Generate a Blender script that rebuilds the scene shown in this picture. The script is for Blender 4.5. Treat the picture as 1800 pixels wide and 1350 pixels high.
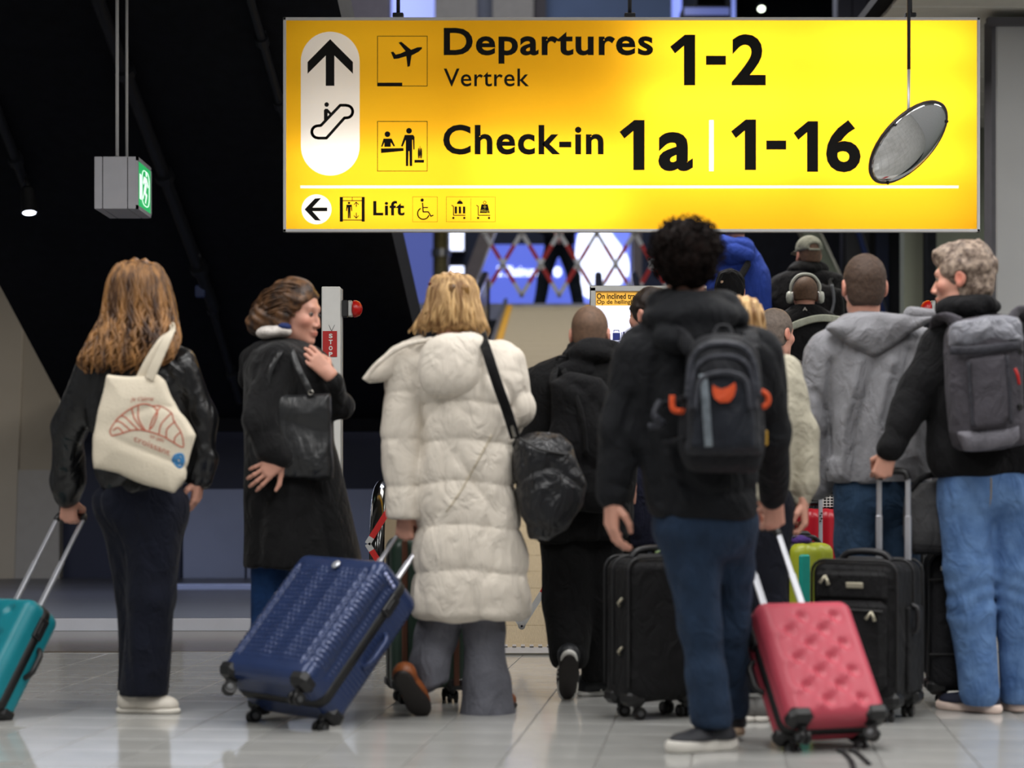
import bpy, math, random
import numpy as np
from mathutils import Matrix, Vector
PI = math.pi
sc = bpy.context.scene
for _o in list(bpy.data.objects):
    bpy.data.objects.remove(_o)

# ------------------------------------------------------------------ camera, world, light, exposure
F, CX, HY, CAMZ = 3682.0, 900.0, 830.0, 0.92      # focal length in px, horizon row, eye height
cam = bpy.data.cameras.new('camera')
camo = bpy.data.objects.new('camera', cam)
sc.collection.objects.link(camo)
cam.sensor_width = 36.0
cam.lens = 36.0 * F / 1800.0
cam.shift_y = (HY - 675.0) / 1800.0
camo.location = (0, 0, CAMZ)
camo.rotation_euler = (PI / 2, 0, 0)
cam.clip_end = 200
cam.dof.use_dof = True
cam.dof.focus_distance = 10.6
cam.dof.aperture_fstop = 1.8
sc.camera = camo

world = bpy.data.worlds.new('hall_air')
sc.world = world
world.use_nodes = True
world.node_tree.nodes['Background'].inputs[0].default_value = (0.5, 0.55, 0.65, 1)
world.node_tree.nodes['Background'].inputs[1].default_value = 0.03

def area(name, loc, size, power, col=(1, 1, 1), rot=(0, 0, 0), spread=PI):
    l = bpy.data.lights.new(name, 'AREA')
    l.shape = 'RECTANGLE'; l.size, l.size_y = size
    l.energy = power; l.color = col; l.spread = spread
    o = bpy.data.objects.new(name, l)
    sc.collection.objects.link(o)
    o.location = loc; o.rotation_euler = rot
    return o
# rows of ceiling lights over the hall (camera side and over the queue)
for i, (lx, ly, pw) in enumerate([(-2.8, 0.6, 28), (0.9, 0.6, 40), (4.4, 0.6, 40), (-3.0, 4.8, 88), (0.9, 4.8, 88), (4.4, 4.8, 84),
                                  (-2.2, 7.2, 50), (0.9, 7.6, 84), (4.2, 7.6, 92), (5.0, 11.4, 60)]):  # last one is unseen, added to brighten the mirror and side column
    area('ceiling_light', (lx, ly, 3.86), (1.2, 2.2), pw, (1.0, 0.985, 0.965))
area('travelator_fill', (1.0, 14.6, 5.6), (2.5, 4.0), 300, (1.0, 0.94, 0.86))  # unseen lamp, placed and raised in power to brighten both belts
area('upper_hall_fill', (0.3, 25.5, 10.8), (6.0, 3.0), 620, (0.72, 0.80, 1.0))  # unseen lamp, set high to light the far columns
area('travelator_head_fill', (0.6, 21.6, 6.4), (3.0, 1.5), 110, (0.9, 0.92, 1.0))  # unseen lamp, added to light the front of the far barrier
area('side_light', (4.6, 15.5, 3.6), (1.2, 3.0), 60, (0.95, 1.0, 0.9))
area('back_wall_fill', (-2.7, 14.6, 1.12), (3.2, 0.25), 22, (0.72, 0.8, 1.0))  # unseen lamp, put in to lighten the lower back wall panels
area('recess_fill', (-4.6, 14.2, 2.6), (1.2, 1.2), 26, (1.0, 0.95, 0.88))  # unseen lamp, added to brighten the beige wall

sc.view_settings.view_transform = 'Standard'
sc.view_settings.look = 'None'
sc.view_settings.gamma = 1.0
sc.view_settings.use_curve_mapping = False
sc.view_settings.exposure = 0.0
sc.cycles.use_denoising = True
sc.cycles.max_bounces = 6
sc.cycles.diffuse_bounces = 3
sc.cycles.glossy_bounces = 3
sc.cycles.transmission_bounces = 4
sc.cycles.sample_clamp_indirect = 4.0

# ------------------------------------------------------------------ pixel -> place
def P(px, py, d):
    return np.array([(px - CX) / F * d, d, CAMZ + (HY - py) / F * d])
def S(d):
    return F / d

# ------------------------------------------------------------------ materials
def lin(c):
    if isinstance(c, str):
        c = [int(c[i:i + 2], 16) / 255 for i in (0, 2, 4)]
    return tuple((x / 12.92 if x <= 0.04045 else ((x + 0.055) / 1.055) ** 2.4) for x in c)
MATS = {}
def mat(name, col, rough=0.6, metal=0.0, var=0.12, vscale=12.0, bump=0.0, bscale=60.0, stretch=(1, 1, 1), sheen=0.0, wr=0.0, wscale=11.0, wstr=(1, 1, 0.6),
        coat=0.0, spec=0.5, sss=0.0, rnd=0.0, col2=None, attr=False):
    if name in MATS:
        return MATS[name]
    m = bpy.data.materials.new(name); m.use_nodes = True
    nt = m.node_tree; N = nt.nodes; L = nt.links
    b = N['Principled BSDF']
    c = lin(col)
    c2 = lin(col2) if col2 else tuple(x * (1 - var) for x in c)
    tc = N.new('ShaderNodeTexCoord'); mp = N.new('ShaderNodeMapping')
    mp.inputs['Scale'].default_value = stretch
    L.new(tc.outputs['Object'], mp.inputs['Vector'])
    nz = N.new('ShaderNodeTexNoise'); nz.inputs['Scale'].default_value = vscale; nz.inputs['Detail'].default_value = 3
    L.new(mp.outputs[0], nz.inputs['Vector'])
    rp = N.new('ShaderNodeValToRGB')
    rp.color_ramp.elements[0].position = 0.35; rp.color_ramp.elements[1].position = 0.65
    rp.color_ramp.elements[0].color = (*c2, 1); rp.color_ramp.elements[1].color = (*c, 1)
    L.new(nz.outputs['Fac'], rp.inputs[0])
    out = rp.outputs[0]
    if attr:
        at = N.new('ShaderNodeAttribute'); at.attribute_name = 'tint'
        mx = N.new('ShaderNodeMix'); mx.data_type = 'RGBA'; mx.blend_type = 'MULTIPLY'
        mx.inputs[0].default_value = 1
        L.new(out, mx.inputs[6]); L.new(at.outputs['Color'], mx.inputs[7]); out = mx.outputs[2]
    if rnd:
        oi = N.new('ShaderNodeObjectInfo'); hs = N.new('ShaderNodeHueSaturation')
        mr = N.new('ShaderNodeMapRange'); mr.inputs[3].default_value = 1 - rnd; mr.inputs[4].default_value = 1 + rnd
        L.new(oi.outputs['Random'], mr.inputs[0]); L.new(mr.outputs[0], hs.inputs['Value'])
        L.new(out, hs.inputs['Color']); out = hs.outputs[0]
    L.new(out, b.inputs['Base Color'])
    b.inputs['Roughness'].default_value = rough
    b.inputs['Metallic'].default_value = metal
    b.inputs['Specular IOR Level'].default_value = spec
    if sheen: b.inputs['Sheen Weight'].default_value = sheen
    if coat: b.inputs['Coat Weight'].default_value = coat
    if sss:
        b.inputs['Subsurface Weight'].default_value = sss
        b.inputs['Subsurface Radius'].default_value = (0.012, 0.005, 0.003)
    if bump:
        n2 = N.new('ShaderNodeTexNoise'); n2.inputs['Scale'].default_value = bscale; n2.inputs['Detail'].default_value = 2
        L.new(mp.outputs[0], n2.inputs['Vector'])
        bp = N.new('ShaderNodeBump'); bp.inputs['Strength'].default_value = bump; bp.inputs['Distance'].default_value = 0.01
        L.new(n2.outputs['Fac'], bp.inputs['Height']); L.new(bp.outputs[0], b.inputs['Normal'])
    if wr:            # cloth wrinkles
        m3 = N.new('ShaderNodeMapping'); m3.inputs['Scale'].default_value = wstr
        L.new(tc.outputs['Object'], m3.inputs['Vector'])
        n3 = N.new('ShaderNodeTexNoise'); n3.inputs['Scale'].default_value = wscale; n3.inputs['Detail'].default_value = 2.5; n3.inputs['Distortion'].default_value = 1.6
        L.new(m3.outputs[0], n3.inputs['Vector'])
        b3 = N.new('ShaderNodeBump'); b3.inputs['Strength'].default_value = wr; b3.inputs['Distance'].default_value = 0.035
        L.new(n3.outputs['Fac'], b3.inputs['Height'])
        if bump: L.new(bp.outputs[0], b3.inputs['Normal'])
        L.new(b3.outputs[0], b.inputs['Normal'])
    MATS[name] = m
    return m
def emit(name, col, strength):
    if name in MATS: return MATS[name]
    m = bpy.data.materials.new(name); m.use_nodes = True
    b = m.node_tree.nodes['Principled BSDF']
    b.inputs['Base Color'].default_value = (*lin(col), 1)
    b.inputs['Emission Color'].default_value = (*lin(col), 1)
    b.inputs['Emission Strength'].default_value = strength
    b.inputs['Roughness'].default_value = 0.3
    MATS[name] = m
    return m
def cloth(name, col, var=0.22, rough=0.9, bump=0.25, bscale=90, **k):
    k.setdefault('wr', 0.55)
    return mat(name, col, rough, var=var, bump=bump, bscale=bscale, sheen=0.4 * k.pop('sheen', 0.05), spec=k.pop('spec', 0.25), **k)

# ------------------------------------------------------------------ mesh buffers
class MB:
    def __init__(s): s.v = []; s.f = []; s.n = 0
    def add(s, v, f):
        v = np.asarray(v, float); s.v.append(v)
        s.f.extend([tuple(i + s.n for i in q) for q in f]); s.n += len(v)
        return s
    def box(s, c, size, R=None, bev=0.0):
        h = np.array(size, float) / 2
        if bev <= 0:
            v = np.array([[x, y, z] for x in (-1, 1) for y in (-1, 1) for z in (-1, 1)], float) * h
            f = [(0, 1, 3, 2), (4, 6, 7, 5), (0, 4, 5, 1), (2, 3, 7, 6), (0, 2, 6, 4), (1, 5, 7, 3)]
        else:
            bm = []; b = min(bev, h.min() * 0.99)
            for x in (-1, 1):
                for y in (-1, 1):
                    for z in (-1, 1):
                        bm += [[x * h[0], y * (h[1] - b), z * (h[2] - b)], [x * (h[0] - b), y * h[1], z * (h[2] - b)],
                               [x * (h[0] - b), y * (h[1] - b), z * h[2]]]
            v = np.array(bm)
            idx = lambda x, y, z, k: ((x > 0) * 4 + (y > 0) * 2 + (z > 0)) * 3 + k
            f = []
            for x in (-1, 1):
                q = [idx(x, -1, -1, 0), idx(x, 1, -1, 0), idx(x, 1, 1, 0), idx(x, -1, 1, 0)]; f.append(q if x > 0 else q[::-1])
            for y in (-1, 1):
                q = [idx(-1, y, -1, 1), idx(1, y, -1, 1), idx(1, y, 1, 1), idx(-1, y, 1, 1)]; f.append(q if y < 0 else q[::-1])
            for z in (-1, 1):
                q = [idx(-1, -1, z, 2), idx(1, -1, z, 2), idx(1, 1, z, 2), idx(-1, 1, z, 2)]; f.append(q if z > 0 else q[::-1])
            for a in (-1, 1):
                for c_ in (-1, 1):
                    q = [idx(a, c_, -1, 0), idx(a, c_, -1, 1), idx(a, c_, 1, 1), idx(a, c_, 1, 0)]; f.append(q if a * c_ > 0 else q[::-1])
                    q = [idx(a, -1, c_, 0), idx(a, 1, c_, 0), idx(a, 1, c_, 2), idx(a, -1, c_, 2)]; f.append(q if a * c_ > 0 else q[::-1])
                    q = [idx(-1, a, c_, 1), idx(1, a, c_, 1), idx(1, a, c_, 2), idx(-1, a, c_, 2)]; f.append(q[::-1] if a * c_ > 0 else q)
            for x in (-1, 1):
                for y in (-1, 1):
                    for z in (-1, 1):
                        q = [idx(x, y, z, 0), idx(x, y, z, 1), idx(x, y, z, 2)]; f.append(q if x * y * z > 0 else q[::-1])
        if R is not None: v = v @ np.asarray(R, float).T
        return s.add(v + np.asarray(c, float), f)
    def tube(s, path, r, sides=8, cap=True, flat=None):
        """round tube along a path; r scalar or list; flat = (normal, ratio) squashes the section"""
        p = np.asarray(path, float); n = len(p)
        r = np.broadcast_to(np.asarray(r, float), (n,))
        t = np.gradient(p, axis=0); t /= np.linalg.norm(t, axis=1)[:, None] + 1e-9
        ref = np.array([0.31, 0.2, 0.93]) if flat is None else np.asarray(flat[0], float)
        v = []
        for i in range(n):
            u = np.cross(t[i], ref); u /= np.linalg.norm(u) + 1e-9
            w = np.cross(u, t[i])
            k = 1.0 if flat is None else flat[1]
            for j in range(sides):
                a = 2 * PI * j / sides
                v.append(p[i] + r[i] * (math.cos(a) * u + k * math.sin(a) * w))
        f = []
        for i in range(n - 1):
            for j in range(sides):
                k2 = (j + 1) % sides
                f.append((i * sides + j, i * sides + k2, (i + 1) * sides + k2, (i + 1) * sides + j))
        if cap:
            f.append(tuple(range(sides))[::-1]); f.append(tuple((n - 1) * sides + j for j in range(sides)))
        return s.add(v, f)
    def lathe(s, prof, c, axis=(0, 0, 1), sides=20):
        """prof: list of (radius, height) about an axis through c"""
        ax = np.asarray(axis, float); ax = ax / np.linalg.norm(ax)
        u = np.cross(ax, [0.3, 0.9, 0.1]); u /= np.linalg.norm(u); w = np.cross(ax, u)
        v = []; f = []; n = len(prof)
        for r, h in prof:
            for j in range(sides):
                a = 2 * PI * j / sides
                v.append(np.asarray(c) + ax * h + r * (math.cos(a) * u + math.sin(a) * w))
        for i in range(n - 1):
            for j in range(sides):
                k = (j + 1) % sides
                f.append((i * sides + j, i * sides + k, (i + 1) * sides + k, (i + 1) * sides + j))
        f.append(tuple(range(sides))[::-1]); f.append(tuple((n - 1) * sides + j for j in range(sides)))
        return s.add(v, f)
    def prism(s, poly, y0, y1):
        """closed polygon of (x, z) made into a prism between depths y0 and y1"""
        n = len(poly)
        v = [(x, y0, z) for x, z in poly] + [(x, y1, z) for x, z in poly]
        f = [tuple(range(n)), tuple(range(2 * n - 1, n - 1, -1))]
        f += [(i, i + n, (i + 1) % n + n, (i + 1) % n) for i in range(n)]
        return s.add(v, f)
    def get(s): return np.concatenate(s.v), s.f

def curve_pts(pts, n=8, closed=False):
    """Catmull-Rom through points"""
    p = [np.asarray(q, float) for q in pts]; m = len(p); out = []
    rng_ = range(m) if closed else range(m - 1)
    for i in rng_:
        a = p[i - 1] if (i > 0 or closed) else p[0]; b = p[i]; c = p[(i + 1) % m]
        d = p[(i + 2) % m] if (i + 2 < m or closed) else p[-1]
        for k in range(n):
            t = k / n
            out.append(0.5 * (2 * b + (c - a) * t + (2 * a - 5 * b + 4 * c - d) * t * t + (3 * b - a - 3 * c + d) * t ** 3))
    if not closed: out.append(p[-1])
    return np.array(out)

# ------------------------------------------------------------------ objects
ORG = {}
def thing(name, label, cat, base=(0, 0, 0), group=None, M=None):
    o = bpy.data.objects.new(name, None); sc.collection.objects.link(o)
    if M is not None:
        o.matrix_world = M; ORG[o.name] = np.zeros(3)
    else:
        o.location = base; ORG[o.name] = np.array(base, float)
    o.empty_display_size = 0.1
    o['label'] = label; o['category'] = cat
    if group: o['group'] = group
    return o
def mesh_np(name, v, quads=None, faces=None, smooth=True, tint=None):
    me = bpy.data.meshes.new(name)
    v = np.asarray(v, np.float32)
    if quads is not None:
        q = np.asarray(quads, np.int32)
        me.vertices.add(len(v)); me.vertices.foreach_set('co', v.ravel())
        me.loops.add(q.size); me.loops.foreach_set('vertex_index', q.ravel())
        me.polygons.add(len(q)); me.polygons.foreach_set('loop_start', np.arange(0, q.size, q.shape[1], dtype=np.int32))
        me.update(calc_edges=True)
    else:
        me.from_pydata(v.tolist(), [], [tuple(int(i) for i in f) for f in faces])
    if smooth:
        me.polygons.foreach_set('use_smooth', np.ones(len(me.polygons), bool))
    if tint is not None:
        a = me.color_attributes.new('tint', 'FLOAT_COLOR', 'POINT')
        a.data.foreach_set('color', np.concatenate([tint, np.ones((len(tint), 1))], 1).astype(np.float32).ravel())
    return me
def link(name, me, m, parent=None, label=None, cat=None, kind=None, group=None, loc=None):
    o = bpy.data.objects.new(name, me); sc.collection.objects.link(o)
    if m is not None and not me.materials: me.materials.append(m)
    if parent is not None: o.parent = parent
    if label: o['label'] = label
    if cat: o['category'] = cat
    if kind: o['kind'] = kind
    if group: o['group'] = group
    if loc is not None: o.location = loc
    return o
def part(name, mb, m, parent=None, smooth=False, label=None, kind=None, cat=None, group=None, sharp=None):
    v, f = mb.get() if isinstance(mb, MB) else mb
    org = ORG.get(parent.name, np.zeros(3)) if parent is not None else np.zeros(3)
    me = mesh_np(name, v - org, faces=f, smooth=smooth)
    if smooth and sharp:
        me.set_sharp_from_angle(angle=sharp)
    o = link(name, me, m, parent, label, cat, kind, group)
    ORG[o.name] = org
    return o
def struct(name, mb, m, smooth=False, parent=None):
    return part(name, mb, m, parent, smooth, kind='structure' if parent is None else None)

# ------------------------------------------------------------------ solids as distance fields, meshed by surface nets
class SD:
    def __init__(s, f, lo, hi): s.f = f; s.lo = np.array(lo, float); s.hi = np.array(hi, float)
def rc(a, b, ra, rb=None):
    rb = ra if rb is None else rb
    a = np.asarray(a, np.float32); b = np.asarray(b, np.float32); ab = b - a; L2 = float(ab @ ab) + 1e-9
    def f(p):
        t = np.clip(((p - a) @ ab) / L2, 0, 1)
        q = p - a - t[:, None] * ab
        return np.sqrt((q * q).sum(1)) - (ra + (rb - ra) * t)
    return SD(f, np.minimum(a - ra, b - rb), np.maximum(a + ra, b + rb))
def ell(c, r, R=None):
    c = np.asarray(c, np.float32); r = np.asarray(r, np.float32)
    R = None if R is None else np.asarray(R, np.float32)       # columns = local axes
    def f(p):
        q = p - c
        if R is not None: q = q @ R
        k0 = np.sqrt(((q / r) ** 2).sum(1)); k1 = np.sqrt(((q / (r * r)) ** 2).sum(1)) + 1e-6
        return k0 * (k0 - 1) / k1
    m = r if R is None else np.sqrt(((R * r) ** 2).sum(1))
    return SD(f, c - m, c + m)
def rbox(c, h, r, R=None):
    c = np.asarray(c, np.float32); h = np.asarray(h, np.float32)
    R_ = None if R is None else np.asarray(R, np.float32)
    def f(p):
        q = p - c
        if R_ is not None: q = q @ R_
        q = np.abs(q) - (h - r)
        return np.sqrt((np.maximum(q, 0) ** 2).sum(1)) + np.minimum(q.max(1), 0) - r
    m = h if R_ is None else (np.abs(R_) * h).sum(1)
    return SD(f, c - m, c + m)
def _tab(z, cols, n=160):
    z = np.asarray(z, float); o = np.argsort(z); z = z[o]
    zz = np.linspace(z[0], z[-1], n); out = []
    for c in cols:
        c = np.asarray(c, float)[o]
        m = np.gradient(c, z)
        i = np.clip(np.searchsorted(z, zz) - 1, 0, len(z) - 2)
        h = z[i + 1] - z[i]; t = (zz - z[i]) / h
        out.append((2 * t ** 3 - 3 * t ** 2 + 1) * c[i] + (t ** 3 - 2 * t ** 2 + t) * h * m[i] + (-2 * t ** 3 + 3 * t ** 2) * c[i + 1] + (t ** 3 - t ** 2) * h * m[i + 1])
    return zz.astype(np.float32), [x.astype(np.float32) for x in out]
def crease(a, d, lines):
    """raise (amp > 0) or press in (amp < 0) folds along px lines seen at depth d: (points, width px, amp)"""
    k = S(d); L = []
    for pts, w, amp in lines:
        q = np.array([P(x, y, d)[[0, 2]] for x, y in pts], np.float32); L.append((q, w / k, amp))
    def g(p):
        o = np.zeros(len(p), np.float32); xz = p[:, [0, 2]]
        for q, w, amp in L:
            m = np.full(len(p), 1e9, np.float32)
            for i in range(len(q) - 1):
                e = q[i + 1] - q[i]; t = np.clip(((xz - q[i]) @ e) / (e @ e), 0, 1)
                m = np.minimum(m, ((xz - q[i] - t[:, None] * e) ** 2).sum(1))
            o += amp * np.exp(-m / (w * w))
        return o * (p[:, 1] < d)
    return DISP(a, g, 0.02)
class Loft:
    def __init__(s, d, rows):
        """rows: (py, xl, xr, depth half, depth offset)"""
        k = S(d)
        z = [CAMZ + (HY - r[0]) / k for r in rows]
        s.z, (s.cx, s.cy, s.a, s.b) = _tab(z, [[((r[1] + r[2]) / 2 - CX) / k for r in rows], [d + (r[4] if len(r) > 4 else 0) for r in rows],
                                              [(r[2] - r[1]) / 2 / k for r in rows], [r[3] for r in rows]])
    def at(s, z): return [np.interp(z, s.z, c) for c in (s.cx, s.cy, s.a, s.b)]
    def sd(s, n=2.4, edge=0.02):
        z0, z1 = s.z[0], s.z[-1]
        def f(p):
            cx, cy, a, b = s.at(p[:, 2])
            x = np.abs(p[:, 0] - cx) / a; y = np.abs(p[:, 1] - cy) / b
            d = ((x ** n + y ** n) ** (1 / n) - 1) * np.minimum(a, b)
            e = np.maximum(z0 - p[:, 2], p[:, 2] - z1)
            k = edge
            h = np.clip(0.5 - 0.5 * (d - e) / k, 0, 1)
            return (d + (e - d) * h + k * h * (1 - h)).astype(np.float32)
        return SD(f, [(s.cx - s.a).min(), (s.cy - s.b).min(), z0], [(s.cx + s.a).max(), (s.cy + s.b).max(), z1])
def U(k, *fs):
    fs = [x for x in fs if x is not None]
    def f(p):
        d = fs[0].f(p)
        for g in fs[1:]:
            e = g.f(p); h = np.clip(0.5 + 0.5 * (e - d) / k, 0, 1)
            d = e + (d - e) * h - k * h * (1 - h)
        return d
    return SD(f, np.min([x.lo for x in fs], 0), np.max([x.hi for x in fs], 0))
def SUB(a, b, k=0.01):
    def f(p):
        d = a.f(p); e = -b.f(p); h = np.clip(0.5 - 0.5 * (d - e) / k, 0, 1)
        return d + (e - d) * h + k * h * (1 - h)
    return SD(f, a.lo, a.hi)
def CUT(a, n, c, k=0.006):
    """keep where n.p < c"""
    n = np.asarray(n, np.float32)
    def f(p):
        d = a.f(p); e = p @ n - c; h = np.clip(0.5 - 0.5 * (d - e) / k, 0, 1)
        return d + (e - d) * h + k * h * (1 - h)
    return SD(f, a.lo, a.hi)
def DISP(a, g, m=0.02):
    return SD(lambda p: a.f(p) - g(p), a.lo - m, a.hi + m)
def XF(a, M3, t):
    """place a local field in the world: world = M3 @ local + t"""
    M3 = np.asarray(M3, np.float32); t = np.asarray(t, np.float32)
    c = np.array([[x, y, z] for x in (a.lo[0], a.hi[0]) for y in (a.lo[1], a.hi[1]) for z in (a.lo[2], a.hi[2])]) @ M3.T + t
    return SD(lambda p: a.f((p - t) @ M3), c.min(0), c.max(0))
def wob(p, freq, seed=0, n=5):
    rs = np.random.RandomState(seed); q = p * np.asarray(freq, np.float32); o = 0
    for i in range(n):
        d1 = rs.normal(size=3); d1 /= np.linalg.norm(d1); d2 = rs.normal(size=3); d2 /= np.linalg.norm(d2); ph = rs.rand(2) * 6.28
        d1 = d1.astype(np.float32) * (0.7 + 0.35 * i); d2 = d2.astype(np.float32) * 0.8
        o = o + np.sin(q @ d1 + ph[0] + 1.4 * np.sin(q @ d2 + ph[1]))
    return o / n * 1.6
def ridge(p, freq, seed=0):
    w = wob(p, freq, seed)
    return np.clip(1 - np.abs(w) * 1.8, 0, 1) ** 2
def folds(a, amp=0.006, freq=(18, 18, 8), seed=0, rid=0.0):
    amp *= 1.35; rid *= 1.6
    def g(p):
        o = amp * wob(p, freq, seed)
        if rid: o = o - rid * ridge(p, np.asarray(freq) * 0.8, seed + 7)
        return o
    return DISP(a, g, amp + rid + 0.005)
def poly2(pts):
    pts = np.asarray(pts, np.float32); m = len(pts)
    def f(x, z):
        d = np.full(x.shape, 1e9, np.float32); s = np.ones(x.shape, bool)
        for i in range(m):
            a = pts[i]; b = pts[i - 1]; e = b - a
            wx = x - a[0]; wz = z - a[1]
            t = np.clip((wx * e[0] + wz * e[1]) / (e @ e + 1e-12), 0, 1)
            d = np.minimum(d, (wx - e[0] * t) ** 2 + (wz - e[1] * t) ** 2)
            c1 = z >= a[1]; c2 = z < b[1]; c3 = e[0] * wz > e[1] * wx
            s ^= (c1 & c2 & c3) | (~c1 & ~c2 & ~c3)
        return np.where(s, 1, -1) * np.sqrt(d)
    return f
def slab(outline, d, thick, bulge=0.5, rnd=0.015, smooth=0):
    """soft flat body: outline in px at depth d, half thickness, pillow-like rounding"""
    pts = np.array(outline, float)
    if smooth: pts = curve_pts(pts, smooth, True)
    k = S(d)
    w = np.stack([(pts[:, 0] - CX) / k, CAMZ + (HY - pts[:, 1]) / k], 1)
    g = poly2(w)
    def f(p):
        e = g(p[:, 0], p[:, 2])
        t = thick * (1 - bulge + bulge * np.sqrt(np.clip(-e / 0.08, 0, 1)))
        y = np.abs(p[:, 1] - d) - t
        e2 = e + rnd; y2 = y + rnd
        return np.sqrt(np.maximum(e2, 0) ** 2 + np.maximum(y2, 0) ** 2) + np.minimum(np.maximum(e2, y2), 0) - rnd
    return SD(f, [w[:, 0].min(), d - thick, w[:, 1].min()], [w[:, 0].max(), d + thick, w[:, 1].max()])
EDG = [(0, 1), (2, 3), (4, 5), (6, 7), (0, 2), (1, 3), (4, 6), (5, 7), (0, 4), (1, 5), (2, 6), (3, 7)]
def nets(sd, h, extra=0.02):
    lo = sd.lo - 2.5 * h; n = np.ceil((sd.hi + 2.5 * h - lo) / h).astype(int)
    c = 4; nc = np.ceil(n / c).astype(int); n = nc * c + 1
    ax = [(lo[i] + h * np.arange(n[i])).astype(np.float32) for i in range(3)]
    def ev(ix, iy, iz):
        out = np.empty(len(ix), np.float32)
        for s0 in range(0, len(ix), 400000):
            e = slice(s0, s0 + 400000)
            out[e] = sd.f(np.stack([ax[0][ix[e]], ax[1][iy[e]], ax[2][iz[e]]], 1))
        return out
    gi = np.stack(np.meshgrid(*[np.arange(0, n[i], c) for i in range(3)], indexing='ij'), -1).reshape(-1, 3)
    co = ev(gi[:, 0], gi[:, 1], gi[:, 2]).reshape(nc + 1)
    near = np.abs(co) < c * h * 1.8 + extra
    cell = np.zeros(nc, bool)
    for dx in (0, 1):
        for dy in (0, 1):
            for dz in (0, 1):
                cell |= near[dx:nc[0] + dx, dy:nc[1] + dy, dz:nc[2] + dz]
    up = lambda a: a.repeat(c, 0).repeat(c, 1).repeat(c, 2)
    vol = np.empty(n, np.float32)
    big = up(co)[:n[0], :n[1], :n[2]]
    vol[:] = big
    fc = up(cell); pm = np.zeros(n, bool)
    for dx in (0, 1):
        for dy in (0, 1):
            for dz in (0, 1):
                pm[dx:n[0] - 1 + dx, dy:n[1] - 1 + dy, dz:n[2] - 1 + dz] |= fc
    ix, iy, iz = np.nonzero(pm)
    vol[ix, iy, iz] = ev(ix, iy, iz)
    s = vol < 0
    cnt = np.zeros(n - 1, np.int8)
    offs = [(i & 1, (i >> 1) & 1, (i >> 2) & 1) for i in range(8)]
    for o in offs: cnt += s[o[0]:n[0] - 1 + o[0], o[1]:n[1] - 1 + o[1], o[2]:n[2] - 1 + o[2]]
    ci = np.stack(np.nonzero((cnt > 0) & (cnt < 8)), 1)
    cv = np.stack([vol[ci[:, 0] + o[0], ci[:, 1] + o[1], ci[:, 2] + o[2]] for o in offs], 1)
    acc = np.zeros((len(ci), 3)); m = np.zeros(len(ci))
    for a, b in EDG:
        va, vb = cv[:, a], cv[:, b]; x = (va < 0) != (vb < 0)
        t = np.where(x, va / (va - vb + 1e-12), 0)
        pos = np.array(offs[a]) + t[:, None] * (np.array(offs[b]) - np.array(offs[a]))
        acc += pos * x[:, None]; m += x
    v = lo + h * (ci + acc / m[:, None])
    idx = np.full(n - 1, -1, np.int32); idx[ci[:, 0], ci[:, 1], ci[:, 2]] = np.arange(len(ci))
    Q = []
    for a in range(3):
        b, d = (a + 1) % 3, (a + 2) % 3
        sl0 = [slice(None)] * 3; sl1 = [slice(None)] * 3; sl0[a] = slice(0, -1); sl1[a] = slice(1, None)
        df = s[tuple(sl0)] != s[tuple(sl1)]
        e = np.stack(np.nonzero(df), 1)
        e = e[(e[:, b] > 0) & (e[:, d] > 0) & (e[:, b] < n[b] - 1) & (e[:, d] < n[d] - 1)]
        ins = s[e[:, 0], e[:, 1], e[:, 2]]
        def g(ob, od):
            q = e.copy(); q[:, b] -= ob; q[:, d] -= od
            return idx[q[:, 0], q[:, 1], q[:, 2]]
        q = np.stack([g(1, 1), g(0, 1), g(0, 0), g(1, 0)], 1)
        q[~ins] = q[~ins][:, ::-1]
        Q.append(q)
    return v, np.concatenate(Q)
NTRI = [0]
def solid(name, sd, m, parent, h=0.008, label=None, tint=None, extra=0.02, cat=None, more=None):
    v, q = nets(sd, h, extra)
    org = ORG.get(parent.name, np.zeros(3)) if parent is not None else np.zeros(3)
    t = tint(v) if tint is not None else None
    if more is not None:                      # extra tubes joined into the same mesh
        v2, f2 = more.get(); q2 = np.array([list(x) for x in f2 if len(x) == 4]) + len(v)
        if t is not None: t = np.concatenate([t, np.ones((len(v2), 3))])
        v = np.concatenate([v, v2]); q = np.concatenate([q, q2])
    NTRI[0] += 2 * len(q)
    me = mesh_np(name, v - org, quads=q, tint=t)
    o = link(name, me, m, parent, label, cat)
    ORG[o.name] = org
    return o
def surf_y(sd, x, z, y0, y1=None, it=60):
    """first surface met going away from the camera side, for laying prints on soft things"""
    x = np.asarray(x, np.float32); z = np.asarray(z, np.float32); y = np.full(x.shape, y0, np.float32)
    for _ in range(it):
        d = sd.f(np.stack([x, y, z], 1)); y = y + np.clip(d, -0.01, 0.05) * 0.7
    return y

# ------------------------------------------------------------------ flat print: lettering and pictograms
def text_mesh(body, offset=0.0, spacing=1.0, shear=0.0):
    cu = bpy.data.curves.new('lettering', 'FONT'); cu.body = body; cu.size = 1; cu.offset = offset
    cu.space_character = spacing; cu.shear = shear; cu.resolution_u = 4
    o = bpy.data.objects.new('lettering', cu); sc.collection.objects.link(o)
    dg = bpy.context.evaluated_depsgraph_get()
    me = bpy.data.meshes.new_from_object(o.evaluated_get(dg))
    v = np.array([x.co[:] for x in me.vertices]); f = [tuple(p.vertices) for p in me.polygons]
    bpy.data.objects.remove(o); bpy.data.curves.remove(cu); bpy.data.meshes.remove(me)
    return v[:, :2], f
def text_box(body, xl, xr, yt, yb, d, off=0.0, **k):
    """lettering fitted to a px box, facing the camera side, at depth d"""
    v, f = text_mesh(body, off, **k)
    lo, hi = v.min(0), v.max(0); u = (v - lo) / (hi - lo)
    p = np.array([P(xl + a * (xr - xl), yb + b * (yt - yb), d) for a, b in u])
    return p, f
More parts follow.
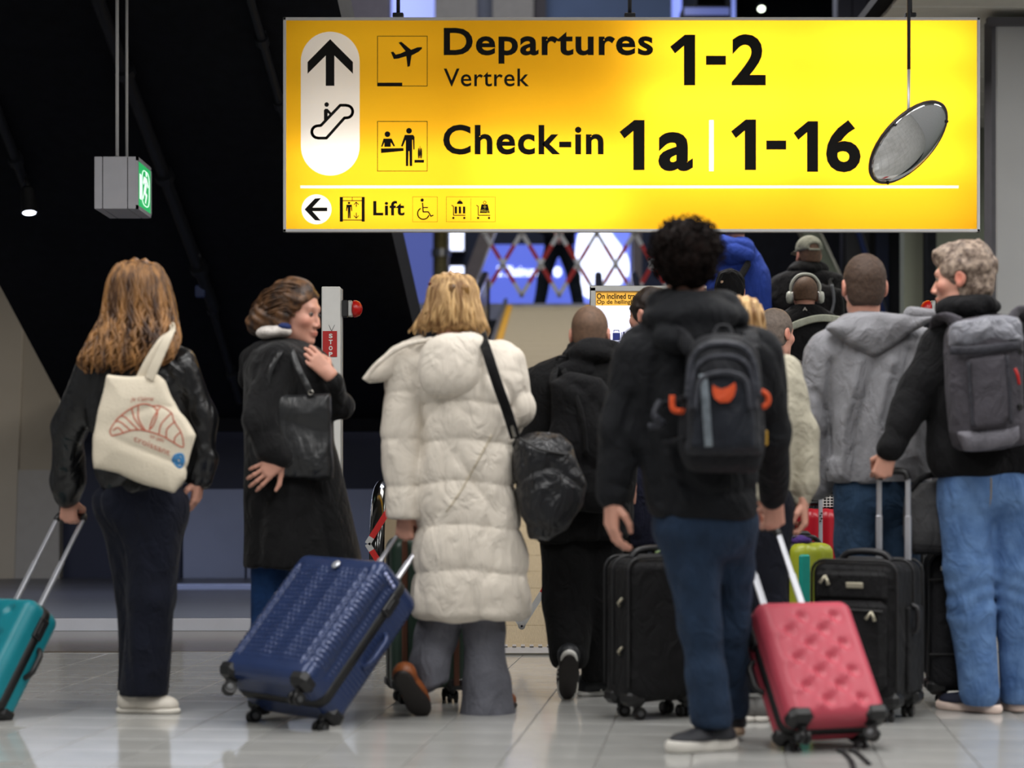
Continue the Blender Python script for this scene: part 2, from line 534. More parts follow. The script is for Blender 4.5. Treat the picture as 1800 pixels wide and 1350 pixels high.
def fill(polys, d, px=True):
    """flat face(s) from closed px outlines, inner outlines become holes"""
    cu = bpy.data.curves.new('shape', 'CURVE'); cu.dimensions = '2D'; cu.fill_mode = 'BOTH'
    for pl in polys:
        sp = cu.splines.new('POLY'); sp.points.add(len(pl) - 1); sp.use_cyclic_u = True
        for i, (x, y) in enumerate(pl):
            w = P(x, y, d) if px else (x, 0, y)
            sp.points[i].co = (w[0], w[2], 0, 1)
    o = bpy.data.objects.new('shape', cu); sc.collection.objects.link(o)
    dg = bpy.context.evaluated_depsgraph_get()
    me = bpy.data.meshes.new_from_object(o.evaluated_get(dg))
    v = np.array([(x.co[0], d if px else 0, x.co[1]) for x in me.vertices]); f = [tuple(p.vertices) for p in me.polygons]
    bpy.data.objects.remove(o); bpy.data.curves.remove(cu); bpy.data.meshes.remove(me)
    return v, f
def circ(x, y, rx, ry=None, n=28, a0=0, a1=360):
    ry = rx if ry is None else ry
    m = n if a1 - a0 >= 360 else n + 1
    return [(x + rx * math.cos(math.radians(a0 + (a1 - a0) * i / n)), y + ry * math.sin(math.radians(a0 + (a1 - a0) * i / n))) for i in range(m)]
def rect(x0, y0, x1, y1): return [(x0, y0), (x1, y0), (x1, y1), (x0, y1)]
def stroke(pts, w, closed=False):
    """list of outlines drawing a line of width w"""
    out = []; n = len(pts)
    for i in range(n if closed else n - 1):
        (x0, y0), (x1, y1) = pts[i], pts[(i + 1) % n]
        L = math.hypot(x1 - x0, y1 - y0) + 1e-9; nx, ny = -(y1 - y0) / L * w / 2, (x1 - x0) / L * w / 2
        out.append([(x0 + nx, y0 + ny), (x1 + nx, y1 + ny), (x1 - nx, y1 - ny), (x0 - nx, y0 - ny)])
        if i or closed: out.append(circ(x0, y0, w / 2, n=10))
    return out
def print_on(name, shapes, d, m, parent, label=None):
    """several separate outlines (each a list of polys) joined as one flat print"""
    mb = MB()
    for s_ in shapes:
        v, f = fill(s_ if isinstance(s_[0], list) else [s_], d); mb.add(v, f)
    return part(name, mb, m, parent, label=label)
# ================================================================== THE HALL
M_tile = mat('floor_tile', 'aeaeab', 0.13, var=0.10, vscale=5, rnd=0.05, spec=0.5)
M_grout = mat('floor_base', '9b9a97', 0.3, var=0.15, vscale=3)
M_black = mat('soffit_black', '14161d', 0.75, var=0.3, spec=0.15)
M_pipe = mat('pipe_black', '1d1f25', 0.5, spec=0.35)
M_alu = mat('aluminium', 'b9b9b6', 0.42, 0.7, var=0.08)
M_steel = mat('brushed_steel', 'a09d96', 0.3, 0.9, var=0.15, vscale=30, stretch=(1, 1, 20))
M_rubber = mat('black_rubber', '0c0c0d', 0.16, coat=0.6)
M_blackplastic = mat('black_plastic', '141416', 0.45)
M_ink = mat('sign_ink', '0e0c08', 0.6, spec=0.2)
M_white = mat('white_paint', 'd9d8d4', 0.45, var=0.06)
M_red = mat('red_plastic', 'b5100f', 0.3, var=0.1)
M_redpaint = mat('red_paint', 'b01512', 0.5, var=0.12)

def add_joints(m, size, rot):
    nt = m.node_tree; N = nt.nodes; L = nt.links; p = N['Principled BSDF']
    tc = N.new('ShaderNodeTexCoord'); mp = N.new('ShaderNodeMapping'); mp.inputs['Rotation'].default_value = (0, 0, rot)
    br = N.new('ShaderNodeTexBrick'); br.offset = 0; br.inputs['Scale'].default_value = 1.0
    br.inputs['Brick Width'].default_value = size; br.inputs['Row Height'].default_value = size; br.inputs['Mortar Size'].default_value = 0.004
    br.inputs['Color1'].default_value = (1, 1, 1, 1); br.inputs['Color2'].default_value = (0.93, 0.93, 0.93, 1); br.inputs['Mortar'].default_value = (0.45, 0.45, 0.45, 1)
    mx = N.new('ShaderNodeMix'); mx.data_type = 'RGBA'; mx.blend_type = 'MULTIPLY'; mx.inputs[0].default_value = 1
    src = p.inputs['Base Color'].links[0].from_socket
    L.new(tc.outputs['Object'], mp.inputs[0]); L.new(mp.outputs[0], br.inputs[0]); L.new(src, mx.inputs[6]); L.new(br.outputs[0], mx.inputs[7]); L.new(mx.outputs[2], p.inputs['Base Color'])
add_joints(M_grout, 0.3, math.radians(5.75))
# floor: a base slab and single tiles set at a slight angle to the view
floor = struct('floor', MB().box((0.5, 6.6, -0.055), (13, 17.6, 0.1)), M_grout)
ORG[floor.name] = np.zeros(3)
yaw = math.radians(5.75); cy_, sy_ = math.cos(yaw), math.sin(yaw)
tb = MB().box((0, 0, 0), (0.2965, 0.2965, 0.012), bev=0.0015)
tv, tf = tb.get(); tile_me = mesh_np('tile', tv, faces=tf, smooth=False); tile_me.materials.append(M_tile)
nt_ = 0
for i in range(-22, 23):
    for j in range(19, 37):
        u, v = i * 0.3 + 0.05, j * 0.3
        x, y = u * cy_ + v * sy_, -u * sy_ + v * cy_
        if y < 6.0 or y > 10.72: continue
        if abs(x) > y * (930 / F) : continue
        o = link('tile', tile_me, None, floor); o.location = (x, y, -0.0055); o.rotation_euler = (0, 0, -yaw)
        nt_ += 1
print('tiles', nt_)

struct('floor_dark_reflection', MB().box((-3.45, 11.42, -0.0025), (5.4, 1.36, 0.009)), mat('floor_reflection_brown', '6a625b', 0.16, var=0.2, vscale=8, stretch=(1, 12, 1)))  # dark reflection of the back wall, put into the floor as brown colour
# ceiling over the hall, plank ceiling at the side
M_ceil = mat('ceiling_grey', '8d8f8c', 0.8)
struct('ceiling', MB().box((0.5, 2.6, 4.0), (13, 18.4, 0.08)), M_ceil)
M_wall = mat('hall_wall', 'a9aaab', 0.8)
struct('wall_side', MB().box((7.05, 6.2, 2.0), (0.1, 25.6, 4.0)), M_wall)
struct('wall_far_left', MB().box((-6.05, 2.6, 2.0), (0.1, 18.4, 4.0)), M_wall)
struct('wall_rear', MB().box((0.5, -6.6, 2.0), (13, 0.1, 4.0)), M_wall)
M_plank = mat('ceiling_plank', 'dedcd4', 0.55, var=0.05)
sc_ = struct('ceiling_side', MB().box((4.9, 15.4, 4.05), (5.0, 7.0, 0.06)), M_black)
pv, pf = MB().box((0, 0, 0), (4.8, 0.29, 0.03), bev=0.004).get(); pme = mesh_np('plank', pv, faces=pf, smooth=False); pme.materials.append(M_plank)
for i in range(22):
    link('plank', pme, None, sc_, loc=(4.9, 12.1 + 0.305 * i, 3.995 + 0.004 * (i % 2)))
M_olive = mat('wall_olive', '83877a', 0.8, var=0.06, vscale=2)
struct('wall_right', MB().box((5.6, 18.8, 2.0), (4.2, 0.2, 4.0)), M_olive)
M_colgrey = mat('column_grey', 'b9babb', 0.55, var=0.05, vscale=2)
M_coldark = mat('column_dark', '55545a', 0.6)
x0 = P(1751, 0, 13.9)[0]
struct('column', MB().box((x0 + 0.3, 14.03, 1.97), (0.6, 0.26, 3.94), bev=0.01), M_colgrey)
struct('trim_1', MB().box((x0 - 0.012, 14.02, 1.97), (0.03, 0.22, 3.94)), M_coldark)
struct('trim_2', MB().box((x0 + 0.26, 13.86, 3.9), (0.66, 0.06, 0.05)), M_coldark)

# black escalator soffit, falling away from the camera towards the beam
DIR = np.array([0.0989, 1.0, -0.556])
BL_, BR_ = P(129, 745, 16.6), P(767, 745, 16.6)
TL_, TR_ = BL_ - 4.75 * DIR, BR_ - 4.75 * DIR
up_ = np.array([0, 0, 0.35])
sof = MB().add([BL_, BR_, TR_, TL_, BL_ + up_, BR_ + up_, TR_ + up_, TL_ + up_],
               [(0, 1, 2, 3), (7, 6, 5, 4), (0, 4, 5, 1), (1, 5, 6, 2), (2, 6, 7, 3), (3, 7, 4, 0)])
soff = struct('wall_soffit', sof, M_black)
nrm = np.cross(DIR, [1, 0, 0]); nrm /= np.linalg.norm(nrm)
if nrm[2] > 0: nrm = -nrm
def on_soffit(px, py, off=0.06):
    o = np.array([0, 0, CAMZ]); r = P(px, py, 1.0) - o
    t = ((BL_ + nrm * off - o) @ nrm) / (r @ nrm)
    return o + r * t
def pipe(name, a, b, r, label, clamps=0):
    t = thing(name, label, 'pipe', on_soffit(*b), 'service pipes under the black soffit')
    A, B = on_soffit(*a), on_soffit(*b)
    part('pipe_run', MB().tube([A + (A - B) * 0.1, A, B, B + (B - A) * 0.03], r, 12), M_pipe, t, True)
    for k in range(clamps):
        c = A + (B - A) * (k + 0.6) / clamps; ax = (B - A) / np.linalg.norm(B - A)
        part('pipe_clamp', MB().lathe([(r * 1.5, -0.03), (r * 1.5, 0.03)], c, ax, 12).box(c - nrm * 0.07, (0.05, 0.05, 0.1)), M_pipe, t)
    return t
pipe('service_pipe', (172, 0), (372, 530), 0.045, 'dark pipe running diagonally behind the hanging exit sign', 3)
pipe('service_pipe', (440, 0), (505, 225), 0.028, 'thin dark conduit ending beside the yellow departures sign', 2)
pipe('service_pipe', (-5, 195), (48, 335), 0.035, 'short dark conduit that carries the spotlight', 1)
pipe('service_pipe', (352, 470), (420, 700), 0.03, 'dark conduit above the coat of the woman with a black bag', 2)
jb = thing('junction_box', 'small bluish junction box on the conduit above two women', 'box', on_soffit(352, 500))
c = on_soffit(352, 512, 0.1)
part('housing', MB().box(c, (0.07, 0.05, 0.09), bev=0.01), mat('box_blue', '3c4a78', 0.5), jb)
part('cable_stub', MB().tube([c + [0, 0, 0.05], c + [0.02, 0, 0.12], c + [0.07, 0, 0.16]], 0.012, 6), M_pipe, jb, True)
part('cable_stub', MB().tube([c + [0, 0, 0.05], c + [-0.01, 0, 0.10], c + [-0.05, 0, 0.14]], 0.012, 6), M_pipe, jb, True)

# spotlight on its conduit
sp = thing('spotlight', 'small black spotlight with a lit lens on the dark soffit', 'spotlight', on_soffit(52, 365))
c = P(50, 352, 13.3); ax = np.array([0.12, -0.25, -0.95]); ax /= np.linalg.norm(ax)
part('housing', MB().lathe([(0.03, -0.09), (0.045, -0.07), (0.05, 0.07), (0.052, 0.09), (0.045, 0.085)], c, ax, 20), M_blackplastic, sp, True, sharp=0.6)
part('lens', MB().lathe([(0.001, 0.092), (0.042, 0.088), (0.042, 0.080)], c, ax, 20), emit('spot_glow', 'dfe8ff', 6), sp)
part('bracket', MB().tube([c - ax * 0.06, c - ax * 0.15, on_soffit(44, 320, 0.03)], 0.014, 8), M_blackplastic, sp, True)

# far lower wall on the left with its steel plinth
M_navy = mat('wall_navy', '23273a', 0.6, var=0.15, vscale=2, spec=0.3)
M_bluegrey = mat('panel_bluegrey', '7d86a4', 0.45, var=0.12, vscale=2)
M_beige = mat('wall_beige', '8d8578', 0.8, var=0.06, vscale=1.5)
M_beige2 = mat('wall_beige_light', '9b9386', 0.8, var=0.06, vscale=1.5)
dW = 16.9
def wbox(x0, y0, x1, y1, d, th, mb=None):
    a, b = P(x0, y1, d), P(x1, y0, d)
    return (mb or MB()).box(((a[0] + b[0]) / 2, d + th / 2, (a[2] + b[2]) / 2), (b[0] - a[0], th, b[2] - a[2]))
wb = struct('wall_back', wbox(105, 750, 770, 1032, dW, 0.2), M_navy)
for a, b in ((106, 198), (202, 318)):
    part('panel', wbox(a, 765, b, 1022, dW - 0.03, 0.03), M_navy, wb)
for a, b in ((322, 430), (434, 545), (549, 660), (664, 770)):
    part('panel', wbox(a, 860, b, 1024, dW - 0.03, 0.03), M_bluegrey, wb)
wl = struct('wall_left', wbox(-320, 380, 105, 1030, dW - 0.15, 0.3), M_beige)
a, b = P(-320, 480, dW - 0.17), P(42, 480, dW - 0.17)
part('panel', MB().prism([(P(-320, 400, dW)[0], P(0, 400, dW)[2]), (P(55, 400, dW)[0], P(0, 400, dW)[2]), (P(34, 1020, dW)[0], P(0, 1020, dW)[2]),
                          (P(-320, 1020, dW)[0], P(0, 1020, dW)[2])], dW - 0.18, dW - 0.151), M_beige2, wl)
part('panel', wbox(-320, 826, 104, 1020, dW - 0.17, 0.018), mat('wall_grey', '8f8c88', 0.8, var=0.05), wl)
struct('baseboard_left', wbox(-320, 1022, 105, 1042, dW - 0.2, 0.05), mat('skirting_brown', '4a4138', 0.6))
struct('trim_3', wbox(100, 735, 775, 758, 16.5, 0.3), M_black)
M_plinth = mat('plinth_top', '4b4c55', 0.35, 0.4, var=0.2)
xa, xb = P(-420, 0, 12.2)[0], P(652, 0, 12.2)[0]
pl = struct('floor_plinth', MB().box(((xa + xb) / 2, 14.5, 0.0365), (xb - xa, 4.6, 0.069)), M_plinth)
part('edge_strip', MB().box(((xa + xb) / 2, 12.14, 0.037), (xb - xa, 0.02, 0.07)), mat('edge_metal', 'e6e9f4', 0.4, 0.0, var=0.04), pl)
part('cover_strip', MB().box((-2.3, 15.3, 0.085), (1.1, 0.25, 0.03)), M_bluegrey, pl)

# ------------------------------------------------------------------ the two inclined travelators
INC = math.tan(math.radians(11.6)); YAW = 0.0364; D0 = 10.86
def ramp(t):                   # floor height of the moving belt at distance t from the comb
    a = 0.55
    return np.where(t < a, 0.0, np.where(t > 15.2, (15.2 - a) * INC, (t - a) * INC))
M_pallet = mat('pallet_tan', 'b39f78', 0.6, 0.0, var=0.22, vscale=40, stretch=(12, 0.2, 1), bump=0.5, bscale=60)
M_glass = mat('balustrade_panel', '5c4f44', 0.25, 0.6, var=0.2, vscale=3)
M_yellow = mat('yellow_line', 'd99a12', 0.5)
def travelator(xl, xr, label, end_t, empty_belt=True):
    xm = (xl + xr) / 2
    t = thing('travelator', label, 'travelator', (xm, D0, 0), 'pair of inclined travelators')
    w = xr - xl
    cb = MB(); cb.box((xm, D0 - 0.16, 0.006), (w + 0.1, 0.36, 0.012), bev=0.003)
    part('comb_plate', cb, M_steel, t)
    for k in range(int(w / 0.05)):
        pass
    cm = MB()
    for k in range(int(w / 0.045)):
        cm.box((xl + 0.022 + k * 0.045, D0 + 0.05, 0.012), (0.02, 0.12, 0.012))
    part('comb_teeth', cm, M_steel, t)
    n = 38
    for k in range(n):
        t0, t1 = 0.06 + k * 0.4, 0.06 + k * 0.4 + 0.394
        z0, z1 = float(ramp(np.array(t0))), float(ramp(np.array(t1)))
        x0_, x1_ = YAW * t0, YAW * t1
        v = [(xl + x0_, D0 + t0, z0), (xr + x0_, D0 + t0, z0), (xr + x1_, D0 + t1, z1), (xl + x1_, D0 + t1, z1)]
        v += [(a_, b_, c_ - 0.05) for a_, b_, c_ in v]
        part('pallet', MB().add(v, [(0, 1, 2, 3), (7, 6, 5, 4), (0, 4, 5, 1), (1, 5, 6, 2), (2, 6, 7, 3), (3, 7, 4, 0)]), M_pallet, t)
    for s_, xe in ((-1, xl), (1, xr)):
        ts = np.linspace(0.0, end_t, 40)
        lo = [(xe + s_ * 0.06 + YAW * a_, D0 + a_, float(ramp(a_)) - 0.06) for a_ in ts]
        def side(x, hgt, name, m, th, t0=0.0, t1=end_t):
            tt = np.linspace(t0, t1, 44); v = []; f = []
            for a_ in tt:
                zz = float(ramp(np.array(max(a_, 0))))
                # the panel ends are rounded
                e = min(a_ - t0, t1 - a_); rr = hgt / 2
                hh = hgt if e > rr else rr + math.sqrt(max(rr * rr - (rr - e) ** 2, 0))
                lo_ = 0.0 if e > rr else rr - math.sqrt(max(rr * rr - (rr - e) ** 2, 0)) * 1.0
                if a_ > t1 - rr: lo_ = 0
                for xx in (x - th / 2, x + th / 2):
                    v.append((xx + YAW * a_, D0 + a_, zz + lo_ * 0.6 - 0.05)); v.append((xx + YAW * a_, D0 + a_, zz + hh))
            for i in range(len(tt) - 1):
                b0, b1 = i * 4, i * 4 + 4
                f += [(b0, b1, b1 + 1, b0 + 1), (b0 + 3, b1 + 3, b1 + 2, b0 + 2), (b0 + 1, b1 + 1, b1 + 3, b0 + 3), (b0, b0 + 2, b1 + 2, b1)]
            f += [(0, 1, 3, 2), (b1, b1 + 2, b1 + 3, b1 + 1)]
            part(name, MB().add(v, f), m, t)
        side(xe + s_ * 0.085, 0.80, 'balustrade', M_glass, 0.03, -0.28)
        sk = MB(); tt = np.linspace(0, 15.1, 30)
        for i in range(29):
            a_, b_ = tt[i], tt[i + 1]; za, zb = float(ramp(np.array(a_))), float(ramp(np.array(b_)))
            x_a, x_b = xe + s_ * 0.03 + YAW * a_, xe + s_ * 0.03 + YAW * b_
            sk.add([(x_a - 0.02, D0 + a_, za + 0.09), (x_a + 0.02, D0 + a_, za + 0.09), (x_b + 0.02, D0 + b_, zb + 0.09), (x_b - 0.02, D0 + b_, zb + 0.09),
                    (x_a - 0.02, D0 + a_, za - 0.05), (x_a + 0.02, D0 + a_, za - 0.05), (x_b + 0.02, D0 + b_, zb - 0.05), (x_b - 0.02, D0 + b_, zb - 0.05)],
                   [(0, 1, 2, 3), (0, 4, 5, 1), (1, 5, 6, 2), (3, 2, 6, 7), (0, 3, 7, 4)])
        part('skirt', sk, M_steel, t)
        part('safety_line', MB().tube([(xe - s_ * 0.015 + YAW * a_, D0 + a_, float(ramp(np.array(a_))) + 0.006) for a_ in np.linspace(6.5, 15.0, 14)],
                                       0.04, 6, flat=((0, 0, 1), 0.3)), M_yellow, t)
        x = xe + s_ * 0.085
        pth = [(x, D0 + 0.15, 0.10), (x, D0 - 0.12, 0.14), (x, D0 - 0.27, 0.30), (x, D0 - 0.32, 0.47), (x, D0 - 0.26, 0.66), (x, D0 - 0.10, 0.79), (x, D0 + 0.15, 0.84)]
        pth += [(x + YAW * a_, D0 + a_, float(ramp(np.array(a_))) + 0.84) for a_ in np.linspace(0.6, end_t - 0.3, 14)]
        e_ = end_t; ze = float(ramp(np.array(e_)))
        pth += [(x + YAW * e_, D0 + e_, ze + 0.76), (x + YAW * e_, D0 + e_ + 0.15, ze + 0.5), (x + YAW * e_, D0 + e_, ze + 0.2)]
        part('handrail', MB().tube(curve_pts(pth, 5), 0.04, 10, flat=((1, 0, 0), 1.0)), M_rubber, t, True)
        part('newel_plate', MB().tube(curve_pts([(x, D0 + 0.05, 0.16), (x, D0 - 0.10, 0.20), (x, D0 - 0.21, 0.34), (x, D0 - 0.25, 0.48), (x, D0 - 0.2, 0.63), (x, D0, 0.74)], 5), 0.03, 8), M_steel, t, True)
    return t
travelator(-0.595, 0.415, 'closed empty tan travelator rising behind the scissor barrier', 11.2)
travelator(0.96, 1.97, 'travelator the queue is boarding, mostly hidden by people', 11.2)
struct('floor_upper', MB().box((1.0, 29.0, float(ramp(np.array(20.0))) - 0.1), (9, 6.2, 0.2)), mat('upper_floor', '8f93a8', 0.3))

# ------------------------------------------------------------------ stop posts
def stop_post(px, side, label):
    d = 10.6; b = P(px, 830, d); x = b[0]; top = P(px, 505, d)[2]
    t = thing('stop_post', label, 'post', (x, d, 0), 'emergency stop posts at the travelators')
    w = 33 / S(d)
    part('post', MB().box((x, d, top / 2), (w, 0.09, top), bev=0.004), M_white, t)
    part('side_profile', MB().box((x + side * (w / 2 + 0.004), d, top / 2), (0.008, 0.06, top - 0.02)), M_alu, t)
    z0, z1 = P(0, 628, d)[2], P(0, 583, d)[2]
    pn = part('stop_label', MB().box((x - 1.7 / S(d), d - 0.047, (z0 + z1) / 2), (25 / S(d), 0.004, z1 - z0)), M_redpaint, t, label='red label with white upright letters reading STOP')
    for i, ch in enumerate('STOP'):
        v, f = text_box(ch, px - 5, px + 1.6, 586.5 + i * 10.7, 594.5 + i * 10.7, d - 0.0505, 0.045)
        part('letter', MB().add(v, f), M_white, pn)
    v, f = fill([[(px - 5.5, 571), (px - 4.8, 571), (px, 581), (px + 4.8, 571), (px + 5.5, 571), (px + 0.4, 582), (px - 0.4, 582)]], d - 0.0465)
    part('arrow_mark', MB().add(v, f), M_ink, t)
    zc = P(0, 543, d)[2]; hx = x + side * (w / 2 + 0.008)
    part('button_base', MB().box((hx + side * 0.014, d - 0.005, zc), (0.03, 0.075, 0.085), bev=0.004), M_blackplastic, t)
    part('button_collar', MB().box((hx + side * 0.04, d - 0.005, zc), (0.026, 0.07, 0.082), bev=0.006), M_alu, t)
    part('stop_button', MB().lathe([(0.036, 0.05), (0.044, 0.058), (0.043, 0.07), (0.034, 0.088), (0.018, 0.098), (0.002, 0.101)], (hx, d - 0.005, zc), (side, 0, 0), 22), M_red, t, True, label='red mushroom stop button')
    return t
stop_post(583, 1, 'white post with a red STOP label beside the dark-haired woman')
stop_post(1672, -1, 'white post with a red stop button hidden behind the grey-haired man')

# ------------------------------------------------------------------ scissor barriers
def barrier(pts_bottom, y_b, y_t, d, label, half=True, w=0.03, pat=None):
    M_g = mat('barrier_grey', 'b8b8b8', 0.4, 0.3)
    t = thing('scissor_barrier', label, 'barrier', P(pts_bottom[0], y_b, d))
    ym = (y_b + y_t) / 2
    step = pts_bottom[1] - pts_bottom[0]
    def strut(x0, y0, x1, y1, dy):
        a, b = P(x0, y0, d + dy), P(x1, y1, d + dy)
        for u0, u1, m in ((0, 0.2, M_g), (0.2, 0.42, M_redpaint), (0.42, 0.58, M_g), (0.58, 0.8, M_redpaint), (0.8, 1, M_g)):
            p0, p1 = a + (b - a) * u0, a + (b - a) * u1
            c = (p0 + p1) / 2; L = np.linalg.norm(p1 - p0); e = (p1 - p0) / L
            R = np.stack([e, [0, 1, 0], np.cross(e, [0, 1, 0])], 1)
            part('strut', MB().box(c, (L, 0.006, w), R), m, t)
    for x in pts_bottom:
        strut(x, y_b, x + step, y_t, 0.0); strut(x + step, y_b, x, y_t, 0.012)
        for xx, yy in ((x, y_b), (x + step, y_b), (x + step / 2, ym), (x, y_t), (x + step, y_t)):
            part('pivot', MB().lathe([(w * 0.62, -0.012), (w * 0.62, 0.022), (w * 0.2, 0.026)], P(xx, yy, d), (0, -1, 0), 10), M_g, t)
    return t
bx = [736, 917]
tb_ = barrier([736, 917], 1100, 812, 10.5, 'red and white folding scissor barrier closing the empty travelator')
# the half cell at the end
for (x0_, y0_, x1_, y1_) in ((646, 956, 736, 812), (646, 956, 736, 1100)):
    a, b = P(x0_, y0_, 10.5), P(x1_, y1_, 10.5); M_g = MATS['barrier_grey']
    for u0, u1, m in ((0, 0.08, M_g), (0.08, 0.46, M_redpaint), (0.46, 1, M_g)):
        p0, p1 = a + (b - a) * u0, a + (b - a) * u1
        L = np.linalg.norm(p1 - p0); e = (p1 - p0) / L
        part('strut', MB().box((p0 + p1) / 2, (L, 0.006, 0.03), np.stack([e, [0, 1, 0], np.cross(e, [0, 1, 0])], 1)), m, tb_)
for px_ in (1100,):
    x = P(px_, 0, 10.5)[0]
    part('end_post', MB().box((x, 10.52, 0.46), (0.02, 0.03, 0.92)).box((x, 10.52, 0.006), (0.09, 0.2, 0.012)), M_alu, tb_)
barrier([851, 917, 983, 1049, 1115], 519, 409, 25.6, 'far red and white scissor barrier at the top of the closed travelator', w=0.05)

# ------------------------------------------------------------------ instruction display between the travelators
d = 10.35
disp = thing('information_display', 'lit instruction board with a yellow heading strip between the travelators', 'display', P(1139, 1142, d))
a, b = P(1037, 800, d), P(1241, 506, d)
fr = MB(); cxm, czm = (a[0] + b[0]) / 2, (a[2] + b[2]) / 2; w_, h_ = b[0] - a[0], b[2] - a[2]
t_ = 0.028
fr.box((cxm, d, b[2] - t_ / 2 + 0.008), (w_, 0.08, t_), bev=0.003).box((cxm, d, a[2] + t_ / 2), (w_, 0.08, t_), bev=0.003)
fr.box((a[0] + t_ / 2, d, czm), (t_, 0.08, h_), bev=0.003).box((b[0] - t_ / 2, d, czm), (t_, 0.08, h_), bev=0.003)
fr.box((cxm, d + 0.035, czm), (w_ - 0.02, 0.02, h_ - 0.02))
part('frame', fr, M_alu, disp)
part('lit_panel', wbox(1046, 537, 1232, 790, d - 0.02, 0.02), emit('display_white', 'e9ebff', 0.95), disp)
hd = part('heading_strip', wbox(1046, 514, 1232, 537, d - 0.022, 0.02), emit('heading_yellow', 'd9a23c', 0.8), disp)
v, f = text_box('On inclined travelators', 1049, 1152, 515.5, 525.5, d - 0.024, 0.022); part('heading_text', MB().add(v, f), M_ink, hd)
v, f = text_box('Op de hellingbaan', 1049, 1128, 526.5, 536.5, d - 0.024, 0.01); part('heading_text', MB().add(v, f), M_ink, hd)
M_inkblue = mat('ink_blue', '1d2f86', 0.5)
sh = [rect(1077, 585, 1090, 598), rect(1068, 589, 1070, 600), rect(1071.5, 587, 1073, 600), rect(1095, 583, 1098, 595), rect(1092.3, 584, 1093.5, 597)]
sh += stroke([(1079, 584), (1079, 580.5), (1088, 580.5), (1088, 584)], 1.2) + stroke([(1062, 606), (1100, 598)], 1.2)
print_on('luggage_pictogram', sh, d - 0.024, M_inkblue, disp)
print_on('divider_line', [rect(1108.5, 536, 1109.5, 700)], d - 0.0215, M_alu, disp)
part('stand', MB().box((cxm - 0.2, d + 0.02, a[2] / 2), (0.05, 0.04, a[2]), bev=0.004).box((cxm + 0.2, d + 0.02, a[2] / 2), (0.05, 0.04, a[2]), bev=0.004)
     .box((cxm, d + 0.02, 0.01), (w_, 0.3, 0.02), bev=0.004), M_alu, disp)

# ------------------------------------------------------------------ upper hall seen behind and above
dB = 31.5
struct('wall_upper', wbox(540, -700, 1300, 545, dB, 0.3), mat('upper_wall', '1c2030', 0.7))
struct('wall_shaft', wbox(1225, -700, 1800, 900, 24.0, 0.3), M_black)
def screen(x0, y0, x1, y1, m, label, d=dB - 0.2, frame=True, grp='lit screens in the upper hall'):
    t = thing('screen', label, 'screen', P((x0 + x1) / 2, y1, d), grp)
    part('casing', wbox(x0 - 3, y0 - 3, x1 + 3, y1 + 3, d, (dB if d > 25 else 24.0) - d - 0.004), M_blackplastic, t)
    part('lit_face', wbox(x0, y0, x1, y1, d - 0.02, 0.03), m, t)
    return t
M_blueglow = emit('glow_blue', '5a6bd0', 0.75)
M_blueglow2 = emit('glow_violet', '5b66a8', 0.42)
M_whiteglow = emit('glow_white', 'dfe6ff', 2.0)
screen(700, 360, 762, 540, M_blueglow2, 'dim violet screen beyond the top of the closed travelator')
s1 = screen(848, 430, 1010, 534, M_blueglow, 'blue screen with one white line of lettering behind the far barrier')
v, f = text_box('S. Platinum', 874, 945, 467, 486, dB - 0.24, 0.02); part('lettering', MB().add(v, f), M_whiteglow, s1)
v, f = fill([circ(980, 478, 7, 9)], dB - 0.24); part('dot', MB().add(v, f), M_whiteglow, s1)
s2 = screen(1012, 385, 1108, 534, emit('glow_blue2', '7080e0', 0.9), 'screen showing a big white shape behind the far barrier')
v, f = fill([list(map(tuple, curve_pts([(1024, 400), (1060, 392), (1078, 415), (1102, 450), (1105, 480), (1090, 500), (1070, 520), (1030, 522), (1014, 490), (1012, 440)], 5, True)))], dB - 0.24)
part('white_shape', MB().add(v, f), M_whiteglow, s2)
screen(688, -60, 764, 40, emit('glow_pale', '9aa6f0', 1.1), 'pale blue screen seen above the top edge of the yellow sign')
screen(791, 405, 815, 440, M_whiteglow, 'small white lit panel beside the brass post', grp='white lit panels beside the brass post')
screen(791, 468, 815, 482, M_whiteglow, 'low white strip light beside the brass post', grp='white lit panels beside the brass post')
M_brass = mat('brass', '8a7a48', 0.3, 0.8, var=0.3, vscale=20)
bp = thing('brass_post', 'brass post at the head of the closed travelator', 'post', P(775, 540, 29))
part('shaft', MB().lathe([(0.11, -2.2), (0.11, 1.35), (0.12, 1.4), (0.11, 1.45), (0.11, 3.0)], P(775, 540, 29), (0, 0, 1), 20), M_brass, bp, True)
part('collar', MB().lathe([(0.13, 1.9), (0.13, 2.0)], P(775, 540, 29) - [0, 0, 1.2], (0, 0, 1), 20), M_steel, bp)
M_greybrown = mat('beam_greybrown', '6a5f59', 0.5, 0.2)
def beam(name, a, b, w, th, m, label, cat, d):
    A, B = P(*a, d), P(*b, d); L = np.linalg.norm(B - A); e = (B - A) / L
    t = thing(name, label, cat, B)
    R = np.stack([e, [0, 1, 0], np.cross(e, [0, 1, 0])], 1)
    part('rail', MB().box((A + B) / 2, (L, th, w), R, bev=0.01), m, t)
    part('edge_strip', MB().box((A + B) / 2 - R[:, 2] * w * 0.55 * -1, (L, th * 1.1, w * 0.12), R), M_steel, t)
    return t
beam('sloping_rail', (862, 395), (800, 560), 0.17, 0.2, M_greybrown, 'sloping grey rail left of the far scissor barrier', 'rail', 27)
beam('sloping_rail', (1412, 390), (1492, 560), 0.16, 0.2, mat('rail_greygreen', '6d7568', 0.45, 0.3), 'sloping grey-green rail behind the man in the cap', 'rail', 20.32)
beam('sloping_rail', (1500, 380), (1580, 640), 0.05, 0.1, mat('rail_blue', '2c3f78', 0.4), 'thin dark blue rail behind the man in the grey hoodie', 'rail', 20.15)
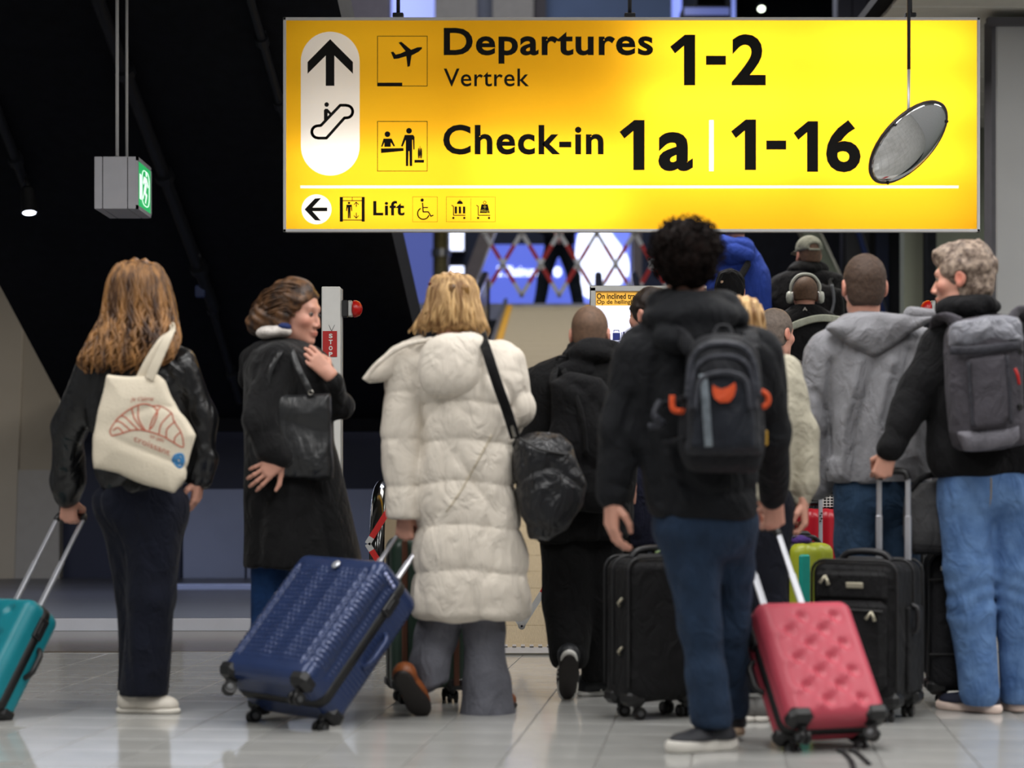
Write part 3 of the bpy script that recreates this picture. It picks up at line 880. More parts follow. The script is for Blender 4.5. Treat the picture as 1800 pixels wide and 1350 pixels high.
struct('column_upper', wbox(1113, 380, 1128, 560, 28, 0.3), M_greybrown)
struct('column_upper', wbox(765, -80, 838, 60, 30.5, 0.4), mat('column_beige', '8d8374', 0.7))
struct('column_upper', wbox(866, -80, 938, 60, 30.5, 0.4), MATS['column_beige'])
struct('trim_4', wbox(838, -80, 866, 60, 30.7, 0.3), M_coldark)
struct('trim_6', wbox(606, -80, 684, 60, 30.6, 0.3), mat('trim_mauve', '6a5f5e', 0.7))
struct('trim_5', wbox(940, -80, 960, 60, 30.6, 0.3), mat('trim_brown', '3a302c', 0.7))
struct('wall_teal', wbox(960, -80, 1180, 60, 30.8, 0.3), mat('wall_teal', '42536e', 0.6, var=0.3, vscale=0.6))
screen(1181, -60, 1198, 40, emit('glow_strip', '8fa0ff', 1.0), 'upright blue light strip above the yellow sign')
screen(1203, 13, 1290, 26, emit('glow_band', '6a76b8', 0.5), 'flat blue light band above the yellow sign', d=23.5)
screen(1286, -40, 1293, 40, emit('glow_strip2', '8090e0', 0.8), 'thin upright blue strip above the yellow sign', d=23.4)
dl = thing('downlight', 'tiny bright downlight in the dark above the yellow sign', 'downlight', P(1338, 13, 23.96))
part('rim', MB().lathe([(0.06, -0.02), (0.06, 0.03), (0.045, 0.03)], P(1338, 13, 23.96), (0, -0.7, -0.7), 16), M_blackplastic, dl)
part('lens', MB().lathe([(0.04, 0.031), (0.001, 0.034)], P(1338, 13, 23.96), (0, -0.7, -0.7), 16), emit('downlight_glow', 'f4ffe8', 5), dl)
M_slate = mat('panel_slate', '4a4c5c', 0.6, var=0.1)
wsl = struct('wall_slate', wbox(1470, -120, 1606, 45, 19.6, 0.2), M_slate)
for k in range(5):
    part('panel', wbox(1472 + k * 27, -120, 1497 + k * 27, 45, 19.55, 0.06), M_slate, wsl)
wd = struct('wall_dark', wbox(1482, 380, 1640, 1000, 20.2, 0.2), mat('wall_darkgrey', '15161b', 0.5, spec=0.3))
part('panel', wbox(1488, 380, 1528, 900, 20.15, 0.05), mat('panel_charcoal', '2b2d33', 0.5), wd)
part('panel', wbox(1540, 380, 1562, 900, 20.15, 0.05), mat('panel_night_blue', '1b2442', 0.4), wd)
win = struct('window_1', wbox(1606, 405, 1634, 545, 20.1, 0.05), mat('window_frame', '47473f', 0.6))
part('pane', wbox(1608, 472, 1632, 532, 20.06, 0.03), emit('window_glow', '9aa6c8', 0.8), win)
struct('column_side', wbox(1630, 380, 1646, 1000, 18.4, 0.2), M_black)

# ------------------------------------------------------------------ the yellow departures sign
d = 11.5
def translucent(name, col):
    m = bpy.data.materials.new(name); m.use_nodes = True
    nt = m.node_tree; N = nt.nodes; N.remove(N['Principled BSDF'])
    a = N.new('ShaderNodeBsdfTranslucent'); b = N.new('ShaderNodeBsdfDiffuse'); mx = N.new('ShaderNodeMixShader')
    a.inputs[0].default_value = (*col, 1); b.inputs[0].default_value = (*[c * 0.9 for c in col], 1); mx.inputs[0].default_value = 0.2
    nt.links.new(a.outputs[0], mx.inputs[1]); nt.links.new(b.outputs[0], mx.inputs[2]); nt.links.new(mx.outputs[0], N['Material Output'].inputs[0])
    MATS[name] = m
    return m
M_sy = translucent('sign_yellow', (1.0, 0.56, 0.022)); M_sw = translucent('sign_white', (0.95, 0.93, 0.92))
sign = thing('departures_sign', 'big backlit yellow hanging sign for Departures 1-2 and Check-in', 'sign', P(1110, 408, d))
pill = [(x, y) for x, y in circ(580.5, 107.5, 51.7, n=24, a0=180, a1=360)] + [(x, y) for x, y in circ(580.5, 257, 51.7, n=24, a0=0, a1=180)]
wc = circ(556.4, 368, 26.4, n=36)
wl1 = rect(528, 326, 1685, 331); wl2 = rect(1246.5, 211, 1254.5, 301)
v, f = fill([rect(502, 36, 1718, 404), pill, wc, wl1, wl2], d); part('yellow_panel', MB().add(v, f), M_sy, sign)
for nm, s_ in (('white_field', pill), ('white_disc', wc), ('white_rule', wl1), ('white_bar', wl2)):
    v, f = fill([s_], d); part(nm, MB().add(v, f), M_sw, sign)
a, b = P(498, 408, d), P(1722, 31, d)
M_signbox = mat('sign_box_white', 'd8d8d8', 0.6)
ft = 5.2 / S(d); xm_, zm_ = (a[0] + b[0]) / 2, (a[2] + b[2]) / 2; sw_, sh_ = b[0] - a[0], b[2] - a[2]
M_frame = mat('frame_grey', 'dedede', 0.5, 0.0, var=0.05)
def ring_of(x0_, x1_, z0_, z1_, t_, y0_, y1_):
    m_ = MB(); yc, dy = (y0_ + y1_) / 2, y1_ - y0_
    m_.box(((x0_ + x1_) / 2, yc, z1_ - t_ / 2), (x1_ - x0_, dy, t_), bev=0.002).box(((x0_ + x1_) / 2, yc, z0_ + t_ / 2), (x1_ - x0_, dy, t_), bev=0.002)
    m_.box((x0_ + t_ / 2, yc, (z0_ + z1_) / 2), (t_, dy, z1_ - z0_), bev=0.002).box((x1_ - t_ / 2, yc, (z0_ + z1_) / 2), (t_, dy, z1_ - z0_), bev=0.002)
    return m_
part('frame', ring_of(a[0], b[0], a[2], b[2], ft, d - 0.012, d + 0.03), M_frame, sign)
hv = []
for yy, q in ((d + 0.022, 0.003), (d + 0.25, 0.036)):      # housing tapers towards the back
    for o_ in (q, q + 0.008): hv += [(a[0] + o_, yy, a[2] + o_), (b[0] - o_, yy, a[2] + o_), (b[0] - o_, yy, b[2] - o_), (a[0] + o_, yy, b[2] - o_)]
hf = []
for i in range(4):
    k_ = (i + 1) % 4
    hf += [(i, k_, 8 + k_, 8 + i), (4 + k_, 4 + i, 12 + i, 12 + k_), (i, 4 + i, 4 + k_, k_), (8 + i, 8 + k_, 12 + k_, 12 + i)]
part('housing', MB().add(hv, hf), M_signbox, sign)
part('back_plate', MB().box((xm_, d + 0.25, zm_), (sw_ - 0.07, 0.01, sh_ - 0.07)), M_signbox, sign)
# tubes inside the box: the two at the upper left are weak
for row, py in enumerate((90, 190, 290, 372)):
    for col_, px in enumerate((655, 960, 1260, 1560)):
        pw = [[0.30, 0.20, 1.6, 1.9], [0.30, 0.34, 2.3, 2.2], [1.35, 1.95, 2.2, 1.9], [1.4, 1.8, 0.55, 0.75]][row][col_]
        c = P(px, py, d + 0.2)
        l = area('sign_tube', tuple(c), (0.9, 0.1), pw * 1.15, (1, 0.97, 0.9), (-PI / 2, 0, 0)); l.parent = None
dl_ = d - 0.003
Z2 = lambda pts: [(490 + x / 3.376, 20 + y / 3.376) for x, y in pts]
one = lambda x0, y0, x1, y1: [(x0 + (x1 - x0) * a_, y0 + (y1 - y0) * b_) for a_, b_ in ((0, .236), (.586, 0), (1, 0), (1, 1), (.55, 1), (.55, .219), (.193, .37))]
def word(body, xl, xr, yt, yb, off, name='lettering', sp=1.0):
    v, f = text_box(body, xl, xr, yt, yb, dl_, off, spacing=sp); part(name, MB().add(v, f), M_ink, sign)
word('Departures', 780, 1148, 49, 112, 0.025, sp=1.07); word('Vertrek', 780, 930, 120.5, 152, 0.008, sp=1.06)
word('Check-in', 779, 1061, 219, 272, 0.025, sp=1.08); word('Lift', 656, 711, 353, 379, 0.024, sp=1.1)
for bx_ in ((1178, 61, 1222, 150), (1089, 211, 1133, 299), (1285, 210, 1329, 299), (1395, 213, 1438, 302)):
    print_on('digit', [one(*bx_)], dl_, M_ink, sign)
print_on('hyphen', [rect(1241, 98, 1276, 114)], dl_, M_ink, sign); print_on('hyphen', [rect(1347, 247, 1382, 263)], dl_, M_ink, sign)
word('2', 1286, 1346, 60, 150, 0.03, 'digit'); word('a', 1157, 1218, 232, 301, 0.03, 'letter'); word('6', 1452, 1513, 211, 303, 0.03, 'digit')
# pictograms
pg = [Z2([(305, 165), (440, 300), (440, 370), (330, 262), (330, 442), (279, 442), (279, 262), (171, 370), (171, 300)])]
print_on('arrow_up', pg, dl_, M_ink, sign)
esc = [(250, 677), (365, 557), (400, 557)] + circ(402, 595, 37, n=10, a0=-90, a1=80) + [(390, 632), (283, 752), (232, 752)] + circ(232, 715, 36, n=10, a0=90, a1=268)
sh = stroke(Z2(esc), 5, True) + [circ(490 + 284 / 3.376, 20 + 553 / 3.376, 4)]
sh += [Z2([(268, 645), (268, 587), (275, 578), (290, 578), (313, 603), (303, 613), (290, 602), (290, 628), (276, 645)])]
print_on('escalator_pictogram', sh, dl_, M_ink, sign)
def frame_sq(x0, y0, x1, y1, w): return stroke(Z2([(x0, y0), (x1, y0), (x1, y1), (x0, y1)]), w, True)
sh = frame_sq(586, 147, 881, 443, 1.1) + [Z2(rect(585, 423, 733, 444))]
sh += [Z2([(665, 242), (680, 239), (694, 257), (722, 250), (752, 236), (711, 185), (727, 180), (785, 228), (825, 213), (850, 212), (850, 222), (830, 240), (788, 262), (778, 325), (764, 330), (757, 266), (710, 280), (683, 283)])]
print_on('aeroplane_pictogram', sh, dl_, M_ink, sign)
sh = frame_sq(586, 653, 881, 948, 1.1)
zc_ = lambda x, y, rx, ry=None: Z2(circ(x, y, rx, ry))
sh += [zc_(645, 729, 17), Z2([(622, 755), (670, 755), (690, 798), (683, 803), (665, 778), (665, 804), (627, 804), (627, 778), (615, 804), (607, 802)]),
       Z2([(606, 813), (741, 811), (741, 828), (607, 841)]), zc_(773, 709, 17),
       Z2([(748, 733), (798, 733), (806, 745), (806, 820), (799, 820), (796, 762), (792, 762), (792, 918), (777, 918), (775, 830), (770, 830), (768, 918), (754, 918), (754, 762), (735, 803), (725, 800)]),
       Z2(rect(805, 881, 862, 898)), zc_(830, 842, 5, 33), zc_(846, 842, 5, 33), Z2(rect(835, 812, 841, 872)), Z2(rect(836.5, 799, 839.5, 812))]
print_on('check_in_pictogram', sh, dl_, M_ink, sign)
print_on('arrow_left', [Z2([(153, 1175), (215, 1110), (252, 1108), (200, 1164), (288, 1164), (288, 1186), (200, 1186), (250, 1242), (215, 1240)])], dl_, M_ink, sign)
sh = [Z2(rect(*q)) for q in ((362, 1101, 381, 1248), (492, 1101, 510, 1248), (381, 1121, 492, 1126), (381, 1236, 492, 1241), (381, 1101, 492, 1104), (434, 1104, 438, 1122))]
sh += [zc_(417, 1137, 7), Z2([(402, 1147), (434, 1147), (436, 1185), (431, 1185), (428, 1160), (426, 1160), (426, 1228), (419, 1228), (418, 1190), (417, 1228), (410, 1228), (410, 1160), (405, 1185), (399, 1185)])]
for q in ([(460, 1134), (460, 1160)], [(446, 1147), (460, 1132), (474, 1147)], [(460, 1195), (460, 1225)], [(446, 1212), (460, 1227), (474, 1212)]): sh += stroke(Z2(q), 1.4)
print_on('lift_pictogram', sh, dl_, M_ink, sign)
sh = frame_sq(794, 1101, 941, 1249, 0.6) + [zc_(851, 1120, 10)]
sh += stroke(Z2([(853, 1135), (857, 1190), (888, 1190), (903, 1216), (918, 1209)]), 2.2) + stroke(Z2([(856, 1164), (886, 1164)]), 2)
sh += stroke(Z2(circ(858, 1200, 34, n=22, a0=15, a1=245)), 2.2)
print_on('wheelchair_pictogram', sh, dl_, M_ink, sign)
sh = frame_sq(994, 1101, 1285, 1249, 0.6) + stroke(Z2([(1140, 1110), (1140, 1240)]), 0.5)
for dx in (0, 147):
    sh += stroke(Z2([(1025 + dx, 1150), (1037 + dx, 1157), (1037 + dx, 1210), (1108 + dx, 1210)]), 1.6) + [zc_(1036 + dx, 1226, 7), zc_(1101 + dx, 1226, 7)]
sh += [Z2(rect(q, 1158, q + 14, 1200)) for q in (1044, 1068, 1093)] + [Z2(circ(1075, 1143, 18, 20, n=14, a0=180, a1=360))]
sh += stroke(Z2([(1069, 1122), (1075, 1117), (1081, 1122)]), 0.7)
sh += [Z2([(1203, 1145), (1240, 1145), (1252, 1197), (1193, 1197)])] + stroke(Z2(circ(1222, 1134, 8, n=14)), 1.2, True)
print_on('trolley_pictogram', sh, dl_, M_ink, sign)
mb = MB(); v, f = text_box('40kg', 844.5, 859, 368, 374.5, d - 0.005, 0.02); mb.add(v, f)
for q in ((849.5, 363, 855, 364.4), (851.5, 361, 853, 366.4)):
    v, f = fill([rect(*q)], d - 0.005); mb.add(v, f)
part('weight_mark', mb, mat('print_yellow', 'f0d820', 0.6), sign)
for px in (700, 1107, 1600):
    c = P(px, 31, d + 0.1)
    part('hanger_rod', MB().tube([c, c + [0, 0, 0.75]], 0.011, 8), M_pipe, sign, True)
    part('hanger_foot', MB().box(c + [0, 0, 0.012], (0.06, 0.05, 0.024), bev=0.004), M_pipe, sign)

# ------------------------------------------------------------------ convex mirror
d = 9.6; k = S(d)
mc = P(1597, 251, d); nv = np.array([0.56, -0.50, -0.665]); nv /= np.linalg.norm(nv)
mir = thing('convex_mirror', 'round convex safety mirror on a rod in front of the yellow sign', 'mirror', mc)
R0 = 88 / k; prof = []
for i in range(15):
    r = R0 * 0.985 * (1 - i / 14); prof.append((max(r, 0.0008), 0.06 * (1 - (r / R0) ** 2)))
m = mat('mirror_glass', 'e6e8ea', 0.03, 1.0, var=0.0)
part('mirror_face', MB().lathe(prof, mc, nv, 48), m, mir, True)
part('rim', MB().lathe([(R0 * 0.97, -0.008), (R0 * 1.0, -0.007), (R0 * 1.008, 0.0), (R0 * 1.0, 0.004), (R0 * 0.986, 0.004)], mc, nv, 48), mat('rim_dark', '2a2220', 0.5), mir, True)
part('back_shell', MB().lathe([(R0 * 0.98, -0.012), (R0 * 0.6, -0.04), (0.05, -0.055)], mc, nv, 32), M_blackplastic, mir, True)
tp = P(1598, -40, d); md = P(1597.5, 122, d); bt = mc - nv * 0.05
part('upper_rod', MB().tube([tp + [0, 0, 0.9], md], 0.008, 8), M_pipe, mir, True)
part('lower_rod', MB().tube([md, P(1597, 190, d), bt], 0.007, 8), M_alu, mir, True)
u = np.cross(nv, [0, 0, 1]); u /= np.linalg.norm(u); w = np.cross(u, nv)
for a_ in (0.35, 2.4, 4.5):
    part('rim_screw', MB().lathe([(0.008, 0.0), (0.008, 0.012), (0.004, 0.014)], mc + (u * math.cos(a_) + w * math.sin(a_)) * R0 * 0.96, nv, 8), M_blackplastic, mir)

# ------------------------------------------------------------------ hanging exit sign box
d = 12.0; k = S(d)
ex = thing('exit_sign', 'grey hanging box with a lit green running-man exit sign', 'exit sign', P(202, 367, d))
a, b = P(165, 367, d), P(240, 275, d); w_, h_, dp = b[0] - a[0], b[2] - a[2], 0.46
M_box = mat('box_grey', 'd2d2da', 0.5, var=0.05)
seam = [a[0], P(180, 0, d)[0], P(224, 0, d)[0], b[0]]
for i in range(3):
    x0_, x1_ = seam[i] + 0.001, seam[i + 1] - 0.001
    part('casing_panel', MB().box(((x0_ + x1_) / 2, d + dp / 2, (a[2] + b[2]) / 2), (x1_ - x0_ - 0.002, dp, h_), bev=0.003), M_box, ex)
part('casing_core', MB().box(((a[0] + b[0]) / 2, d + dp / 2, (a[2] + b[2]) / 2), (w_ - 0.01, dp - 0.01, h_ - 0.01)), M_blackplastic, ex)
xs = b[0] + 0.002
gf = part('green_face', MB().box((xs, d + dp / 2, (a[2] + b[2]) / 2), (0.004, dp - 0.05, h_ - 0.045)), emit('exit_green', '2fae62', 0.9), ex)
M_ew = emit('exit_white', 'eafff2', 1.0)
def on_side(u, v_): return (xs + 0.003, d + 0.025 + u * (dp - 0.05), a[2] + 0.0225 + v_ * (h_ - 0.045))
def side_shape(name, pts):
    n = len(pts); part(name, MB().add([on_side(*q) for q in pts] + [(xs, *on_side(*q)[1:]) for q in pts], [tuple(range(n))] + [(i, (i + 1) % n, (i + 1) % n + n, i + n) for i in range(n)]), M_ew, gf)
side_shape('door_mark', [(.13, .18), (.27, .18), (.27, .75), (.13, .75)])
side_shape('man_body', [(.5, .62), (.66, .66), (.78, .55), (.84, .60), (.70, .76), (.48, .76), (.38, .6), (.44, .56)])
side_shape('man_legs', [(.56, .66), (.70, .60), (.62, .42), (.74, .38), (.62, .16), (.56, .18), (.62, .33), (.5, .38), (.44, .24), (.34, .22), (.33, .27), (.41, .30)])
side_shape('man_head', [(.66 + .055 * math.cos(q * PI / 5), .84 + .055 * math.sin(q * PI / 5)) for q in range(10)])
ring = [(.60 + .30 * math.copysign(abs(math.cos(q * PI / 14)) ** .6, math.cos(q * PI / 14)), .5 + .40 * math.copysign(abs(math.sin(q * PI / 14)) ** .6, math.sin(q * PI / 14))) for q in range(28)]
part('oval_outline', MB().tube([on_side(*q) for q in ring + ring[:1]], 0.0028, 5), M_ew, gf)
part('edge_trim', MB().box((xs, d + 0.012, (a[2] + b[2]) / 2), (0.012, 0.024, h_)).box((xs, d + dp - 0.012, (a[2] + b[2]) / 2), (0.012, 0.024, h_))
     .box((xs, d + dp / 2, b[2] - 0.011), (0.012, dp, 0.022)).box((xs, d + dp / 2, a[2] + 0.011), (0.012, dp, 0.022)), M_box, ex)
for px, r_, dd in ((206, 0.010, 0.12), (223, 0.0085, 0.3)):
    c = P(px, 275, d + dd)
    part('hanger_pole', MB().tube([[c[0], d + dd, b[2]], [c[0], d + dd, 4.3]], r_ , 10), M_frame, ex, True)
    part('pole_flange', MB().lathe([(0.03, 0), (0.03, 0.012), (0.012, 0.02)], (c[0], d + dd, b[2]), (0, 0, 1), 14), M_alu, ex, True)
# ================================================================== LUGGAGE
M_tube = mat('handle_aluminium', 'c9cbd2', 0.35, 0.6, var=0.05)
M_wheel = mat('wheel_black', '0f0f10', 0.4)
M_hub = mat('wheel_hub', '5c5d5f', 0.4, 0.4)
M_zip = mat('zip_black', '0d0d0e', 0.55)
def frame_from(W, H, D):
    """rotation from measured axes (x = across, y = into the case, z = up the case)"""
    z = np.array(H, float); z /= np.linalg.norm(z)
    x = np.array(W, float); x -= z * (x @ z); x /= np.linalg.norm(x)
    y = np.cross(z, x)
    return np.stack([x, y, z], 1)
def mtx(R, loc):
    M = Matrix([[*R[i], loc[i]] for i in range(3)] + [[0, 0, 0, 1]])
    return M
def caster(t, x, y, r=0.024, ang=0.0, down=(0, 0, -1), h=0.055, twin=True):
    """swivel wheel under the case at x, y"""
    dn = np.array(down, float); dn /= np.linalg.norm(dn)
    c = np.array([x, y, 0.0])
    tr = np.array([math.cos(ang), math.sin(ang), 0]); ax = np.cross(dn, tr); ax /= np.linalg.norm(ax); tr = np.cross(ax, dn)
    hub = c + dn * (h - r) + tr * 0.012
    w = part('wheel', MB().lathe([(r * 0.5, -0.006), (r * 0.92, -0.008), (r, -0.004), (r, 0.004), (r * 0.92, 0.008), (r * 0.5, 0.006)], hub + ax * 0.013, ax, 16)
             .lathe([(r * 0.5, -0.006), (r * 0.92, -0.008), (r, -0.004), (r, 0.004), (r * 0.92, 0.008), (r * 0.5, 0.006)], hub - ax * 0.013, ax, 16), M_wheel, t, True, sharp=0.6)
    part('hub_cap', MB().lathe([(r * 0.3, -0.023), (r * 0.45, -0.0225), (r * 0.45, 0.0225), (r * 0.3, 0.023)], hub, ax, 12), M_hub, w)
    part('caster_fork', MB().tube([c + [0, 0, 0.004], c + dn * 0.018, hub - dn * r * 0.2], [0.017, 0.014, 0.008], 10), M_blackplastic, t, True)
def tele_handle(t, W, y, z0, L, sep, mtube=None, x0=0.0):
    for s_ in (-1, 1):
        part('handle_tube', MB().box((x0 + s_ * sep / 2, y, z0 + L * 0.28), (0.024, 0.016, L * 0.6), bev=0.004).box((x0 + s_ * sep / 2, y, z0 + L * 0.72), (0.019, 0.012, L * 0.56), bev=0.003), mtube or M_tube, t)
    g = MB().tube(curve_pts([(x0 - sep / 2, y, z0 + L - 0.015), (x0 - sep / 2 + 0.012, y, z0 + L + 0.012), (x0, y, z0 + L + 0.017), (x0 + sep / 2 - 0.012, y, z0 + L + 0.012), (x0 + sep / 2, y, z0 + L - 0.015)], 5), 0.0135, 10)
    part('handle_grip', g, M_blackplastic, t, True)
def hard_case(name, label, M, W, H, D, m, style, hl, hsep, hdown=(0, 0, -1), ang=1.0, logo=False, group='rolling suitcases in the queue', lock_side=1, h=0.0055, wr=0.024):
    t = thing(name, label, 'suitcase', M=M, group=group)
    zb = 0.0
    body = rbox((0, D / 2, H / 2), (W / 2, D / 2, H / 2), 0.045)
    if style == 'dimple':
        cs = []
        for r in range(8):
            for q in range(-3, 4):
                x = q * 0.124 + (0.062 if r % 2 else 0) - 0.03; z = 0.065 + r * 0.054
                if abs(x) < W / 2 - 0.06 and z < H - 0.05: cs.append((x, z))
        cs = np.array(cs, np.float32)
        def g(p):
            o = np.zeros(len(p), np.float32)
            for x, z in cs:
                dx, dz = p[:, 0] - x, p[:, 2] - z
                r2 = (dx * dx + dz * dz) / 0.019 ** 2
                o -= 0.013 * np.exp(-r2)                                   # the dimple
                r3 = ((dx + 0.034) ** 2 + (dz + 0.014) ** 2) / 0.018 ** 2
                o += 0.007 * np.exp(-r3)
            fr = np.clip((D * 0.3 - p[:, 1]) / 0.02, 0, 1)
            return o * fr
        body = DISP(body, g, 0.012)
    if style == 'ribbed':
        def g(p):
            x = np.abs(p[:, 0])
            o = 0.010 * np.clip(1 - np.abs(x - W * 0.13) / (W * 0.13), 0, 1) ** 1.5 * 0.6
            o = o - 0.012 * np.exp(-((x - W * 0.385) / 0.012) ** 2)
            fr = np.clip((D * 0.3 - p[:, 1]) / 0.03, 0, 1)
            z = p[:, 2]
            tex = 0.0046 * np.maximum(np.sin(z * 2 * PI / 0.0195), -0.3) * np.abs(np.sin(p[:, 0] * 2 * PI / 0.044 + np.floor(z / 0.0195) * PI / 2))
            sd_ = np.clip((np.abs(p[:, 0]) - W / 2 + 0.02) / 0.02, 0, 1)
            tex2 = 0.003 * np.sin(z * 2 * PI / 0.0185) * np.abs(np.sin(p[:, 1] * 2 * PI / 0.026))
            inb = np.clip((z - 0.07) / 0.03, 0, 1) * np.clip((H - 0.05 - z) / 0.03, 0, 1)
            grv = -0.012 * np.exp(-((p[:, 1] - D * 0.30) / 0.012) ** 2) * sd_
            return (o + tex) * fr * inb + (tex2 * (1 - fr) * sd_) * inb + grv * inb
        body = DISP(body, g, 0.012)
    if style == 'plain':
        body = DISP(body, lambda p: 0.004 * np.clip(np.sin(p[:, 0] * 2 * PI / (W / 3.0)), -0.2, 1) * np.clip((D * 0.3 - p[:, 1]) / 0.03, 0, 1), 0.006)
    solid('shell', body, m, t, h)
    # zip band running round the case, a little proud of it
    pr = [(-W / 2, 0.05), (-W / 2, H - 0.05)] + [(-W / 2 + 0.045 - 0.045 * math.cos(q), H - 0.045 + 0.045 * math.sin(q)) for q in np.linspace(0.2, PI / 2, 5)]
    pr += [(-x, z) for x, z in pr[::-1]]
    pr += [(W / 2 - 0.045 + 0.045 * math.cos(q), 0.045 - 0.045 * math.sin(q)) for q in np.linspace(0.2, PI / 2, 5)] + [(-W / 2 + 0.045 - 0.045 * math.cos(q), 0.045 - 0.045 * math.sin(q)) for q in np.linspace(PI / 2, 0.2, 5)]
    yb = D * 0.52
    z_ = MB(); n = len(pr)
    ctr = np.array([0, H / 2]); v = []
    for x, z in pr:
        d_ = np.array([x, z]) - ctr; d_ /= np.linalg.norm(d_)
        for off, yy in ((-0.008, -0.02), (0.003, -0.018), (0.003, 0.018), (-0.008, 0.02)):
            v.append((x + d_[0] * off, yb + yy, z + d_[1] * off))
    f = [(i * 4 + k, ((i + 1) % n) * 4 + k, ((i + 1) % n) * 4 + k + 1, i * 4 + k + 1) for i in range(n) for k in range(3)]
    part('zip_band', z_.add(v, f), M_zip, t, True)
    # lock, side handle, top handle
    part('lock', MB().box((lock_side * (W / 2 + 0.004), yb, H * 0.80), (0.016, 0.045, 0.085), bev=0.004).box((lock_side * (W / 2 + 0.011), yb, H * 0.80), (0.006, 0.018, 0.05), bev=0.002), M_blackplastic, t)
    for nm, pth in (('side_handle', [(lock_side * (W / 2 - 0.002), D * 0.74, H * 0.38), (lock_side * (W / 2 + 0.022), D * 0.74, H * 0.43), (lock_side * (W / 2 + 0.025), D * 0.74, H * 0.52), (lock_side * (W / 2 + 0.022), D * 0.74, H * 0.6), (lock_side * (W / 2 - 0.002), D * 0.74, H * 0.65)]),
                    ('top_handle', [(-0.09, D * 0.72, H - 0.004), (-0.06, D * 0.72, H + 0.02), (0, D * 0.72, H + 0.024), (0.06, D * 0.72, H + 0.02), (0.09, D * 0.72, H - 0.004)])):
        part(nm, MB().tube(curve_pts(pth, 5), 0.011, 8), M_blackplastic if style != 'ribbed' else m, t, True)
    for sx in (-1, 1):
        for yy in (0.05, D - 0.05):
            x = sx * (W / 2 - 0.05)
            part('corner_guard', MB().box((sx * (W / 2 - 0.042), yy + (-0.012 if yy < D / 2 else 0.012), 0.022), (0.088, 0.084, 0.062), bev=0.02), M_blackplastic, t)
            caster(t, x, yy, wr, ang + sx * 0.3 + yy, hdown, 0.062)
    tele_handle(t, W, D - 0.045, H - 0.05, hl + 0.05, hsep)
    if logo:
        part('badge', MB().lathe([(0.0185, 0.0), (0.018, 0.004), (0.012, 0.006), (0.001, 0.0065)], (0.02, -0.010, H - 0.065), (0, -1, 0), 18), mat('badge_silver', 'd8dce4', 0.2, 0.6), t, True)
        for k in range(4):
            part('stud', MB().lathe([(0.009, 0.0), (0.008, 0.004), (0.001, 0.006)], (W / 2 - 0.0005, D * 0.16 + k * 0.020, H - 0.05 - k * 0.002), (1, 0, 0), 12), mat('stud_pale', 'aeb6e0', 0.3, 0.3), t, True)
    return t
# deep blue case dragged by the woman in the white coat
s0 = S(7.75)
R = frame_from((163, -151, -7), (135, 139, 203), None)
M_blue = mat('case_blue', '2c3b62', 0.27, 0.2, var=0.12, spec=0.5)
def place(R, px, py, d, local):
    """origin so that the local point lands on px, py at depth d"""
    return P(px, py, d) - R @ np.array(local, float)
loc = place(R, 386, 1168, 7.66, (-0.23, 0, 0.02))
blue = hard_case('suitcase', 'big deep blue ribbed hard-shell suitcase, tilted, dragged by the woman in the cream coat', mtx(R, loc), 0.47, 0.585, 0.265, M_blue, 'ribbed', 0.32, 0.15, ang=1.2, logo=True, h=0.0045, wr=0.026)
# pink case in front
R = frame_from((175, 61, 0), (-48, 138, 195), None)
M_pink = mat('case_pink', 'b94757', 0.45, var=0.05, spec=0.4)
loc = place(R, 1397, 1262, 6.80, (-0.175, 0.0, 0.0))
pink = hard_case('suitcase', 'pink dimpled hard-shell suitcase rolled by the man with curly dark hair', mtx(R, loc), 0.36, 0.465, 0.19, M_pink, 'dimple', 0.375, 0.145, ang=2.0, lock_side=-1)
# teal case cut by the frame
R = frame_from((150, -109, 0), (65, 90, 165), None)
M_teal = mat('case_teal', '167f8c', 0.4, var=0.08, spec=0.4)
loc = place(R, 60, 1047, 7.85, (0.19, 0.0, 0.45))
teal = hard_case('suitcase', 'teal dimpled hard-shell suitcase held by the woman with long hair', mtx(R, loc), 0.38, 0.45, 0.18, M_teal, 'dimple', 0.435, 0.15, ang=0.6)
# dark green case standing behind the white coat
R = frame_from((1, 0.25, 0), (0, 0, 1), None)
M_green = mat('case_green', '2f4338', 0.4, var=0.08)
loc = place(R, 755, 1238, 8.30, (0, 0.02, -0.062)); loc[2] = 0.062
green = hard_case('suitcase', 'dark green suitcase with brown edge straps standing behind the cream coat', mtx(R, loc), 0.30, 0.60, 0.20, M_green, 'plain', 0.30, 0.14, ang=0.9)
M_brown = mat('strap_brown', '5e3826', 0.6)
for sx in (-1, 1):
    part('edge_strap', MB().box((sx * 0.105, -0.004, 0.30), (0.022, 0.012, 0.58), bev=0.004), M_brown, green)

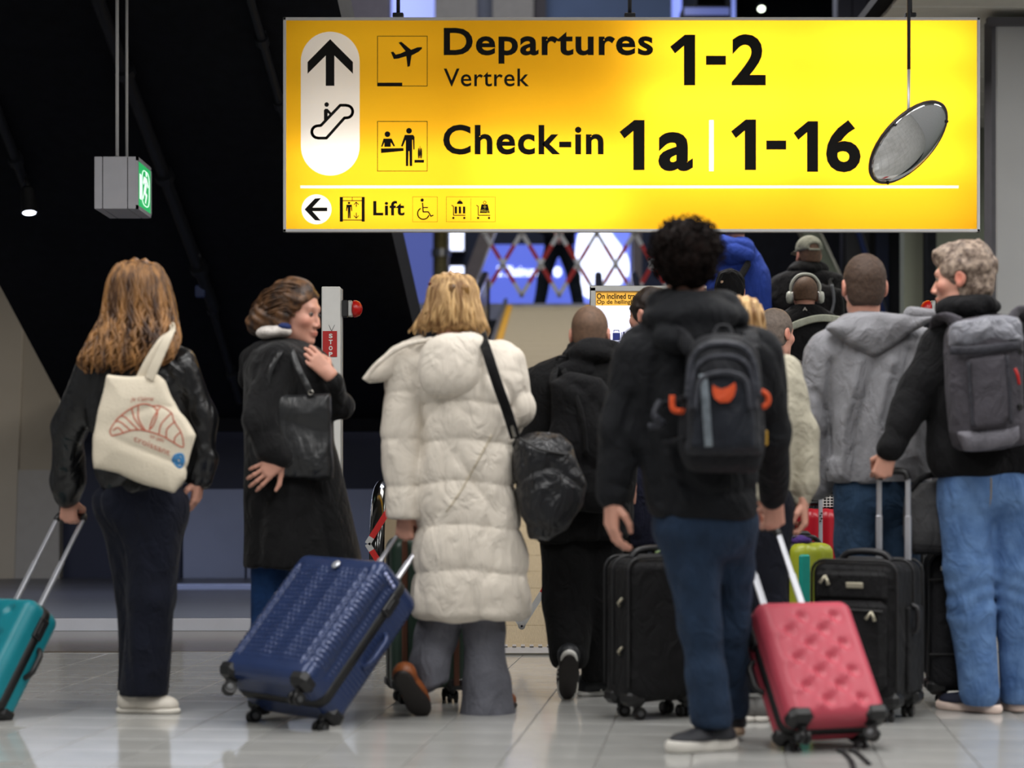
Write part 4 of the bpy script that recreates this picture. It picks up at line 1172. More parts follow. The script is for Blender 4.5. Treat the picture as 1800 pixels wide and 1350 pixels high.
def soft_case(name, label, M, W, H, D, m, hl, hsep, pockets=True, handle=True, group='rolling suitcases in the queue', hx=0.0):
    t = thing(name, label, 'suitcase', M=M, group=group)
    solid('body', folds(rbox((0, D / 2, H / 2), (W / 2, D / 2, H / 2), 0.05), 0.004, (9, 9, 9), 5), m, t, 0.008)
    M_pip = mat('piping_black', '1d1d20', 0.5)
    for yy in (0.02, D * 0.62, D - 0.02):      # piping along the edges
        r_ = 0.05
        pr = [(-W / 2 + r_ - r_ * math.cos(q), H - r_ + r_ * math.sin(q)) for q in np.linspace(0, PI / 2, 5)]
        pr = [(-W / 2, 0.06)] + pr + [(-x, z) for x, z in pr[::-1]] + [(W / 2, 0.06)]
        part('piping', MB().tube([(x * 1.005, yy, z + 0.002) for x, z in pr], 0.0055, 6), M_pip, t, True)
    M_pull = mat('zip_pull', 'b9b39f', 0.35, 0.6)
    if pockets:
        pk = part('front_pocket', MB().box((0, -0.012, H * 0.42), (W * 0.84, 0.05, H * 0.62), bev=0.022), m, t, label=None)
        part('pocket_zip', MB().tube(curve_pts([(-W * 0.4, -0.036, H * 0.66), (0, -0.039, H * 0.665), (W * 0.4, -0.036, H * 0.66)], 4), 0.006, 6), M_zip, pk, True)
        for xx, zz in ((W * 0.28, H * 0.66), (-W * 0.26, H * 0.90)):
            par = pk if zz < H * 0.7 else t
            part('zip_pull', MB().tube([(xx, -0.042, zz), (xx - 0.02, -0.05, zz - 0.028)], [0.005, 0.007], 6).tube([(xx, -0.042, zz), (xx + 0.016, -0.05, zz - 0.034)], [0.005, 0.007], 6), M_pull, par, True)
        part('upper_flap', MB().box((0, -0.006, H * 0.83), (W * 0.84, 0.03, H * 0.2), bev=0.014), m, t)
        part('name_badge', MB().box((0.02, -0.024, H * 0.835), (0.068, 0.006, 0.022), bev=0.003), M_pull, t)
    part('side_panel', MB().box((W / 2 + 0.004, D * 0.62, H * 0.38), (0.014, D * 0.5, H * 0.6), bev=0.006), m, t)
    part('side_handle', MB().tube(curve_pts([(W / 2 + 0.006, D * 0.5, H * 0.5), (W / 2 + 0.03, D * 0.5, H * 0.53), (W / 2 + 0.03, D * 0.5, H * 0.66), (W / 2 + 0.006, D * 0.5, H * 0.69)], 4), 0.011, 8), M_pip, t, True)
    part('top_handle', MB().tube(curve_pts([(-0.10, D * 0.45, H - 0.004), (-0.07, D * 0.45, H + 0.024), (0, D * 0.45, H + 0.032), (0.07, D * 0.45, H + 0.024), (0.10, D * 0.45, H - 0.004)], 5), 0.013, 8), M_pip, t, True)
    for sx in (-1, 1):
        for yy in (0.05, D - 0.05):
            part('corner_guard', MB().box((sx * (W / 2 - 0.035), yy, 0.02), (0.085, 0.085, 0.06), bev=0.018), M_blackplastic, t)
            caster(t, sx * (W / 2 - 0.05), yy, 0.024, 0.7 + sx, (0, 0, -1), 0.062)
    if handle: tele_handle(t, W, D - 0.04, H - 0.04, hl + 0.04, hsep, x0=hx)
    return t
M_soft = cloth('nylon_black', '0f0f12', rough=0.75, spec=0.3)
M_soft2 = cloth('nylon_charcoal', '1b1b1f', rough=0.8, spec=0.3)
# black soft case held by the grey-haired man: front turned left of the camera, side face seen
R = frame_from((1, -0.62, 0), (0, 0, 1), None)
loc = place(R, 1581, 1245, 7.62, (0.185, 0, 0)); loc[2] = 0.062
soft = soft_case('suitcase', 'black soft suitcase with zipped pockets held by the grey-haired man', mtx(R, loc), 0.335, 0.53, 0.30, M_soft, 0.315, 0.115, hx=0.06)
# charcoal case behind his legs
R = frame_from((1, -0.1, 0), (0, 0, 1), None)
loc = place(R, 1692, 1245, 8.13, (0, 0, 0)); loc[2] = 0.062
soft2 = soft_case('suitcase', 'charcoal soft suitcase with a white tag standing behind the legs in light jeans', mtx(R, loc), 0.25, 0.54, 0.22, M_soft2, 0.25, 0.10, pockets=False, handle=False)
part('paper_tag', MB().box((-0.055, -0.008, 0.485), (0.06, 0.006, 0.018), bev=0.002), M_white, soft2, label='white tag')
for zz in (0.44, 0.15): part('front_seam', MB().box((0, -0.004, zz), (0.26, 0.012, 0.008), bev=0.003), M_zip, soft2)
# black case in the centre
R = frame_from((1, 0.5, 0), (0, 0, 1), None)
loc = place(R, 1112, 1250, 7.72, (-0.15, 0, 0)); loc[2] = 0.062
soft3 = soft_case('suitcase', 'black upright soft suitcase left of the legs in dark blue jeans', mtx(R, loc), 0.31, 0.54, 0.22, M_soft, 0.22, 0.10, pockets=False, handle=False)
part('pale_tag', MB().tube(curve_pts([(0.0, 0.09, 0.555), (0.04, 0.08, 0.57), (0.09, 0.08, 0.575)], 4), 0.009, 6, flat=((0, 0, 1), 0.4)), mat('tag_pale_green', 'a9c48a', 0.5), soft3, True, label='pale green tag')
for zz in (0.18, 0.36):
    part('side_zip_pull', MB().tube([(-0.158, 0.08, zz), (-0.172, 0.07, zz + 0.012), (-0.165, 0.05, zz + 0.03)], 0.006, 6), mat('zip_pull', 'b9b39f', 0.35, 0.6), soft3, True)
# red, lime-and-teal cases among the queue
R = frame_from((1, 0.1, 0), (0, 0, 1), None)
M_redcase = mat('case_red', 'b01024', 0.35, var=0.1, spec=0.5)
loc = place(R, 1449, 895, 9.35, (0, 0, 0.52)); loc[2] = 0.26
bench = loc.copy(); loc[2] = 0.062
redc = hard_case('suitcase', 'red hard-shell suitcase glimpsed beside the legs of the man in the grey hoodie', mtx(R, loc), 0.22, P(0, 895, 9.35)[2] - 0.062, 0.22, M_redcase, 'plain', 0.2, 0.08, ang=0.2)
part('pale_piping', MB().tube([(0.055, -0.006, 0.1), (0.055, -0.006, 0.66)], 0.004, 6), M_white, redc)
part('front_tube', MB().box((-0.025, -0.03, 0.60), (0.018, 0.012, 0.36), bev=0.003), M_tube, redc, label='pale handle tube with dark holes')
for k in range(4):
    part('tube_hole', MB().lathe([(0.0035, 0.0), (0.0035, 0.008)], (-0.028 + 0.006 * (k % 2), -0.035, 0.64 + 0.012 * k), (0, -1, 0), 8), M_blackplastic, redc)
M_lime = mat('case_lime', 'a9b22c', 0.4, var=0.05); M_tealband = mat('case_tealband', '0f9a8c', 0.45)
dl2 = 8.72; loc = P(1437, 1240, dl2); loc[2] = 0.062
R = frame_from((1, 0.55, 0), (0, 0, 1), None)
Hl = P(0, 955, dl2)[2] - 0.062
lime = hard_case('suitcase', 'lime green suitcase with a teal zip side, mostly behind the black soft case', mtx(R, loc), 0.20, Hl, 0.15, M_lime, 'plain', 0.02, 0.08, ang=0.4, h=0.007)
part('teal_band', MB().box((-0.07, -0.004, Hl / 2), (0.05, 0.025, Hl - 0.09), bev=0.008), M_tealband, lime, label='teal zip side')
pt = thing('purple_pouch', 'small purple pouch on top of the lime suitcase', 'pouch', loc + [0, 0.02, Hl])
solid('pouch_body', folds(ell(loc + np.array([-0.06, 0.05, Hl + 0.012]), (0.045, 0.05, 0.022)), 0.003, 40, 3), cloth('purple_cloth', '5b3f8c'), pt, 0.006)
part('pouch_zip', MB().tube([loc + np.array([-0.1, 0.02, Hl + 0.025]), loc + np.array([-0.02, 0.02, Hl + 0.028])], 0.004, 6), M_zip, pt)
pb = thing('plaid_bag', 'small dark checked bag behind the hand in the sage sleeve', 'bag', P(1452, 894, 9.47))
sb_ = slab([(1438, 872), (1470, 868), (1474, 893), (1440, 894)], 9.47, 0.05, 0.4)
solid('bag_body', sb_, M_soft, pb, 0.006)
mb = MB()
for q in range(6): mb.box(P(1441 + q * 6, 882, 9.41), (0.003, 0.006, 0.05))
for q in range(4): mb.box(P(1456, 875 + q * 5, 9.409), (0.08, 0.006, 0.003))
part('check_lines', mb, M_white, pb)
# grey bag riding on the charcoal case
gb = thing('grey_bag', 'grey soft bag resting on the charcoal suitcase behind the black one', 'bag', P(1640, 975, 8.13))
M_greybag = cloth('canvas_grey', '515153', rough=0.85)
solid('bag_body', folds(slab([(1592, 872), (1610, 848), (1650, 838), (1718, 842), (1725, 960), (1700, 972), (1600, 968), (1590, 940)], 8.13, 0.075, 0.5, 0.03), 0.007, 16, 4), M_greybag, gb, 0.008)
part('carry_strap', MB().tube(curve_pts([P(1600, 862, 8.07), P(1625, 838, 8.07), P(1665, 836, 8.07), P(1700, 850, 8.07)], 5), 0.012, 6, flat=((0, 1, 0), 0.5)), M_soft, gb, True)
part('bottom_band', MB().box(P(1655, 966, 8.13), (0.25, 0.15, 0.035), bev=0.012), M_soft, gb)
# loose straps on the floor by the pink case
for pts_, lb in (([(1478, 1322, 6.68), (1488, 1330, 6.66), (1497, 1342, 6.62), (1502, 1360, 6.56)], 'thin black strap trailing on the floor under the pink suitcase'),
                 ([(1500, 1322, 6.68), (1514, 1332, 6.65), (1528, 1346, 6.6)], 'shorter black strap end on the floor under the pink suitcase')):
    t = thing('trailing_strap', lb, 'strap', P(*pts_[0]), 'straps under the pink suitcase')
    pp = []
    for a_, b_, c_ in pts_:
        q = P(a_, b_, c_); dd = CAMZ * F / (b_ - HY); pp.append([(a_ - CX) / F * dd, dd, 0.006])
    part('webbing', MB().tube(curve_pts(pp, 5), 0.009, 6, flat=((0, 0, 1), 0.4)), M_soft, t, True)
    part('buckle', MB().box(pp[0], (0.03, 0.03, 0.012), bev=0.004), M_blackplastic, t)
# ================================================================== PEOPLE
def unit(v): v = np.asarray(v, float); return v / np.linalg.norm(v)
M_skin = mat('skin', 'd09a86', 0.5, var=0.06, vscale=25, sss=0.06, attr=True, spec=0.4)
M_skin2 = mat('skin_brown', 'c48c74', 0.5, var=0.06, vscale=25, sss=0.05, attr=True, spec=0.4)
M_eye = mat('eye_white', '7d6c62', 0.4); M_iris = mat('iris_dark', '2a1c14', 0.2)
def hair_mat(name, c1, c2, sc=(60, 60, 5), rough=0.5):
    return mat(name, c1, rough, col2=c2, vscale=1.0, stretch=sc, bump=0.35, bscale=1.6, spec=0.4)

class Head:
    def __init__(s, c, fwd, up=(0, 0, 1), k=1.0, fine=0.0):
        s.c = np.asarray(c, float); y = unit(fwd); x = unit(np.cross(y, up)); z = np.cross(x, y)
        s.R = np.stack([x, y, z], 1); s.k = k; s.fine = fine      # fine: softer brow, jaw and nose
    def w(s, p): return s.c + s.R @ (np.asarray(p, float) * s.k)
    def e(s, c, r): return ell(s.w(c), np.array(r) * s.k, s.R)
    def r(s, a, b, ra, rb=None): return rc(s.w(a), s.w(b), ra * s.k, (ra if rb is None else rb) * s.k)
    def cut(s, a, n, off, k=0.006):
        """keep the part of a where n . local < off"""
        nw = s.R @ unit(n); return CUT(a, nw, float(nw @ s.c) + off * s.k, k)
    def local(s, p): return ((p - s.c) @ s.R) / s.k
    def field(s, neck):
        skull = U(0.03, s.e((0, -0.012, 0.035), (0.076, 0.095, 0.088)), s.e((0, 0.022, -0.035), (0.062, 0.068, 0.082)))
        face = U(0.018, skull, s.r((0.036 - 0.006 * s.fine, 0.02, -0.075), (0.012 - 0.005 * s.fine, 0.068, -0.098), 0.026, 0.022 - 0.003 * s.fine), s.r((-0.036 + 0.006 * s.fine, 0.02, -0.075), (-0.012 + 0.005 * s.fine, 0.068, -0.098), 0.026, 0.022 - 0.003 * s.fine),
                 s.e((0.04, 0.058, -0.022), (0.026, 0.026, 0.024)), s.e((-0.04, 0.058, -0.022), (0.026, 0.026, 0.024)), s.r((-0.03, 0.078 - 0.004 * s.fine, 0.024), (0.03, 0.078 - 0.004 * s.fine, 0.024), 0.014))
        for sx in (-1, 1): face = SUB(face, s.e((sx * 0.032, 0.098, 0.004), (0.019, 0.015, 0.011)), 0.012)
        face = U(0.008, face, s.r((0, 0.086 - 0.002 * s.fine, 0.004), (0, 0.104 - 0.004 * s.fine, -0.034 + 0.003 * s.fine), 0.007, 0.0105 - 0.0018 * s.fine), s.e((0.012, 0.094, -0.04), (0.009, 0.012, 0.008)), s.e((-0.012, 0.094, -0.04), (0.009, 0.012, 0.008)),
                 s.e((0, 0.087, -0.064), (0.022, 0.012, 0.0065)), s.e((0, 0.085, -0.075), (0.018, 0.012, 0.007)))
        for sx in (-1, 1):
            ear = U(0.006, s.e((sx * 0.081, -0.012, 0.0), (0.010, 0.021, 0.031)), s.e((sx * 0.078, -0.006, -0.024), (0.008, 0.012, 0.013)))
            ear = SUB(ear, s.e((sx * 0.092, -0.006, 0.0), (0.008, 0.011, 0.018)), 0.006)
            face = U(0.006, face, ear)
        n0 = s.w((0, -0.018, -0.06)); n1 = np.asarray(neck, float)
        return U(0.025, face, rc(n0, n1, 0.052 * s.k, 0.060 * s.k), rc(n1, n1 + [0, 0, -0.10], 0.062 * s.k, 0.10 * s.k))
    def tint(s, v, red=0.5):
        L = s.local(v); t = np.ones((len(v), 3))
        def g(c, r, col, a):
            w = np.exp(-(((L - np.array(c)) / np.array(r)) ** 2).sum(1))[:, None] * a
            return w, np.array(col)
        for c, r, col, a in (((0, 0.095, -0.069), (0.022, 0.02, 0.010), (0.80, 0.42, 0.42), 1), ((0.05, 0.07, -0.03), (0.025, 0.03, 0.022), (1.0, 0.74, 0.72), red), ((-0.05, 0.07, -0.03), (0.025, 0.03, 0.022), (1.0, 0.74, 0.72), red),
                             ((0.086, -0.01, 0), (0.014, 0.025, 0.035), (1.0, 0.6, 0.55), red), ((-0.086, -0.01, 0), (0.014, 0.025, 0.035), (1.0, 0.6, 0.55), red),
                             ((0, 0.11, -0.036), (0.015, 0.014, 0.014), (1, 0.72, 0.68), red), ((0.033, 0.088, 0.026), (0.019, 0.02, 0.004), (0.42, 0.33, 0.28), .9), ((-0.033, 0.088, 0.026), (0.019, 0.02, 0.004), (0.42, 0.33, 0.28), .9),
                             ((0.032, 0.085, 0.004), (0.02, 0.02, 0.007), (0.62, 0.45, 0.42), .8), ((-0.032, 0.085, 0.004), (0.02, 0.02, 0.007), (0.62, 0.45, 0.42), .8)):
            w, cc = g(c, r, col, a); t = t * (1 - w) + t * cc * w
        return t
    def eyes(s, parent):
        for sx in (-1, 1):
            e = MB(); e.lathe([(0.0115 * math.cos(a), 0.0115 * math.sin(a)) for a in np.linspace(-1.5, 1.5, 8)], s.w((sx * 0.032, 0.0755, 0.004)), s.R[:, 1], 12)
            o = part('eye', e, M_eye, parent, True)
            part('iris', MB().lathe([(0.0075, 0.0095), (0.0065, 0.0115), (0.001, 0.0122)], s.w((sx * 0.032, 0.0755, 0.004)), s.R[:, 1], 12), M_iris, o)
    def cap(s, grow=0.007, c=0.028, tilt=(0, 0.8, -0.6), nape=0.085):
        h = U(0.03, s.e((0, -0.014, 0.037), (0.076 + grow, 0.096 + grow, 0.088 + grow)), s.e((0, -0.03, -0.03), (0.062 + grow, 0.062 + grow, 0.06 + grow)))
        h = s.cut(h, tilt, c); h = s.cut(h, (0, 0, -1), nape)
        return h

def hand(w, along, palm, side, curl=(0.5, 0.6, 0.4), thumb=0.3, k=1.0, spread=0.06):
    """w wrist, along = towards fingertips, palm = palm normal, side +1: thumb on the +x side of (along x palm)"""
    z = unit(along); y = unit(np.asarray(palm, float) - z * (np.asarray(palm, float) @ z)); x = np.cross(y, z) * side
    T = lambda p: np.asarray(w, float) + k * (x * p[0] + y * p[1] + z * p[2])
    fs = [rc(T((0.016, 0, -0.01)), T((0.024, 0, 0.082)), 0.017 * k, 0.0125 * k), rc(T((0, 0, -0.01)), T((0.006, 0, 0.088)), 0.0175 * k, 0.013 * k),
          rc(T((-0.008, 0, -0.01)), T((-0.012, 0, 0.085)), 0.0165 * k, 0.0125 * k), rc(T((-0.016, 0, -0.01)), T((-0.029, 0, 0.074)), 0.015 * k, 0.011 * k),
          rc(T((0, 0, -0.008)), T((0, 0, 0.01)), 0.022 * k, 0.022 * k)]
    palm_ = U(0.012, *fs)
    fg = []
    for i, (bx_, bz, ls) in enumerate(((0.029, 0.086, (0.040, 0.024, 0.020)), (0.0085, 0.092, (0.044, 0.028, 0.021)), (-0.0125, 0.088, (0.041, 0.026, 0.020)), (-0.032, 0.076, (0.032, 0.020, 0.018)))):
        p = np.array([bx_, 0.0, bz]); a = 0.0; sp = (1.5 - i) * spread
        r = (0.0095, 0.0085, 0.0078, 0.0066) if i < 3 else (0.0082, 0.0074, 0.0068, 0.006)
        for j in range(3):
            a += curl[j] * (1 + 0.10 * i)
            q = p + ls[j] * np.array([math.sin(sp) * math.cos(a), math.sin(a), math.cos(a)])
            fg.append(rc(T(p), T(q), r[j] * k, r[j + 1] * k)); p = q
    t0 = np.array([0.018, 0.006, 0.018]); t1 = t0 + np.array([0.028, 0.014 + 0.012 * thumb, 0.026]); t2 = t1 + np.array([0.010 - 0.022 * thumb, 0.010 + 0.016 * thumb, 0.028]); t3 = t2 + np.array([-0.002 - 0.016 * thumb, 0.006 + 0.008 * thumb, 0.024])
    th = [rc(T(t0), T(t1), 0.0155 * k, 0.0115 * k), rc(T(t1), T(t2), 0.0112 * k, 0.0095 * k), rc(T(t2), T(t3), 0.0095 * k, 0.0075 * k)]
    return U(0.004, palm_, *fg, *th)

def join_nets(items):
    V, Q, T, n = [], [], [], 0
    for sd, h, tf in items:
        v, q = nets(sd, h); V.append(v); Q.append(q + n); n += len(v)
        T.append(tf(v) if tf else np.ones((len(v), 3)))
    return np.concatenate(V), np.concatenate(Q), np.concatenate(T)
def body(parent, d, J, head, neck, hands, skin=None, red=0.5, hh=0.0048):
    """one skin mesh: head and hands finely, the clothed rest coarsely"""
    w = {k: P(v[0], v[1], d + (v[2] if len(v) > 2 else 0)) for k, v in J.items()}
    if 'cr' not in w: w['cr'] = (w['hl'] + w['hr']) / 2
    seg = [rc(w['cr'] + [0, 0, 0.05], np.asarray(neck) - [0, 0, 0.16], 0.10, 0.105), rc(w['sl'], w['sr'], 0.045), rc(np.asarray(neck) - [0, 0, 0.1], neck, 0.06, 0.055)]
    for a, b, c, r in (('sl', 'el', 'wl', (0.034, 0.028, 0.022)), ('sr', 'er', 'wr', (0.034, 0.028, 0.022)), ('hl', 'kl', 'al', (0.05, 0.034, 0.024)), ('hr', 'kr', 'ar', (0.05, 0.034, 0.024))):
        if a in w and b in w and c in w: seg += [rc(w[a], w[b], r[0], r[1]), rc(w[b], w[c], r[1], r[2])]
    items = [(U(0.03, *seg), 0.016, None), (head.field(neck), hh, lambda v: head.tint(v, red))]
    for h in hands: items.append((h, 0.0036, None))
    v, q, t = join_nets(items)
    NTRI[0] += 2 * len(q)
    o = link('body', mesh_np('body', v - ORG[parent.name], quads=q, tint=t), skin or M_skin, parent)
    ORG[o.name] = ORG[parent.name]
    head.eyes(o)
    return w
def limb(d, pts, n=None):
    """chain of tapered pieces; pts (px, py, dd, radius px)"""
    k = S(d); w = [P(p[0], p[1], d + p[2]) for p in pts]; r = [p[3] / k for p in pts]
    return U(0.03, *[rc(w[i], w[i + 1], r[i], r[i + 1]) for i in range(len(w) - 1)])
def zcut(sd, d, py, below=True, k=0.008):
    z = CAMZ + (HY - py) / S(d)
    return CUT(sd, (0, 0, -1 if below else 1), -z if below else z, k)
def shoe(parent, heel, toe, m_up, m_sole, up=(0, 0, 1), k=1.0, h=0.005, w=0.042, low=True, sole_t=0.022):
    """heel and toe = world points of the sole's underside"""
    heel = np.asarray(heel, float); toe = np.asarray(toe, float); L = np.linalg.norm(toe - heel); y = (toe - heel) / L
    x = unit(np.cross(y, up)); z = np.cross(x, y); R = np.stack([x, y, z], 1)
    T = lambda p: heel + R @ (np.array(p) * np.array([1, L / 0.28, 1]))
    last = [((0, 0.035, 0.0), w * 0.80), ((0, 0.12, 0), w * 0.78), ((0, 0.20, 0), w * 1.02), ((0, 0.245, 0), w * 0.86)]
    up_ = U(0.03, rc(T((0, 0.045, 0.05)), T((0, 0.06, 0.075)), 0.038, 0.036), rc(T((0, 0.05, 0.042)), T((0, 0.15, 0.045)), 0.040, 0.034), rc(T((0, 0.15, 0.040)), T((0, 0.238, 0.032)), 0.036, 0.028), ell(T((0, 0.2, 0.032)), (w * 0.98, 0.07, 0.028), R))
    nz = R @ np.array([0, 0, -1.0]); up_ = CUT(up_, nz, float(nz @ heel) - sole_t * 0.9, 0.004)
    top = R @ np.array([0, 0.12, 1.0]); top = unit(top)
    if low: up_ = CUT(up_, top, float(top @ T((0, 0.06, 0.088))), 0.006)
    so = U(0.02, *[ell(T((p[0], p[1], sole_t * 0.5)), (r, r * 1.25, sole_t * 0.9), R) for p, r in last])
    so = U(0.01, so, rbox(T((0, 0.13, sole_t * 0.5)), (w * 0.74, 0.10 * L / 0.28, sole_t * 0.5), 0.008, R))
    so = CUT(CUT(so, nz, float(nz @ heel), 0.003), -nz, float(-nz @ heel) + sole_t, 0.004)
    o = solid('shoe', up_, m_up, parent, h)
    solid('sole', so, m_sole, o, h)
    return o, T, R
def seam(parent, name, pts, d, sd, r, m, y0=None, n=10, off=0.0):
    """thin raised line laid on the front of a soft body, px points"""
    c = curve_pts([(a, b, 0) for a, b in pts], n)
    w = np.array([P(a[0], a[1], d) for a in c])
    y = surf_y(sd, w[:, 0], w[:, 2], (d - 0.6) if y0 is None else y0) - off
    # correct px parallax for the new depth
    w = np.array([P(a[0], a[1], yy) for a, yy in zip(c, y)])
    return part(name, MB().tube(w, r, 6), m, parent, True)
def strand_tubes(mb, loft, n, z_top, z_bot, a0, a1, r, seed, amp=0.010, lift=0.004, steps=22, jag=0.05):
    """locks of long hair hanging down the outside of a loft"""
    rs = np.random.RandomState(seed)
    for i in range(n):
        a = a0 + (a1 - a0) * (i + rs.rand()) / n
        zb = z_bot + rs.rand() * jag; zt = z_top - rs.rand() * 0.02
        ph = rs.rand() * 6; wl = 0.10 + 0.06 * rs.rand(); pth = []; rad = []
        for j in range(steps):
            t = j / (steps - 1); z = zt + (zb - zt) * t
            cx, cy, A, B = loft.at(z)
            aa = a + amp * 4 * t * math.sin(ph + (zt - z) / wl * 6.28) / max(A, 0.05) * 0.25
            e = 1 + (lift + amp * 0.5 * t * math.sin(ph * 2 + (zt - z) / wl * 5)) / max(A, 0.04)
            pth.append((cx + A * e * math.cos(aa), cy + B * e * math.sin(aa), z)); rad.append(r * (0.5 + 0.9 * min(1, t * 4)) * (1.0 if t < 0.75 else 1 - (t - 0.75) * 2.8))
        mb.tube(pth, rad, 5, cap=False)
def person(label, x_px, y_px, d, group=None):
    p = P(x_px, y_px, d); p[2] = max(p[2], 0)
    return thing('person', label, 'person', p, group)

M_denim_dk = cloth('denim_dark', '22344c', var=0.35, rough=0.85, bscale=50)
M_denim_lt = cloth('denim_light', '6688b8', var=0.3, rough=0.85, bscale=50, col2='4c6c9c')
M_denim_md = cloth('denim_mid', '2b425c', var=0.3, rough=0.85, bscale=50)
M_jet = cloth('cloth_jet', '0a0a0c', sheen=0.05)
M_blk = cloth('cloth_black', '0d0d10', sheen=0.08)
M_navyc = cloth('cloth_navy', '10131f', sheen=0.08)
M_strap = cloth('webbing_black', '101012', bump=0.1)

# ------------------------------------------------------------------ 1 woman with long hair and the tote bag
d = 8.0
p = person('woman with long copper-blonde hair, black leather jacket and navy trousers', 255, 1250, d)
hd = Head(P(238, 523, d + 0.01), (0.22, 1, 0.02), k=0.97)
hL = hand(P(121, 876, d + 0.18), (0, 0.02, -1), (0.25, 1, 0), -1, (1.35, 1.25, 0.8), 1.0, 0.98)
hR = hand(P(350, 842, d + 0.02), (-0.16, 0.1, -1), (-1, 0.3, 0.1), 1, (0.45, 0.55, 0.4), 0.2, 0.97)
body(p, d, dict(sl=(175, 640), sr=(300, 635), el=(124, 750, 0.06), wl=(121, 872, 0.18), er=(348, 745), wr=(350, 842, 0.02), hl=(222, 880, 0.08), hr=(275, 880), kl=(240, 1050, 0.1), al=(228, 1200, 0.18), kr=(268, 1050), ar=(250, 1215)), hd, P(238, 612, d + 0.02), [hL, hR])
M_leather = mat('jacket_leather', '0d0e11', 0.32, var=0.2, bump=0.25, bscale=35, spec=0.6, wr=0.7, wscale=7)
jl = Loft(d, [(600, 205, 272, .075), (616, 175, 312, .10), (640, 152, 332, .12), (700, 152, 330, .13), (780, 162, 327, .135), (840, 170, 322, .135), (866, 184, 310, .13), (874, 190, 300, .12)])
jk = U(0.03, jl.sd(), limb(d, [(172, 645, 0, 40), (122, 752, 0.06, 32), (119, 845, 0.16, 29), (120, 868, 0.18, 23)]), limb(d, [(312, 640, 0, 36), (350, 735, 0.02, 33), (354, 800, 0.02, 25), (350, 840, 0.02, 20)]))
jk = U(0.02, jk, rc(P(188, 868, d), P(300, 868, d), 0.03))
jk = folds(jk, 0.006, (13, 13, 17), 11, 0.008)
solid('leather_jacket', jk, M_leather, p, 0.0075)
tr = U(0.05, Loft(d, [(840, 178, 318, .12), (880, 168, 325, .125), (940, 190, 318, .10)]).sd(edge=0.09), limb(d, [(228, 900, 0.06, 52), (247, 1040, 0.10, 40), (238, 1215, 0.17, 34)]), limb(d, [(272, 900, -0.01, 52), (268, 1050, -0.02, 42), (249, 1226, 0, 42)]))
tr = zcut(folds(tr, 0.006, (22, 22, 4), 5, 0.004), d, 1222)
solid('wide_trousers', tr, cloth('trouser_navy', '0f1322', sheen=0.1), p, 0.0085)
M_cream = mat('shoe_cream', 'e4dcd0', 0.5); M_creams = mat('shoe_sole_cream', 'efe9de', 0.5)
shoe(p, [P(208, 0, d)[0], 8.02, 0], [P(311, 0, d)[0], 7.99, 0], M_cream, M_creams, h=0.006)
shoe(p, [P(203, 0, d)[0], 8.16, 0.05], [P(232, 0, d)[0], 8.36, 0.0], M_cream, M_creams, h=0.006)
hl_ = Loft(d, [(455, 228, 255, .035, 0.0), (462, 212, 272, .07, 0.0), (480, 198, 287, .105, 0.0), (515, 190, 299, .118, -.005), (560, 183, 308, .11, -.02), (595, 170, 316, .085, -.07), (620, 160, 312, .06, -.105), (645, 154, 290, .04, -.125), (655, 165, 255, .02, -.13)])
hs = hl_.sd(2.1)
hs = DISP(hs, lambda q: 0.007 * np.sin(q[:, 0] * 175 + 2.2 * np.sin(q[:, 2] * 26) + 1.2 * np.sin(q[:, 2] * 51 + q[:, 0] * 20)) + 0.004 * wob(q, (45, 45, 10), 2), 0.015)
zt_, zb_ = P(0, 540, d)[2], P(0, 655, d)[2]
hs = DISP(hs, lambda q: -0.020 * np.clip((zt_ - q[:, 2]) / (zt_ - zb_), 0, 1.1) ** 1.5 * np.clip(np.sin(q[:, 0] * 88 + 2.0 * np.sin(q[:, 2] * 21) + 0.6), 0, 1) ** 1.5, 0.005)
hs = SUB(hs, ell(hd.w((0, 0.09, -0.05)), (0.06, 0.05, 0.10), hd.R), 0.01)
mb = MB(); strand_tubes(mb, hl_, 120, P(0, 462, d)[2], P(0, 662, d)[2], -PI * 1.08, PI * 0.08, 0.0052, 3, 0.022, jag=0.07)
solid('long_hair', hs, hair_mat('hair_copper', 'a17343', '3a2314', (36, 36, 3)), p, 0.006, more=mb)

# canvas tote on her shoulder
M_canvas = mat('canvas_cream', 'ddd2bd', 0.85, var=0.06, bump=0.2, bscale=120)
dt = d - 0.215
tb = thing('tote_bag', 'cream canvas tote bag printed with croissants on the shoulder of the long-haired woman', 'bag', P(250, 865, dt))
ts = slab([(188, 658), (232, 662), (276, 662), (288, 672), (300, 697), (322, 730), (343, 765), (336, 800), (326, 842), (306, 867), (255, 850), (210, 832), (163, 826), (165, 770), (176, 710)], dt, 0.05, 0.6, 0.012)
ts = folds(ts, 0.005, (14, 10, 16), 31, 0.004)
solid('bag_body', ts, M_canvas, tb, 0.006)
for pts_ in ([(262, 668, -0.045), (278, 630, -0.05), (296, 590, -0.03), (306, 575, 0.06), (300, 585, 0.2)], [(246, 668, -0.01), (262, 636, -0.02), (285, 600, 0.0), (300, 580, 0.08), (300, 585, 0.2)]):
    part('strap', MB().tube(curve_pts([P(a_, b_, dt + c_) for a_, b_, c_ in pts_], 6), 0.019, 8, flat=((0.3, 1, 0.2), 0.14)), M_canvas, tb, True)
M_print = mat('print_rust', 'bf6a54', 0.8); M_pblue = mat('print_blue', '3b82b8', 0.8)
pr_ = tb
Zt = lambda pts: [(80 + x / 4.219, 740 + y / 4.219) for x, y in pts]
